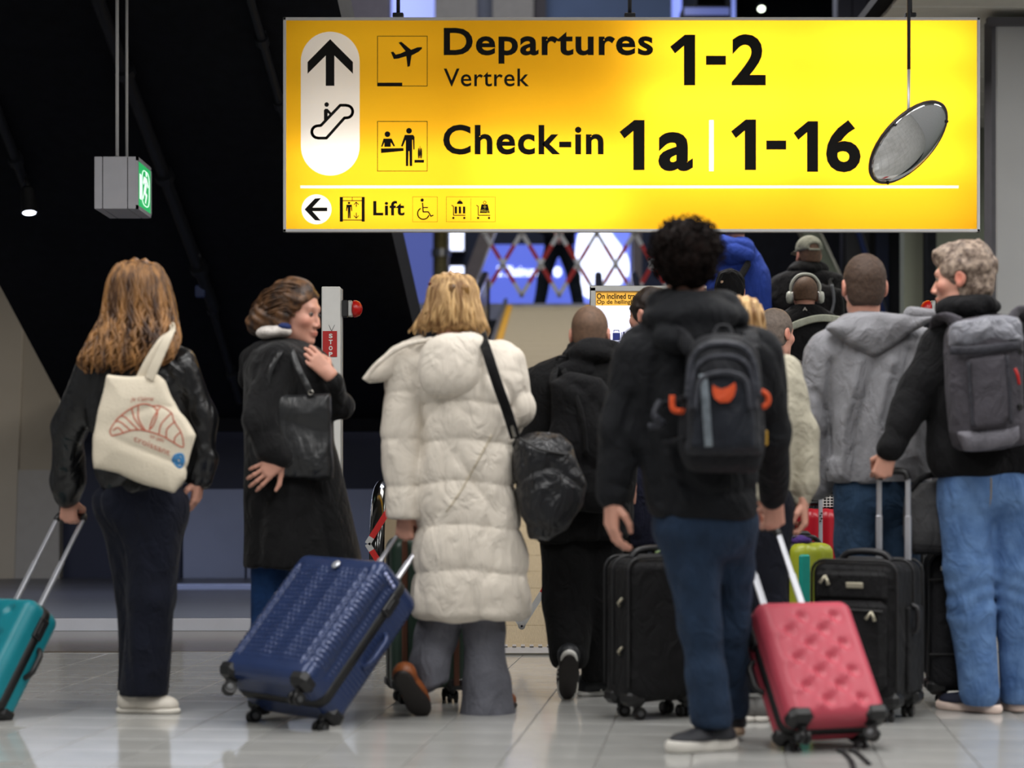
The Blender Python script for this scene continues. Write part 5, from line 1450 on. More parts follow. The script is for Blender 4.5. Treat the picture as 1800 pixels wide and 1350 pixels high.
lines = [[(490, 110), (478, 70), (520, 0), (560, -40), (640, -95), (720, -125), (790, -110), (830, -60), (800, 30), (775, 60)],
         [(490, 110), (560, 95), (640, 70), (730, 70), (860, 110), (930, 150), (1010, 195), (1018, 150), (1000, 80), (950, 0), (930, -60), (850, -110), (790, -110)],
         [(640, -95), (660, -20), (725, 68)], [(560, -40), (600, -20), (690, 68)], [(520, 5), (560, 10), (630, 68)], [(690, -120), (690, -20), (740, 70)],
         [(850, -110), (790, 0), (770, 70)], [(930, -60), (860, 20), (840, 95)], [(960, 0), (900, 60), (895, 125)], [(1000, 80), (960, 120), (950, 165)], [(500, 70), (540, 50), (580, 90)]]
mb = MB()
for ln in lines:
    c = curve_pts([(a_, b_, 0) for a_, b_ in Zt(ln)], 6); w_ = np.array([P(a_[0], a_[1], dt - 0.05) for a_ in c])
    y = surf_y(ts, w_[:, 0], w_[:, 2], dt - 0.12) - 0.0005
    mb.tube(np.stack([w_[:, 0], y, w_[:, 2]], 1), 0.0028, 5, flat=((0, 1, 0), 0.5))
part('croissant_print', mb, M_print, tb)
def bag_text(body_, cx_, cy_2, w_px, h_px, slope, m, name):
    v, f = text_mesh(body_, 0.0, shear=0.2); lo, hi = v.min(0), v.max(0); u = (v - lo) / (hi - lo) - 0.5
    q = np.array([P(cx_ + a_ * w_px, cy_2 - b_ * h_px + slope * a_ * w_px, dt - 0.05) for a_, b_ in u])
    q[:, 1] = surf_y(ts, q[:, 0], q[:, 2], dt - 0.12) - 0.002
    part(name, MB().add(q, f), m, tb)
bag_text("je t'aime", 250, 702, 40, 11, -0.02, M_print, 'print_lettering')
bag_text('un peu', 276, 772, 24, 8, 0.35, M_print, 'print_lettering')
bag_text('croissant', 267, 783, 62, 11, 0.42, M_print, 'print_lettering')
mb = MB()
for ln in ([(938, 290), (960, 255), (1005, 250), (1015, 300), (990, 345), (955, 320), (938, 290)], [(960, 285), (985, 270), (1000, 295), (980, 315), (960, 285)]):
    c = curve_pts([(a_, b_, 0) for a_, b_ in Zt(ln)], 5); w_ = np.array([P(a_[0], a_[1], dt - 0.05) for a_ in c])
    y = surf_y(ts, w_[:, 0], w_[:, 2], dt - 0.12) - 0.0005
    mb.tube(np.stack([w_[:, 0], y, w_[:, 2]], 1), 0.0055, 6, flat=((0, 1, 0), 0.4))
part('blue_mark', mb, M_pblue, tb)

# ------------------------------------------------------------------ 2 dark-haired woman in the long black coat
d = 8.3
p = person('woman with short brown hair in profile, long black coat, one hand at her shoulder', 520, 1250, d)
hd = Head(P(520, 551, d - 0.02), (1, -0.36, -0.14), (0.05, -0.05, 1), k=1.02, fine=1.0)
hN = hand(P(498, 806, d - 0.24), (-0.75, -0.1, -0.55), (0.1, 1, 0.2), -1, (0.2, 0.35, 0.3), -0.8, 0.98, 0.12)
hF = hand(P(578, 657, d - 0.16), (-0.8, -0.1, 0.85), (-0.2, 0.9, -0.1), 1, (0.4, 0.6, 0.5), 0.6, 0.92, 0.03)
body(p, d, dict(sl=(550, 640, 0.14), sr=(490, 645, -0.14), el=(598, 705, -0.05), wl=(578, 657, -0.16), er=(462, 742, -0.2), wr=(498, 806, -0.24), hl=(510, 860, 0.08), hr=(505, 860, -0.08), kl=(490, 1030, 0.12), al=(482, 1200, 0.16), kr=(474, 1000, -0.02), ar=(462, 1200, -0.04)), hd, P(505, 615, d), [hN, hF], red=0.6)
co = Loft(d, [(596, 462, 540, .08), (612, 440, 566, .14), (640, 430, 580, .19), (700, 430, 586, .19), (770, 432, 588, .18), (850, 430, 604, .18), (920, 429, 622, .19), (980, 430, 637, .20), (998, 431, 640, .20)]).sd()
co = zcut(co, d, 995)
co = U(0.03, co, limb(d, [(492, 640, -0.15, 38), (460, 742, -0.22, 31), (478, 785, -0.23, 26), (497, 803, -0.24, 19)]), limb(d, [(552, 645, 0.12, 34), (596, 712, -0.04, 26), (588, 672, -0.13, 21)]))
co = folds(co, 0.006, (16, 16, 7), 21, 0.004)
co = crease(co, d, [([(455, 640), (445, 740), (470, 800)], 7, 0.012), ([(490, 660), (480, 760)], 6, -0.012), ([(520, 860), (515, 990)], 9, 0.012), ([(560, 860), (590, 990)], 9, -0.012), ([(470, 860), (465, 990)], 9, -0.01)])
M_coat = cloth('coat_charcoal', '0f0f11', sheen=0.25)
solid('long_coat', co, M_coat, p, 0.0085)
hood = U(0.03, ell(P(474, 628, d + 0.02), (0.10, 0.17, 0.066)), rc(P(450, 616, d - 0.08), P(512, 618, d - 0.10), 0.03, 0.022), rc(P(450, 640, d + 0.02), P(440, 670, d), 0.05))
solid('coat_hood', folds(hood, 0.008, (22, 22, 22), 8), M_blk, p, 0.008)
M_offw = cloth('scarf_white', 'd9d2cc'); M_bluec = cloth('collar_blue', '24315f')
solid('white_collar', folds(U(0.02, ell(P(474, 585, d - 0.06), (0.052, 0.07, 0.026)), ell(P(497, 582, d - 0.09), (0.036, 0.03, 0.018))), 0.004, 40, 3), M_offw, p, 0.006)
solid('blue_collar', ell(P(500, 575, d - 0.095), (0.028, 0.03, 0.018)), M_bluec, p, 0.006)
jn = limb(d, [(500, 850, 0.05, 40), (474, 1000, -0.02, 30), (462, 1205, -0.04, 24)])
jn = U(0.03, jn, limb(d, [(510, 850, 0.08, 40), (490, 1030, 0.12, 30), (482, 1205, 0.16, 24)]))
solid('jeans', folds(jn, 0.005, (25, 25, 14), 4), cloth('denim_blue', '23467a', var=0.3), p, 0.009)
for hx, yy in ((455, -0.04), (475, 0.16)):
    shoe(p, [P(hx, 0, d)[0], d + yy, 0], [P(hx, 0, d)[0] + 0.26, d + yy - 0.02, 0], M_blackplastic, M_blackplastic, h=0.008)
L = hd
hr = U(0.025, L.e((0, -0.018, 0.042), (0.086, 0.108, 0.098)), L.e((0.02, -0.09, -0.02), (0.075, 0.085, 0.075)), L.e((0.03, -0.13, -0.055), (0.06, 0.06, 0.05)), L.e((-0.03, -0.12, -0.04), (0.06, 0.06, 0.055)), L.e((0.052, 0.005, 0.05), (0.045, 0.07, 0.045)))
hr = L.cut(hr, (0, 0.85, -0.5), 0.030, 0.01)
hr = SUB(hr, L.e((0.09, 0.05, -0.045), (0.045, 0.06, 0.055)), 0.015)
hr = U(0.015, hr, L.e((0.076, -0.02, -0.02), (0.022, 0.035, 0.05)))
hr = DISP(hr, lambda q: 0.003 * np.sin(((q - L.c) @ L.R) @ np.array([40, 60, 150], np.float32) + 2 * wob(q, 20, 4)), 0.01)
mb = MB(); rs = np.random.RandomState(5)
for i in range(110):         # locks swept back from the brow
    a = rs.uniform(0.02, 0.085); z0_ = rs.uniform(-0.01, 0.11); x0_ = 0.088 * math.sqrt(max(0.05, 1 - ((z0_ - 0.03) / 0.12) ** 2))
    q = [(x0_ * 0.85, 0.042 - a * 0.3, z0_), (x0_ + 0.004, 0.0, z0_ + 0.006), (x0_ + 0.002, -0.06, z0_ - 0.012), (x0_ * 0.8, -0.125, z0_ - 0.05), (x0_ * 0.55, -0.17, z0_ * 0.6 - 0.075 + rs.uniform(-.02, .02))]
    q = [np.array(k_) + rs.normal(size=3) * 0.004 for k_ in q]
    mb.tube(curve_pts([L.w(k_) for k_ in q], 5), np.concatenate([np.linspace(0.0015, 0.0033, 11), np.linspace(0.0033, 0.001, 10)]), 5, cap=False)
solid('short_hair', hr, hair_mat('hair_brown', '6b4a2e', '2a1a10', (26, 26, 26)), p, 0.0055, more=mb)
# her black shoulder bag
dbg = d - 0.20
hb = thing('shoulder_bag', 'black leather shoulder bag under the arm of the woman in the long black coat', 'bag', P(512, 845, dbg))
bs = slab([(437, 700), (470, 692), (520, 694), (583, 690), (585, 760), (583, 840), (560, 846), (500, 842), (446, 836), (440, 800)], dbg, 0.055, 0.55, 0.02)
bs = folds(bs, 0.006, (12, 12, 14), 17, 0.005)
M_bagl = mat('bag_leather', '232426', 0.38, var=0.15, bump=0.2, bscale=40, wr=0.8, wscale=6)
solid('bag_body', bs, M_bagl, hb, 0.0065)
part('strap', MB().tube(curve_pts([P(548, 700, dbg - 0.03), P(540, 680, dbg - 0.05), P(520, 640, dbg - 0.03), P(512, 612, dbg + 0.05), P(516, 640, dbg + 0.3)], 6), 0.014, 8, flat=((0.2, 1, 0), 0.35)), M_bagl, hb, True)
part('strap', MB().tube(curve_pts([P(470, 700, dbg - 0.03), P(472, 660, dbg - 0.04), P(490, 622, dbg - 0.03), P(505, 610, dbg + 0.05)], 6), 0.012, 8, flat=((0.2, 1, 0), 0.35)), M_bagl, hb, True)
part('strap_ring', MB().tube([P(546 + 4 * math.cos(q), 690 + 4 * math.sin(q), dbg - 0.05) for q in np.linspace(0, 2 * PI, 13)], 0.003, 6), M_steel, hb)

# ------------------------------------------------------------------ 3 woman in the cream quilted coat
d = 8.0
p = person('blonde woman seen from behind in a long cream quilted coat and grey flared trousers', 830, 1262, d)
hd = Head(P(794, 545, d), (0.05, 1, -0.05), k=0.97)
hL = hand(P(712, 905, d - 0.02), (0.0, 0.05, -1), (0.35, 1, 0), -1, (1.35, 1.2, 0.8), 1.0, 0.97)
body(p, d, dict(sl=(718, 640), sr=(880, 635), el=(710, 765), wl=(712, 905, -0.02), er=(905, 722, 0.02), wr=(870, 735, 0.2), hl=(790, 950, 0.03), hr=(845, 950), kl=(765, 1115, 0.02), al=(755, 1185, -0.03), kr=(852, 1110), ar=(855, 1250)), hd, P(795, 612, d + 0.01), [hL])
M_puff = cloth('coat_cream', 'd8cfc2', var=0.06, rough=0.75, bump=0.15, bscale=40, sheen=0.2)
q_rows = [CAMZ + (HY - y) / S(d) for y in (650, 712, 778, 850, 925, 1003, 1086)]
qz = np.array(sorted(q_rows))
def quilt(pz):
    i = np.clip(np.searchsorted(qz, pz) - 1, 0, len(qz) - 2); t = np.clip((pz - qz[i]) / (qz[i + 1] - qz[i]), 0, 1)
    return np.clip(4 * t * (1 - t), 0, 1) ** 0.45
cl = Loft(d, [(592, 765, 845, .075), (604, 728, 880, .115), (630, 702, 905, .14), (665, 712, 915, .16), (712, 740, 908, .165), (780, 739, 903, .16), (850, 735, 906, .165), (920, 732, 918, .175), (1000, 727, 928, .185), (1060, 724, 933, .19), (1084, 726, 930, .185), (1092, 732, 925, .17)])
ct = DISP(cl.sd(2.5), lambda q: 0.014 * (quilt(q[:, 2] + 0.012 * np.sin(q[:, 0] * 13 + 1)) - 0.55) * np.clip((q_rows[0] - q[:, 2]) / 0.03, 0, 1), 0.02)
ct = DISP(ct, lambda q: 0.006 * wob(q, (26, 26, 20), 41) - 0.011 * ridge(q, (17, 17, 12), 42), 0.015)
slv = U(0.03, limb(d, [(722, 640, 0, 42), (708, 765, -0.01, 36), (711, 902, -0.03, 32)]))
slv = zcut(slv, d, 911)
def squilt(q): 
    t = np.mod(q[:, 2] * 5.6 + 0.15, 1.0); return 0.011 * (np.clip(4 * t * (1 - t), 0, 1) ** 0.5 - 0.5) + 0.004 * wob(q, 28, 9)
slv = DISP(slv, squilt, 0.012)
slr = DISP(limb(d, [(882, 638, 0, 40), (903, 715, 0.02, 34), (885, 745, 0.12, 30), (868, 745, 0.22, 26)]), squilt, 0.012)
coat = U(0.012, ct, slv, slr)
solid('quilted_coat', coat, M_puff, p, 0.0075)
hood = U(0.02, ell(P(793, 640, d - 0.15), (0.118, 0.06, 0.125)), ell(P(775, 662, d - 0.15), (0.085, 0.058, 0.085)), ell(P(820, 610, d - 0.10), (0.085, 0.08, 0.06)))
hood = folds(hood, 0.004, (16, 16, 16), 12)
solid('hood', hood, M_puff, p, 0.007)
flap = U(0.02, slab([(742, 588), (715, 597), (690, 612), (655, 640), (639, 668), (648, 674), (675, 672), (695, 668), (712, 640), (760, 610)], d - 0.03, 0.055, 0.5, 0.025))
solid('hood_edge', folds(flap, 0.005, 22, 3), M_puff, p, 0.007)
part('hood_seam', MB().tube(curve_pts([P(x_, y_, d - 0.11) for x_, y_ in ((640, 668), (665, 638), (705, 610), (760, 596))], 6), 0.010, 6), M_puff, p, True)
seam(p, 'coat_cord', [(865, 765), (840, 810), (812, 860), (785, 900)], d, ct, 0.004, cloth('cord_cream', 'c9bda8'))
M_flan = cloth('trouser_grey', '6c6d76', var=0.2)
tr = zcut(U(0.02, limb(d, [(845, 1040, 0, 40), (852, 1110, 0, 36), (856, 1200, 0, 40), (856, 1275, 0, 50)])), d, 1263)
t2 = limb(d, [(790, 1040, 0.03, 40), (765, 1120, 0.02, 38), (754, 1170, -0.02, 36), (757, 1200, -0.03, 35)])
t2 = CUT(t2, unit((0.35, -0.2, -1)), float(unit((0.35, -0.2, -1)) @ P(757, 1212, d - 0.03)), 0.01)
solid('flared_trousers', folds(U(0.02, tr, t2), 0.006, (20, 20, 9), 6, 0.003), M_flan, p, 0.008)
M_tan = mat('shoe_tan', '8a4a20', 0.5); M_dks = mat('sole_dark', '1c1512', 0.6)
shoe(p, [P(838, 0, d)[0], d - 0.01, 0], [P(900, 0, d)[0], d + 0.20, 0.0], M_tan, M_dks, h=0.006)
shoe(p, P(704, 1190, d - 0.24), [P(746, 0, d)[0], d - 0.11, 0.008], M_tan, M_dks, up=(0.25, 1.0, -0.12), h=0.006, w=0.046)
hl_ = Loft(d, [(478, 784, 806, .03, 0), (484, 768, 822, .065, 0), (502, 757, 835, .10, 0), (530, 752, 840, .112, -.005), (556, 742, 848, .10, -.02), (574, 730, 855, .07, -.035), (584, 722, 858, .03, -.04)])
hs = DISP(hl_.sd(2.1), lambda q: 0.005 * np.sin(q[:, 0] * 210 + 2 * np.sin(q[:, 2] * 30)) + 0.004 * wob(q, (40, 40, 12), 6), 0.012)
hs = SUB(hs, ell(hd.w((0, 0.1, -0.05)), (0.06, 0.05, 0.09), hd.R), 0.01)
mb = MB(); strand_tubes(mb, hl_, 90, P(0, 484, d)[2], P(0, 594, d)[2], -PI * 1.05, PI * 0.05, 0.0042, 8, 0.008, jag=0.05)
solid('blonde_hair', hs, hair_mat('hair_blonde', 'd6b07a', '76522c', (42, 42, 3.5)), p, 0.0055, more=mb)
solid('hair_twist', folds(U(0.015, ell(P(799, 506, d - 0.100), (0.046, 0.022, 0.020)), ell(P(791, 526, d - 0.108), (0.022, 0.016, 0.044)), ell(P(812, 516, d - 0.098), (0.020, 0.016, 0.026))), 0.005, (70, 70, 20), 3), hair_mat('hair_blonde_dark', '86602f', '4a3116', (36, 36, 4)), p, 0.005)
part('hair_clip', MB().box(P(758, 500, d - 0.03), (0.022, 0.05, 0.012), bev=0.004), mat('clip_brown', '5a2a1c', 0.3), p)
# her black bag
db = d - 0.09
bg = thing('shoulder_bag', 'slouchy black nylon bag hanging from the strap over the cream coat', 'bag', P(965, 955, db))
M_bagn = mat('bag_nylon', '121318', 0.4, var=0.2, bump=0.35, bscale=25, spec=0.5, wr=0.9, wscale=12)
bs = folds(slab([(895, 765), (930, 756), (985, 758), (1008, 778), (1018, 815), (1036, 850), (1030, 890), (1000, 935), (965, 954), (930, 950), (912, 900), (900, 840)], db, 0.12, 0.75, 0.03), 0.010, (15, 15, 15), 14, 0.010)
solid('bag_body', bs, M_bagn, bg, 0.007)
part('strap', MB().tube(curve_pts([P(x_, y_, db + z_) for x_, y_, z_ in ((846, 588, 0.0), (858, 625, -0.13), (876, 680, -0.14), (892, 725, -0.10), (906, 770, -0.06))], 6), 0.020, 8, flat=((0.2, 1, 0), 0.2)), M_strap, bg, True)
part('strap_clip', MB().tube([P(900, 748, db - 0.08), P(905, 768, db - 0.075)], 0.007, 6), M_steel, bg)
part('zip_line', MB().tube(curve_pts([P(912, 770, db - 0.10), P(950, 790, db - 0.125), P(1000, 800, db - 0.09)], 6), 0.005, 6), M_zip, bg, True)

# ------------------------------------------------------------------ short-haired heads
def short_hair(parent, hd, m, grow=0.006, c=0.028, nape=0.07, curl=0.0, freq=80, h=0.005, name='short_hair', ext=None):
    s_ = hd.cap(grow, c, nape=nape)
    if ext is not None: s_ = U(0.02, s_, *ext)
    for sx in (-1, 1): s_ = SUB(s_, hd.e((sx * 0.085, -0.002, -0.012), (0.018, 0.030, 0.040)), 0.006)
    if curl: s_ = DISP(s_, lambda q: curl * wob(q, freq, 3) + curl * 0.6 * wob(q, freq * 1.9, 4), curl * 2)
    return solid(name, s_, m, parent, h)

# ------------------------------------------------------------------ 4 man in the black hooded jacket
d = 8.55
p = person('man with a shaved head in an all-black hooded jacket, one shoe sole lifted behind', 1050, 1225, d)
hd = Head(P(1037, 590, d), (0.12, 1, -0.08), k=0.95)
body(p, d, dict(sl=(968, 670), sr=(1100, 670), el=(935, 780), wl=(950, 880, 0.1), er=(1110, 780), wr=(1110, 880, 0.1), hl=(990, 900), hr=(1055, 900), kl=(1000, 1060, 0.0), al=(1000, 1150, -0.08), kr=(1058, 1060, 0.04), ar=(1056, 1180, 0.06)), hd, P(1035, 640, d + 0.02), [])
jk = Loft(d, [(622, 990, 1075, .08), (640, 955, 1095, .11), (670, 925, 1115, .14), (740, 920, 1120, .15), (850, 935, 1118, .15), (935, 944, 1112, .15), (950, 946, 1108, .145)]).sd()
jk = folds(U(0.03, jk, limb(d, [(955, 680, 0, 36), (935, 785, 0, 32), (948, 880, 0.1, 26)])), 0.008, (14, 14, 12), 15, 0.006)
solid('black_jacket', jk, M_jet, p, 0.009)
hood = U(0.02, ell(P(1035, 625, d - 0.03), (0.115, 0.12, 0.055)), ell(P(1045, 608, d), (0.11, 0.10, 0.03)), ell(P(1010, 655, d - 0.1), (0.10, 0.05, 0.06)))
solid('hood', folds(hood, 0.008, (20, 20, 34), 4, 0.004), M_blk, p, 0.008)
part('hood_toggle', MB().tube(curve_pts([P(994, 628, d - 0.08), P(982, 627, d - 0.1), P(978, 634, d - 0.1)], 4), 0.005, 6), M_strap, p)
tr = zcut(limb(d, [(1000, 925, 0, 50), (1000, 1060, 0.0, 42), (1000, 1150, -0.08, 36)]), d, 1172)
tr = U(0.02, tr, zcut(limb(d, [(1052, 925, 0.03, 46), (1058, 1060, 0.04, 38), (1056, 1215, 0.06, 33)]), d, 1198))
solid('black_trousers', folds(tr, 0.006, (18, 18, 11), 7), M_jet, p, 0.009)
M_shoeb = mat('shoe_black', '14161c', 0.5); M_shoew = mat('sole_white', 'e6e4de', 0.5)
o, T, R = shoe(p, [P(1022, 0, d)[0], d + 0.05, 0], [P(1092, 0, d)[0], d + 0.13, 0], M_shoeb, M_shoew, h=0.0055)
for k_ in range(3): part('shoe_stripe', MB().tube([T((0.040, 0.11 + 0.03 * k_, 0.02)), T((0.026, 0.13 + 0.03 * k_, 0.066))], 0.006, 6), M_shoew, o)
o, T, R = shoe(p, P(1001, 1150, d - 0.23), [P(996, 0, d)[0], d - 0.10, 0.0], M_shoeb, M_shoew, up=(0, 0.85, 0.5), h=0.0055)
so_ = U(0.02, ell(T((0, 0.06, -0.001)), (0.030, 0.05, 0.005), R), ell(T((0, 0.19, -0.001)), (0.038, 0.075, 0.005), R), ell(T((0, 0.12, -0.001)), (0.026, 0.06, 0.005), R))
solid('black_tread', so_, M_dks, o, 0.004)
for k_ in range(3):
    part('shoe_stripe', MB().tube([T((-0.040, 0.10 + 0.028 * k_, 0.02)), T((-0.028, 0.12 + 0.028 * k_, 0.062))], 0.006, 6), M_shoew, o)
M_stub = mat('stubble_brown', '6b513f', 0.7, var=0.3, vscale=60); M_stubg = mat('stubble_grey', '6f6259', 0.7, var=0.3, vscale=60)
short_hair(p, hd, M_stub, 0.003, nape=0.05)
bp = thing('backpack', 'plain black backpack on the man with the shaved head', 'backpack', P(1000, 900, d - 0.2))
bs = folds(slab([(965, 670), (1000, 655), (1060, 660), (1085, 700), (1085, 880), (1060, 905), (985, 900), (962, 860)], d - 0.20, 0.08, 0.5, 0.03), 0.008, 14, 5, 0.006)
solid('pack_body', bs, M_blk, bp, 0.009)
part('shoulder_strap', MB().tube(curve_pts([P(985, 700, d - 0.26), P(972, 670, d - 0.2), P(978, 645, d - 0.08), P(985, 650, d + 0.1)], 5), 0.02, 8, flat=((0.3, 1, 0.3), 0.3)), M_strap, bp, True)
part('side_strap', MB().tube(curve_pts([P(990, 650, d - 0.2), P(1020, 720, d - 0.29), P(1030, 800, d - 0.29)], 5), 0.012, 8, flat=((0.3, 1, 0.3), 0.3)), M_strap, bp, True)

# ------------------------------------------------------------------ 5 man with curly dark hair and a backpack
d = 6.92
p = person('man with curly dark hair in a black hooded jacket and dark blue jeans', 1240, 1320, d)
hd = Head(P(1207, 462, d), (-0.03, 1, 0), k=0.99)
hL = hand(P(1075, 880, d - 0.02), (0.0, 0.1, -1), (0.9, 0.4, 0), -1, (0.35, 0.5, 0.35), 0.3, 1.05)
hR = hand(P(1361, 880, d + 0.30), (-0.02, 0.15, -1), (-0.1, 1, 0), 1, (1.2, 1.1, 0.7), 0.9, 1.0)
body(p, d, dict(sl=(1125, 625), sr=(1325, 625), el=(1086, 760), wl=(1075, 880, -0.02), er=(1362, 760, 0.1), wr=(1361, 880, 0.30), hl=(1200, 890), hr=(1275, 890, 0.02), kl=(1228, 1100), al=(1250, 1265), kr=(1288, 1100, 0.15), ar=(1288, 1265, 0.25)), hd, P(1208, 580, d + 0.01), [hL, hR])
jl = Loft(d, [(560, 1140, 1285, .09), (580, 1110, 1318, .115), (615, 1088, 1345, .135), (680, 1092, 1352, .145), (760, 1118, 1345, .145), (840, 1128, 1340, .145), (900, 1135, 1338, .145), (916, 1140, 1332, .14)])
jk = U(0.03, jl.sd(), limb(d, [(1122, 625, 0, 46), (1090, 760, -0.01, 40), (1077, 868, -0.02, 31)]), limb(d, [(1333, 625, 0, 46), (1358, 760, 0.10, 38), (1362, 872, 0.29, 29)]))
jk = folds(jk, 0.007, (12, 12, 10), 19, 0.006)
jk = crease(jk, d, [([(1150, 640), (1140, 760), (1160, 880)], 10, -0.014), ([(1110, 700), (1090, 760), (1110, 800)], 8, -0.012), ([(1120, 860), (1075, 850)], 6, -0.010), ([(1180, 840), (1240, 870), (1330, 860)], 8, -0.012), ([(1170, 800), (1200, 880)], 8, 0.012), ([(1375, 700), (1350, 760), (1375, 800)], 8, -0.012)])
M_jkt = cloth('jacket_blueblack', '0f1116', rough=0.8)
solid('hooded_jacket', jk, M_jkt, p, 0.0085)
hood = U(0.03, ell(P(1219, 560, d - 0.05), (0.172, 0.14, 0.075)), ell(P(1216, 530, d), (0.145, 0.115, 0.05)), ell(P(1216, 592, d - 0.13), (0.125, 0.06, 0.06)))
solid('hood', folds(hood, 0.009, (14, 14, 20), 9, 0.007), M_jkt, p, 0.008)
jn = U(0.03, Loft(d, [(880, 1145, 1335, .13), (930, 1150, 1330, .135), (990, 1178, 1322, .10)]).sd(edge=0.09), limb(d, [(1205, 930, 0, 56), (1220, 1000, 0, 46), (1230, 1100, 0, 36), (1240, 1185, 0, 34), (1251, 1262, 0, 39)]),
       limb(d, [(1290, 930, 0.02, 44), (1288, 1000, 0.08, 38), (1283, 1100, 0.15, 34), (1288, 1240, 0.25, 32)]))
solid('jeans', zcut(folds(jn, 0.006, (18, 18, 13), 23, 0.004), d, 1278), M_denim_dk, p, 0.0075)
M_sn = mat('sneaker_dark', '23252c', 0.6); M_sns = mat('sneaker_sole', 'dedad2', 0.5)
shoe(p, [P(1290, 0, d)[0], d + 0.03, 0], [P(1188, 0, d)[0] - 0.02, d - 0.06, 0], M_sn, M_sns, h=0.0055, w=0.046, sole_t=0.042)
shoe(p, [P(1308, 0, d)[0] , d + 0.22, 0.02], [P(1286, 0, d)[0], d + 0.47, 0.0], M_sn, mat('sneaker_sole_tan', 'a8927a', 0.6), h=0.0055, w=0.046, sole_t=0.03)
af = U(0.03, hd.e((-0.006, -0.03, 0.048), (0.112, 0.120, 0.090)), hd.e((-0.002, -0.05, -0.005), (0.098, 0.10, 0.085)))
af = DISP(af, lambda q: 0.008 * wob(q, 50, 2) + 0.006 * wob(q, 110, 5) + 0.003 * wob(q, 190, 6), 0.02)
rs = np.random.RandomState(12); mb = MB()
for i in range(420):        # single curls standing off the mass
    u_ = rs.normal(size=3); u_ /= np.linalg.norm(u_)
    if u_[1] > 0.75 or u_[2] < -0.75: continue
    b_ = np.array([-0.005, -0.038, 0.030]) + u_ * np.array([0.106, 0.113, 0.102]); t1 = np.cross(u_, rs.normal(size=3)); t1 /= np.linalg.norm(t1); t2 = np.cross(u_, t1)
    pts_ = [hd.w(b_ + u_ * (0.000 + 0.0035 * j) + 0.008 * (math.cos(j * 0.95) * t1 + math.sin(j * 0.95) * t2)) for j in range(9)]
    mb.tube(pts_, 0.0021, 4, cap=False)
solid('curly_hair', af, mat('hair_black', '170d0a', 0.8, col2='0a0605', vscale=60, spec=0.1), p, 0.006, more=mb)
# his backpack
db = d - 0.235
bp = thing('backpack', 'dark grey backpack with orange trims on the man with curly dark hair', 'backpack', P(1270, 830, db))
M_pack = cloth('pack_slate', '1c1e25', rough=0.7, spec=0.4); M_pack2 = cloth('pack_grey', '32343d', rough=0.6, spec=0.4); M_pack3 = cloth('pack_black', '121319', rough=0.7)
M_or = cloth('trim_orange', 'd8552c', rough=0.6)
sb = slab([(1205, 650), (1212, 610), (1235, 590), (1270, 585), (1308, 592), (1330, 615), (1338, 660), (1346, 760), (1338, 812), (1320, 832), (1225, 832), (1200, 810), (1193, 760)], db + 0.02, 0.10, 0.45, 0.035, 3)
solid('pack_body', folds(sb, 0.004, 14, 3), M_pack3, bp, 0.008)
arch = slab([(1212, 655), (1220, 618), (1245, 600), (1272, 597), (1302, 602), (1324, 620), (1330, 655), (1338, 770), (1328, 800), (1216, 800), (1206, 770)], db - 0.055, 0.045, 0.5, 0.02, 3)
solid('outer_compartment', folds(arch, 0.004, 16, 5), M_pack, bp, 0.007)
pk = slab([(1222, 690), (1232, 662), (1255, 650), (1290, 650), (1314, 664), (1320, 690), (1326, 770), (1316, 790), (1226, 790), (1216, 770)], db - 0.095, 0.03, 0.5, 0.015, 3)
solid('front_pocket', folds(pk, 0.003, 18, 6), cloth('pack_navy', '1c2029', rough=0.6), bp, 0.006)
for off, pts_ in ((0.098, [(1208, 700), (1214, 640), (1232, 612), (1270, 604), (1308, 612), (1326, 640), (1333, 700)]), (0.10, [(1214, 720), (1220, 655), (1240, 632), (1272, 626), (1302, 632), (1320, 655), (1328, 720)]), (0.128, [(1222, 720), (1230, 672), (1255, 657), (1290, 657), (1312, 672), (1319, 720)])):
    part('zip_arch', MB().tube(curve_pts([P(x_, y_, db - off) for x_, y_ in pts_], 6), 0.009, 6, flat=((0, 1, 0), 0.6)), M_pack2, bp, True)
part('reflective_stripe', MB().tube(curve_pts([P(1236, 658, db - 0.125), P(1240, 700, db - 0.132), P(1243, 745, db - 0.132), P(1246, 785, db - 0.125)], 5), 0.013, 8, flat=((0, 1, 0), 0.25)), mat('reflective_silver', '8d97a0', 0.3, 0.5, var=0.3, vscale=30), bp, True)
v, f = fill([list(map(tuple, [(1253, 676), (1258, 680), (1268, 684), (1280, 680), (1292, 672), (1294, 682), (1290, 697), (1282, 707), (1266, 708), (1256, 700), (1252, 688)]))], db - 0.136)
vv = np.concatenate([v, v + [0, 0.012, 0]]); part('orange_emblem', MB().add(v, f), M_or, bp, label='orange two-eared emblem')
for pts_ in ([(1182, 695), (1182, 715), (1188, 722), (1206, 723), (1212, 722)], [(1338, 688), (1348, 694), (1350, 706), (1344, 714), (1332, 716)]):
    part('orange_loop', MB().tube(curve_pts([P(x_, y_, db - 0.03) for x_, y_ in pts_], 5), 0.010, 8), M_or, bp, True, label='orange webbing loop')
for sx, pts_ in ((-1, [(1215, 615, 0.0), (1190, 585, 0.08), (1175, 590, 0.30), (1168, 640, 0.38)]), (1, [(1320, 615, 0.0), (1318, 585, 0.08), (1320, 592, 0.30), (1322, 640, 0.38)])):
    part('shoulder_strap', MB().tube(curve_pts([P(x_, y_, db + z_) for x_, y_, z_ in pts_], 5), 0.028, 8, flat=((0.1, 1, 0.4), 0.3)), M_pack3, bp, True)
for y_ in (700, 770):
    part('side_strap', MB().tube(curve_pts([P(1202, y_, db - 0.06), P(1190, y_ + 4, db + 0.02), P(1165, y_ + 10, db + 0.10)], 5), 0.010, 6, flat=((0, 1, 0), 0.4)), M_pack3, bp, True)
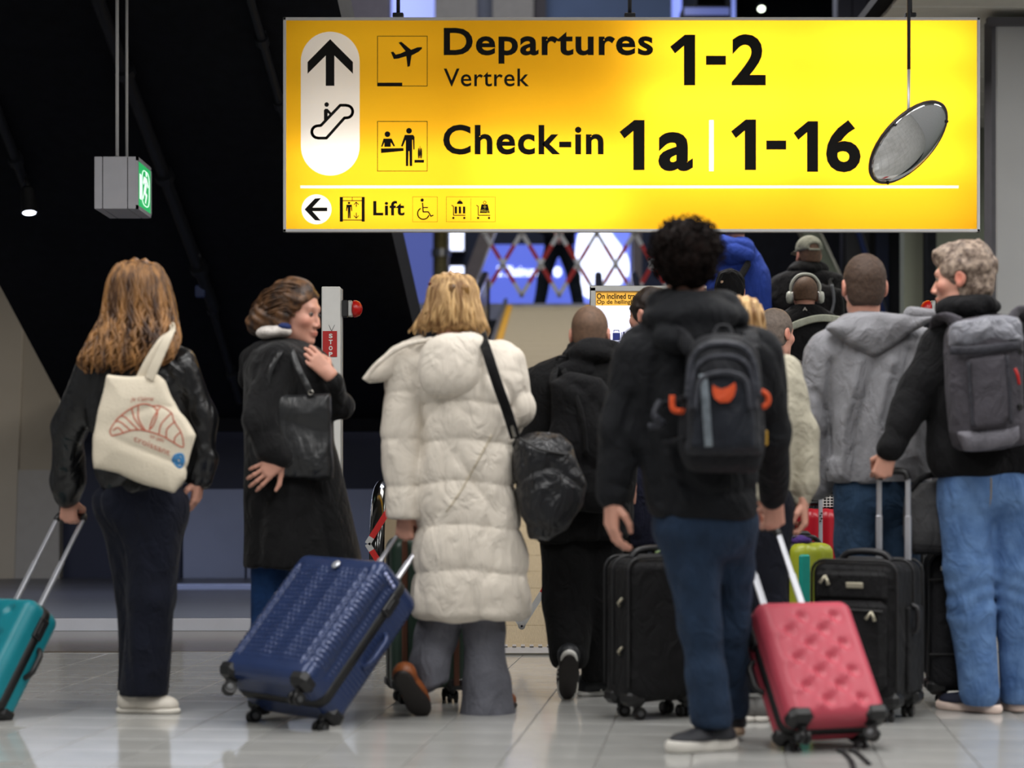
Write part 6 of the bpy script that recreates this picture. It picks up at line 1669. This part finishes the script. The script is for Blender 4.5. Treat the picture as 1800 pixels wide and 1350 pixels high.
part('hang_loop', MB().tube(curve_pts([P(1255, 590, db), P(1262, 575, db + 0.02), P(1280, 575, db + 0.02), P(1287, 590, db)], 5), 0.008, 6), M_pack3, bp, True)
part('yellow_tab', MB().box(P(1346, 770, db + 0.03), (0.012, 0.02, 0.05), bev=0.004), mat('tab_yellow', 'b58a18', 0.6), bp)
part('side_pouch', MB().tube(curve_pts([P(1160, 705, d - 0.15), P(1150, 730, d - 0.17), P(1165, 745, d - 0.16), P(1140, 750, d - 0.15)], 5), 0.012, 6), M_pack2, bp, True)

# ------------------------------------------------------------------ 6 man in the grey hoodie
d = 8.35
p = person('man with cropped brown hair in a plain grey hoodie and blue jeans', 1530, 1240, d)
hd = Head(P(1519, 506, d), (-0.02, 1, -0.02), k=1.03)
body(p, d, dict(sl=(1450, 620), sr=(1610, 615), el=(1425, 750), wl=(1440, 860, 0.1), er=(1640, 740), wr=(1630, 850, 0.1), hl=(1500, 880), hr=(1570, 880), kl=(1505, 1060), al=(1505, 1205), kr=(1570, 1060), ar=(1570, 1205)), hd, P(1520, 585, d + 0.01), [], red=0.7)
M_hood = cloth('fleece_grey', '8b8b90', var=0.1, sheen=0.2)
jl = Loft(d, [(560, 1470, 1585, .09), (580, 1448, 1610, .12), (612, 1425, 1635, .14), (660, 1418, 1650, .15), (740, 1432, 1648, .155), (800, 1445, 1642, .155), (832, 1452, 1640, .15), (848, 1456, 1636, .145)])
hs_ = U(0.03, jl.sd(), limb(d, [(1452, 625, 0, 42), (1430, 745, 0, 36), (1440, 850, 0.1, 28)]), limb(d, [(1612, 620, 0, 42), (1645, 740, 0, 36), (1635, 850, 0.1, 28)]))
hs_ = DISP(hs_, lambda q: 0.014 * wob(q, (15, 12, 4.0), 29) - 0.016 * ridge(q, (9, 9, 3.6), 30), 0.025)
hs_ = crease(hs_, d, [([(1500, 640), (1475, 740), (1468, 835)], 9, 0.020), ([(1528, 640), (1500, 750), (1495, 840)], 8, -0.020), ([(1556, 640), (1530, 740), (1528, 835)], 9, 0.018), ([(1588, 620), (1565, 740), (1560, 840)], 8, -0.018), ([(1612, 610), (1600, 700), (1598, 800)], 9, 0.014), ([(1455, 640), (1450, 720), (1462, 800)], 7, -0.018), ([(1430, 690), (1448, 720)], 6, -0.012), ([(1425, 740), (1448, 770)], 6, -0.012)])
solid('grey_hoodie', hs_, M_hood, p, 0.0085)
part('hem_band', MB().add(*[(np.array([jl.at(P(0, y_, d)[2])[0] + jl.at(P(0, y_, d)[2])[2] * 1.0 * math.cos(a_) for a_ in np.linspace(0, 2 * PI, 40, False) for y_ in (828, 846)]).reshape(-1, 1) * [1, 0, 0] +
     np.array([jl.at(P(0, y_, d)[2])[1] + jl.at(P(0, y_, d)[2])[3] * 1.0 * math.sin(a_) for a_ in np.linspace(0, 2 * PI, 40, False) for y_ in (828, 846)]).reshape(-1, 1) * [0, 1, 0] +
     np.array([P(0, y_, d)[2] for a_ in np.linspace(0, 2 * PI, 40, False) for y_ in (828, 846)]).reshape(-1, 1) * [0, 0, 1]), [(i * 2, ((i + 1) % 40) * 2, ((i + 1) % 40) * 2 + 1, i * 2 + 1) for i in range(40)]]), M_hood, p, True)
hood = U(0.02, slab([(1472, 562), (1500, 548), (1545, 546), (1578, 552), (1640, 550), (1648, 558), (1600, 592), (1545, 630), (1520, 628), (1480, 600), (1452, 578)], d - 0.13, 0.06, 0.5, 0.03, 2), ell(P(1522, 566, d - 0.02), (0.125, 0.11, 0.05)))
solid('hood', DISP(hood, lambda q: 0.006 * wob(q, (18, 18, 26), 33) - 0.010 * ridge(q, (12, 12, 20), 34), 0.02), M_hood, p, 0.0075)
solid('hood_edge', folds(rc(P(1645, 553, d - 0.13), P(1600, 552, d - 0.13), 0.02, 0.03), 0.003, 30, 2), M_hood, p, 0.007)
jn = U(0.03, Loft(d, [(830, 1462, 1632, .13), (880, 1462, 1635, .13), (930, 1480, 1625, .10)]).sd(edge=0.09), limb(d, [(1508, 900, 0, 44), (1505, 1060, 0, 36), (1505, 1220, 0, 32)]), limb(d, [(1585, 900, 0, 44), (1575, 1060, 0, 36), (1570, 1220, 0, 32)]))
solid('jeans', folds(jn, 0.006, (16, 16, 12), 35, 0.005), M_denim_md, p, 0.009)
for hx in (1503, 1570):
    shoe(p, [P(hx, 0, d)[0], d - 0.06, 0], [P(hx, 0, d)[0], d + 0.22, 0], M_sn, M_sns, h=0.009)
short_hair(p, hd, mat('hair_cropped', '4a372b', 0.75, var=0.35, vscale=90, bump=0.3, bscale=150), 0.006, nape=0.075, curl=0.0012, freq=160)

# ------------------------------------------------------------------ 7 grey-haired man with backpack
d = 8.0
p = person('man with wavy grey hair looking aside, black jacket and light blue jeans', 1725, 1255, d)
hd = Head(P(1690, 492, d), (-1, 0.42, -0.05), k=1.04)
hL = hand(P(1562, 796, d - 0.10), (-0.25, 0.05, -0.75), (0.1, 1, -0.2), 1, (1.2, 1.2, 0.8), 0.9, 1.0)
body(p, d, dict(sl=(1655, 610), sr=(1815, 610), el=(1602, 710, -0.03), wl=(1562, 796, -0.10), er=(1850, 740), wr=(1850, 860), hl=(1695, 870), hr=(1775, 870), kl=(1705, 1040), al=(1720, 1210), kr=(1785, 1050, 0.04), ar=(1790, 1210, 0.06)), hd, P(1702, 570, d + 0.01), [hL], red=0.9)
jl = Loft(d, [(545, 1660, 1748, .085), (565, 1640, 1800, .115), (600, 1622, 1835, .135), (700, 1628, 1845, .14), (780, 1634, 1838, .14), (826, 1640, 1832, .14), (838, 1645, 1828, .135)])
jk = U(0.025, jl.sd(), limb(d, [(1658, 612, 0, 38), (1602, 712, -0.03, 33), (1566, 786, -0.10, 25)]), limb(d, [(1812, 612, 0, 38), (1850, 740, 0, 33), (1850, 850, 0, 25)]))
solid('black_jacket', folds(jk, 0.007, (13, 13, 12), 45, 0.006), M_blk, p, 0.008)
hood = U(0.02, ell(P(1700, 540, d - 0.02), (0.12, 0.11, 0.05)), rc(P(1660, 545, d - 0.05), P(1735, 530, d - 0.09), 0.035, 0.03))
solid('jacket_collar', folds(hood, 0.007, (24, 24, 30), 4), M_blk, p, 0.007)
jn = U(0.03, Loft(d, [(815, 1652, 1815, .13), (860, 1650, 1822, .135), (915, 1665, 1815, .10)]).sd(edge=0.09), limb(d, [(1698, 890, 0, 48), (1703, 1000, 0, 40), (1708, 1080, 0, 38), (1722, 1215, 0, 36)]), limb(d, [(1778, 890, 0.02, 48), (1783, 1000, 0.03, 40), (1788, 1100, 0.05, 34), (1790, 1225, 0.06, 33)]))
jn = DISP(jn, lambda q: 0.006 * wob(q, (18, 18, 10), 51) + 0.0028 * np.sin(q[:, 2] * 95 + 4 * wob(q, 11, 52)) * np.exp(-((q[:, 2] - P(0, 1050, 8.0)[2]) / 0.13) ** 2), 0.015)
solid('jeans', zcut(jn, d, 1240), M_denim_lt, p, 0.0075)
M_run = mat('runner_navy', '1b1f33', 0.6); M_runs = mat('runner_sole', 'f0d9cc', 0.5)
o, T, R = shoe(p, [P(1752, 0, d)[0], d - 0.03, 0], [P(1690, 0, d)[0] - 0.05, d + 0.15, 0], M_run, M_runs, h=0.0055, w=0.046, sole_t=0.036)
part('orange_lace', MB().tube([T((0.03, 0.09, 0.07)), T((0, 0.11, 0.085)), T((-0.03, 0.10, 0.07))], 0.008, 6), M_or, o, True)
shoe(p, [P(1800, 0, d)[0], d + 0.03, 0], [P(1755, 0, d)[0], d + 0.26, 0], M_run, M_runs, h=0.0055, w=0.046, sole_t=0.036)
seam(p, 'jeans_seam', [(1742, 840), (1742, 870), (1738, 900)], d, jn, 0.003, cloth('thread_tan', '9a8a6a'))
seam(p, 'jeans_pocket', [(1776, 850), (1774, 880), (1786, 892), (1808, 895)], d, jn, 0.0025, cloth('thread_tan', '9a8a6a'))
L = hd
ext = [L.e((0, -0.03, 0.055), (0.088, 0.102, 0.094)), L.e((0, 0.055, 0.095), (0.062, 0.045, 0.035)), L.e((0.0, -0.075, -0.03), (0.07, 0.045, 0.055))]
short_hair(p, hd, hair_mat('hair_grey', 'a39080', '54443b', (45, 45, 45), 0.6), 0.010, 0.034, 0.09, 0.006, 48, ext=ext, name='wavy_hair')
# his backpack
db = d - 0.235
bp = thing('backpack', 'two-tone grey backpack with a rolled silver top on the grey-haired man', 'backpack', P(1725, 790, db))
M_pg = cloth('pack_greyfabric', '423f46', rough=0.75, spec=0.35); M_pgl = mat('pack_silver', '85868f', 0.4, var=0.3, bump=0.3, bscale=14, wr=0.9, wscale=14); M_pgd = cloth('pack_dark', '34343b', rough=0.7)
sb = slab([(1664, 620), (1668, 575), (1690, 562), (1740, 556), (1785, 560), (1793, 600), (1798, 760), (1785, 782), (1740, 792), (1690, 792), (1672, 760)], db + 0.02, 0.11, 0.4, 0.03, 2)
solid('pack_body', folds(sb, 0.004, 12, 6), M_pg, bp, 0.0075)
tp_ = slab([(1668, 600), (1670, 572), (1692, 562), (1740, 556), (1786, 560), (1794, 585), (1794, 606), (1740, 612), (1676, 612)], db - 0.04, 0.07, 0.5, 0.025, 2)
solid('silver_top', DISP(tp_, lambda q: 0.008 * wob(q, (28, 28, 18), 3), 0.012), M_pgl, bp, 0.006)
fp = slab([(1700, 632), (1765, 622), (1772, 640), (1775, 735), (1762, 748), (1712, 754), (1705, 740)], db - 0.095, 0.03, 0.4, 0.015)
solid('front_pocket', folds(fp, 0.003, 18, 7), M_pg, bp, 0.006)
lowp = slab([(1682, 760), (1790, 748), (1792, 772), (1780, 784), (1740, 793), (1695, 793)], db - 0.06, 0.05, 0.5, 0.02)
solid('base_panel', folds(lowp, 0.004, 18, 8), cloth('pack_lightgrey', '6e6c74', rough=0.6), bp, 0.007)
part('top_band', MB().tube(curve_pts([P(1670, 616, db - 0.085), P(1700, 616, db - 0.115), P(1740, 613, db - 0.12), P(1794, 606, db - 0.09)], 5), 0.016, 8, flat=((0, 1, 0), 0.4)), M_pgd, bp, True)
for pts_ in ([(1702, 636), (1706, 700), (1710, 752)], [(1770, 625), (1775, 690), (1778, 745)]):
    part('pocket_zip', MB().tube(curve_pts([P(x_, y_, db - 0.115) for x_, y_ in pts_], 5), 0.007, 6), M_pgd, bp, True)
for pts_ in ([(1690, 572, -0.03), (1662, 560, 0.04), (1648, 566, 0.16), (1650, 610, 0.30)], [(1775, 568, -0.03), (1790, 548, 0.05), (1800, 556, 0.18), (1805, 610, 0.30)]):
    part('shoulder_strap', MB().tube(curve_pts([P(x_, y_, db + z_) for x_, y_, z_ in pts_], 6), 0.030, 8, flat=((0.1, 1, 0.5), 0.3)), M_pg, bp, True)
for y_ in (618, 715):
    part('buckle', MB().box(P(1793, y_, db - 0.07), (0.022, 0.02, 0.022), bev=0.005), M_blackplastic, bp)
part('red_pull', MB().tube(curve_pts([P(1784, 648, db - 0.11), P(1789, 660, db - 0.115), P(1792, 676, db - 0.11)], 4), 0.006, 6), M_redpaint, bp, True)

# ------------------------------------------------------------------ 8 woman in the sage sweater
d = 7.75
p = person('woman in a sage green sweater, mostly hidden by the man with curly dark hair', 1355, 1240, d)
hd = Head(P(1300, 584, d), (0.05, 1, 0), k=0.95)
hR = hand(P(1411, 880, d), (0.1, 0.05, -1), (-1, 0.2, 0), 1, (0.75, 0.9, 0.6), 0.4, 0.97)
body(p, d, dict(sl=(1265, 655), sr=(1380, 655), el=(1290, 770), wl=(1290, 870), er=(1418, 760), wr=(1411, 880), hl=(1305, 900), hr=(1352, 900), kl=(1310, 1060), al=(1310, 1205), kr=(1345, 1060), ar=(1335, 1205)), hd, P(1303, 640, d), [hR])
M_sage = cloth('knit_sage', 'b4ae9c', var=0.08, bump=0.4, bscale=70)
jk = U(0.03, Loft(d, [(632, 1290, 1345, .08), (650, 1258, 1385, .11), (690, 1245, 1398, .13), (780, 1252, 1398, .14), (880, 1258, 1388, .14)]).sd(), limb(d, [(1378, 655, 0, 32), (1412, 755, 0, 27), (1415, 850, 0, 24), (1412, 878, 0, 18)]))
solid('sage_sweater', folds(jk, 0.006, (16, 16, 16), 61, 0.004), M_sage, p, 0.008)
tr = zcut(U(0.03, limb(d, [(1305, 890, 0, 46), (1310, 1060, 0, 36), (1312, 1200, 0, 28)]), limb(d, [(1352, 890, 0, 46), (1345, 1060, 0, 36), (1338, 1200, 0.02, 28)])), d, 1218)
solid('dark_trousers', folds(tr, 0.005, 18, 4), M_navyc, p, 0.009)
M_gsh = mat('shoe_grey', '6b6a68', 0.6)
for hx in (1312, 1335): shoe(p, [P(hx, 0, d)[0], d - 0.05, 0], [P(hx + 8, 0, d)[0], d + 0.21, 0], M_gsh, M_sns, h=0.008)
hl_ = Loft(d, [(520, 1291, 1315, .035), (526, 1278, 1328, .08), (545, 1267, 1339, .112), (580, 1261, 1345, .122), (620, 1257, 1347, .10, -.02), (655, 1255, 1345, .06, -.05), (672, 1265, 1335, .03, -.07)])
solid('blonde_hair', DISP(hl_.sd(2.1), lambda q: 0.005 * np.sin(q[:, 0] * 190 + 2 * np.sin(q[:, 2] * 30)), 0.01), MATS['hair_blonde'], p, 0.007)

# ------------------------------------------------------------------ people further on
def back_view(label, d, cx, head_y, k, fwd, rows, m_top, hair, foot_z, m_leg, skin=None, hood=None, fwd_arms=0.08, hands=(), hair_kw={}, h=0.011, red=0.4, group=None):
    """standing figure seen from behind: rows = torso outline, feet at height foot_z"""
    base = P(cx, head_y, d); p = thing('person', label, 'person', (base[0], d, foot_z), group)
    s_ = S(d); hd = Head(P(cx, head_y, d), fwd, k=k)
    top = rows[0][0]; xl = rows[2][1]; xr = rows[2][2]; sh = rows[2][0] + 0.05 * s_
    zf = lambda z: HY - (z - CAMZ) * s_
    hip = zf(foot_z + 0.88); kn = zf(foot_z + 0.48); an = zf(foot_z + 0.09)
    ins = 0.06 * s_
    J = dict(sl=(xl + ins, sh), sr=(xr - ins, sh), el=(xl + ins * 0.4, sh + 0.29 * s_), er=(xr - ins * 0.4, sh + 0.29 * s_), wl=(xl + ins * 0.6, sh + 0.53 * s_, fwd_arms), wr=(xr - ins * 0.6, sh + 0.53 * s_, fwd_arms),
             hl=(cx - 0.09 * s_, hip), hr=(cx + 0.09 * s_, hip), kl=(cx - 0.1 * s_, kn), kr=(cx + 0.1 * s_, kn), al=(cx - 0.1 * s_, an), ar=(cx + 0.1 * s_, an))
    hh = [hand(P(J[w_][0], J[w_][1], d + fwd_arms), (0, 0.15, -1), (sd_, 0.3, 0), -sd_, (0.4, 0.5, 0.4), 0.2, 0.97) for w_, sd_ in (('wl', 1), ('wr', -1))]
    body(p, d, J, hd, P(cx, head_y, d) + np.array([0, 0.01, -0.15]), hh, skin, red, hh=0.0065)
    jk = U(0.03, Loft(d, rows).sd(), limb(d, [(J['sl'][0], sh, 0, 0.075 * s_), (J['el'][0], J['el'][1], 0, 0.065 * s_), (J['wl'][0], J['wl'][1], fwd_arms, 0.05 * s_)]), limb(d, [(J['sr'][0], sh, 0, 0.075 * s_), (J['er'][0], J['er'][1], 0, 0.065 * s_), (J['wr'][0], J['wr'][1], fwd_arms, 0.05 * s_)]))
    solid('jacket', folds(jk, 0.007, (13, 13, 11), int(cx), 0.005), m_top, p, h)
    tr = U(0.03, *[limb(d, [(cx + s2 * 0.085 * s_, hip, 0, 0.10 * s_), (cx + s2 * 0.1 * s_, kn, 0, 0.075 * s_), (cx + s2 * 0.1 * s_, zf(foot_z + 0.04), 0, 0.065 * s_)]) for s2 in (-1, 1)])
    solid('trousers', folds(tr, 0.005, 16, 3), m_leg, p, h)
    for s2 in (-1, 1):
        x = P(cx + s2 * 0.1 * s_, 0, d)[0]
        shoe(p, [x, d - 0.06, foot_z], [x, d + 0.2, foot_z], M_sn, M_sns, h=0.012)
    if hair is not None: short_hair(p, hd, hair, h=0.006, **hair_kw)
    return p, hd
rz = lambda d_: float(ramp(np.array(d_ - D0)))
# 9 man in profile beside the grey hoodie
p, hd = back_view('man with short greying hair and a bare ear, dark jacket, left of the grey hoodie', 9.7, 1364, 588, 0.93, (0.75, 0.75, -0.02),
                  [(625, 1335, 1390, .08), (640, 1315, 1420, .11), (665, 1300, 1440, .13), (740, 1300, 1440, .14), (880, 1312, 1430, .14)], M_navyc, M_stubg, 0.0, M_jet, hair_kw=dict(grow=0.007, nape=0.06, curl=0.001, freq=150), red=0.7)
# 10 man with white headphones
d = 12.7
p, hd = back_view('man in a black top wearing white headphones, pale strap across his back', d, 1415, 521, 0.93, (0, 1, -0.02),
                  [(533, 1392, 1440, .075), (550, 1370, 1462, .11), (580, 1346, 1484, .13), (660, 1345, 1484, .14), (720, 1350, 1478, .14)], M_blk, M_stub, rz(d), M_jet, hair_kw=dict(grow=0.004, nape=0.03), red=0.2)
hp = thing('headphones', 'white over-ear headphones on the man in the black top', 'headphones', hd.w((0, 0, 0.13)))
M_hp = mat('headphone_white', 'd2d6cc', 0.45)
part('headband', MB().tube(curve_pts([hd.w(q) for q in ((-0.093, -0.01, 0.02), (-0.092, -0.02, 0.075), (-0.055, -0.025, 0.128), (0, -0.025, 0.143), (0.055, -0.025, 0.128), (0.092, -0.02, 0.075), (0.093, -0.01, 0.02))], 6), 0.009, 8), M_hp, hp, True)
for sx in (-1, 1):
    part('ear_cup', MB().lathe([(0.026, -0.012), (0.036, -0.006), (0.038, 0.008), (0.030, 0.020), (0.01, 0.024)], hd.w((sx * 0.098, -0.012, -0.008)), hd.R[:, 0] * sx, 20), M_hp, hp, True)
    part('ear_cushion', MB().lathe([(0.034, -0.016), (0.037, -0.004), (0.03, 0.0)], hd.w((sx * 0.096, -0.012, -0.008)), hd.R[:, 0] * sx, 20), M_alu, hp, True)
sl_ = thing('sling_bag', 'pale sling strap across the back of the man with headphones', 'bag', P(1400, 640, d - 0.17))
part('pale_strap', MB().tube(curve_pts([P(x_, y_, d - z_) for x_, y_, z_ in ((1355, 600, .10), (1385, 578, .155), (1415, 565, .165), (1445, 559, .15), (1475, 562, .06))], 6), 0.022, 8, flat=((0, 1, 0.2), 0.2)), cloth('strap_pale', 'c2c6b6'), sl_, True)
part('sling_pouch', MB().box(P(1350, 640, d - 0.14), (0.12, 0.07, 0.16), bev=0.02), M_strap, sl_)
v, f = text_box('A', 1411, 1419, 540, 546, d - 0.15, 0.02)
part('collar_print', MB().add(v, f), M_offw, p)
# 11 man in the cap with a backpack
d = 14.2
p, hd = back_view('man in an olive cap and dark clothes standing beyond the headphones', d, 1421, 450, 0.98, (-0.25, 1, 0),
                  [(472, 1390, 1450, .09), (482, 1368, 1476, .12), (505, 1352, 1490, .14), (600, 1350, 1492, .15), (650, 1355, 1488, .15)], M_blk, M_stub, rz(d), M_jet, hair_kw=dict(grow=0.006, nape=0.05))
cp = hd.cut(hd.e((0, -0.012, 0.05), (0.092, 0.112, 0.092)), (0, -0.12, -1), -0.022)
cp = SUB(cp, hd.e((0, -0.115, 0.052), (0.036, 0.04, 0.024)), 0.006)
solid('cap', cp, cloth('cap_olive', '86877a'), p, 0.007)
part('cap_strap', MB().tube(curve_pts([hd.w(q) for q in ((-0.04, -0.108, 0.034), (0, -0.122, 0.032), (0.04, -0.108, 0.034))], 5), 0.008, 6), MATS['cap_olive'], p, True)
part('cap_peak', MB().tube(curve_pts([hd.w(q) for q in ((0, 0.09, 0.04), (0, 0.13, 0.035), (0, 0.165, 0.022))], 4), [0.075] * 4 + [0.07] * 3 + [0.06, 0.045], 14, flat=(hd.R[:, 2], 0.08)), MATS['cap_olive'], p, True)
solid('neck_scarf', folds(ell(P(1418, 476, d), (0.14, 0.12, 0.07)), 0.008, 26, 3), M_jet, p, 0.011)
bp = thing('backpack', 'black backpack on the man in the olive cap', 'backpack', P(1440, 620, d - 0.24))
solid('pack_body', folds(slab([(1405, 505), (1440, 497), (1480, 508), (1486, 600), (1470, 628), (1408, 628), (1398, 600)], d - 0.23, 0.11, 0.5, 0.03), 0.007, 14, 3), M_blk, bp, 0.011)
part('buckle_strap', MB().tube(curve_pts([P(1462, 500, d - 0.34), P(1466, 530, d - 0.345), P(1458, 560, d - 0.345)], 5), 0.010, 6), mat('strap_grey', '5d6066', 0.5), bp, True)
for x_ in (1396, 1462):
    part('shoulder_strap', MB().tube(curve_pts([P(x_, 510, d - 0.3), P(x_ - 2, 492, d - 0.15), P(x_ - 2, 498, d + 0.08)], 5), 0.022, 8, flat=((0, 1, 0.4), 0.3)), M_strap, bp, True)
# 12 person in the blue jacket
d = 14.0
M_blu = cloth('jacket_blue', '3450b4', var=0.2)
p, hd = back_view('person in a bright blue hooded jacket whose head is cut by the yellow sign', d, 1292, 398, 0.98, (0.1, 1, 0),
                  [(425, 1262, 1322, .09), (445, 1248, 1338, .13), (470, 1240, 1348, .15), (540, 1236, 1354, .155), (620, 1240, 1352, .155)], M_blu, M_stub, rz(d) + 0.28, M_jet, hair_kw=dict(grow=0.006, nape=0.06))
solid('blue_hood', folds(U(0.03, ell(P(1288, 437, d - 0.06), (0.155, 0.14, 0.09)), ell(P(1296, 450, d - 0.14), (0.11, 0.07, 0.07))), 0.010, (16, 16, 22), 5, 0.006), M_blu, p, 0.009)
bp = thing('backpack', 'dark backpack low on the person in the blue jacket', 'backpack', P(1285, 540, d - 0.25))
solid('pack_body', folds(slab([(1262, 480), (1285, 472), (1305, 480), (1308, 560), (1265, 560)], d - 0.24, 0.09, 0.5, 0.03), 0.006, 14, 3), M_strap, bp, 0.011)
part('shoulder_strap', MB().tube(curve_pts([P(1300, 490, d - 0.3), P(1316, 462, d - 0.19), P(1322, 452, d - 0.02)], 5), 0.024, 8, flat=((0.2, 1, 0.4), 0.3)), M_strap, bp, True)
# 13 dark-capped traveller behind the curly hair
d = 11.6
p, hd = back_view('traveller in a black knitted hat almost hidden behind the curly dark hair', d, 1283, 515, 0.95, (0.1, 1, 0),
                  [(548, 1258, 1308, .08), (560, 1238, 1330, .11), (585, 1225, 1345, .13), (680, 1225, 1345, .14), (760, 1230, 1340, .14)], M_navyc, None, rz(d), M_jet)
solid('knitted_hat', folds(hd.cut(hd.e((0, -0.01, 0.035), (0.09, 0.112, 0.105)), (0, -0.1, -1), 0.03), 0.003, 60, 3), M_jet, p, 0.007)
part('hat_mark', MB().box(hd.w((-0.045, -0.10, 0.055)), (0.018, 0.014, 0.016), bev=0.004), mat('mark_pale', 'b89a80', 0.6), p)
# 14 traveller in the quilted navy coat between the two men
d = 9.0
p, hd = back_view('dark-haired traveller in a navy quilted coat beside the lit instruction board', d, 1142, 556, 0.92, (-0.75, 0.7, 0),
                  [(600, 1115, 1165, .08), (615, 1098, 1185, .11), (640, 1088, 1195, .13), (740, 1090, 1195, .14), (860, 1092, 1192, .15), (965, 1096, 1188, .15)], cloth('quilt_navy', '15172a'), mat('hair_darkbrown', '21150f', 0.6, var=0.3, vscale=50), 0.0, M_jet, hair_kw=dict(grow=0.014, c=0.034, nape=0.11, curl=0.004, freq=60), fwd_arms=0.24)
# 15 guard at the far barrier
d = 27.6; s_ = S(d); fz = float(ramp(np.array(20.0)))
p = thing('person', 'guard in dark trousers standing with legs apart behind the far barrier', 'person', (P(982, 0, d)[0], d, fz))
yf = HY - (fz - CAMZ) * s_
hd = Head(P(982, yf - 1.64 * s_, d), (0.1, -1, 0))
J = dict(sl=(982 - 24, yf - 1.42 * s_), sr=(982 + 24, yf - 1.42 * s_), el=(982 - 38, yf - 1.15 * s_), er=(982 + 38, yf - 1.15 * s_), wl=(975, yf - 1.05 * s_, -0.2), wr=(988, yf - 1.05 * s_, -0.2),
         hl=(971, yf - 0.92 * s_), hr=(993, yf - 0.92 * s_), kl=(955, yf - 0.48 * s_), kr=(1010, yf - 0.48 * s_), al=(946, yf - 0.08 * s_), ar=(1020, yf - 0.08 * s_))
hh = [hand(P(J['wl'][0], J['wl'][1], d - 0.2), (0.6, 0, -0.6), (0, 1, 0), 1), hand(P(J['wr'][0], J['wr'][1], d - 0.2), (-0.6, 0, -0.6), (0, 1, 0), -1)]
body(p, d, J, hd, P(982, yf - 1.5 * s_, d), hh, None, 0.3, hh=0.009)
k2 = s_
solid('dark_jacket', folds(U(0.03, Loft(d, [(yf - 1.5 * s_, 970, 994, .08), (yf - 1.42 * s_, 955, 1009, .12), (yf - 1.2 * s_, 954, 1010, .14), (yf - 0.85 * s_, 957, 1007, .14)]).sd(), limb(d, [(957, yf - 1.4 * s_, 0, 10), (944, yf - 1.15 * s_, 0, 8.5), (970, yf - 1.05 * s_, -0.18, 7)]), limb(d, [(1007, yf - 1.4 * s_, 0, 10), (1020, yf - 1.15 * s_, 0, 8.5), (994, yf - 1.05 * s_, -0.18, 7)])), 0.006, 14, 3), M_jet, p, 0.014)
M_gt = cloth('guard_trousers', '0f1618')
solid('dark_trousers', folds(U(0.03, limb(d, [(972, yf - 0.9 * s_, 0, 15), (956, yf - 0.48 * s_, 0, 12), (946, yf - 0.03 * s_, 0, 10)]), limb(d, [(992, yf - 0.9 * s_, 0, 15), (1009, yf - 0.48 * s_, 0, 12), (1019, yf - 0.03 * s_, 0, 10)])), 0.005, 14, 5), M_gt, p, 0.014)
for x_ in (944, 1021):
    x = P(x_, 0, d)[0]; shoe(p, [x, d + 0.08, fz], [x, d - 0.2, fz], M_blackplastic, M_blackplastic, h=0.014)
short_hair(p, hd, M_stub, 0.006, h=0.009)
print('solid tris', NTRI[0])
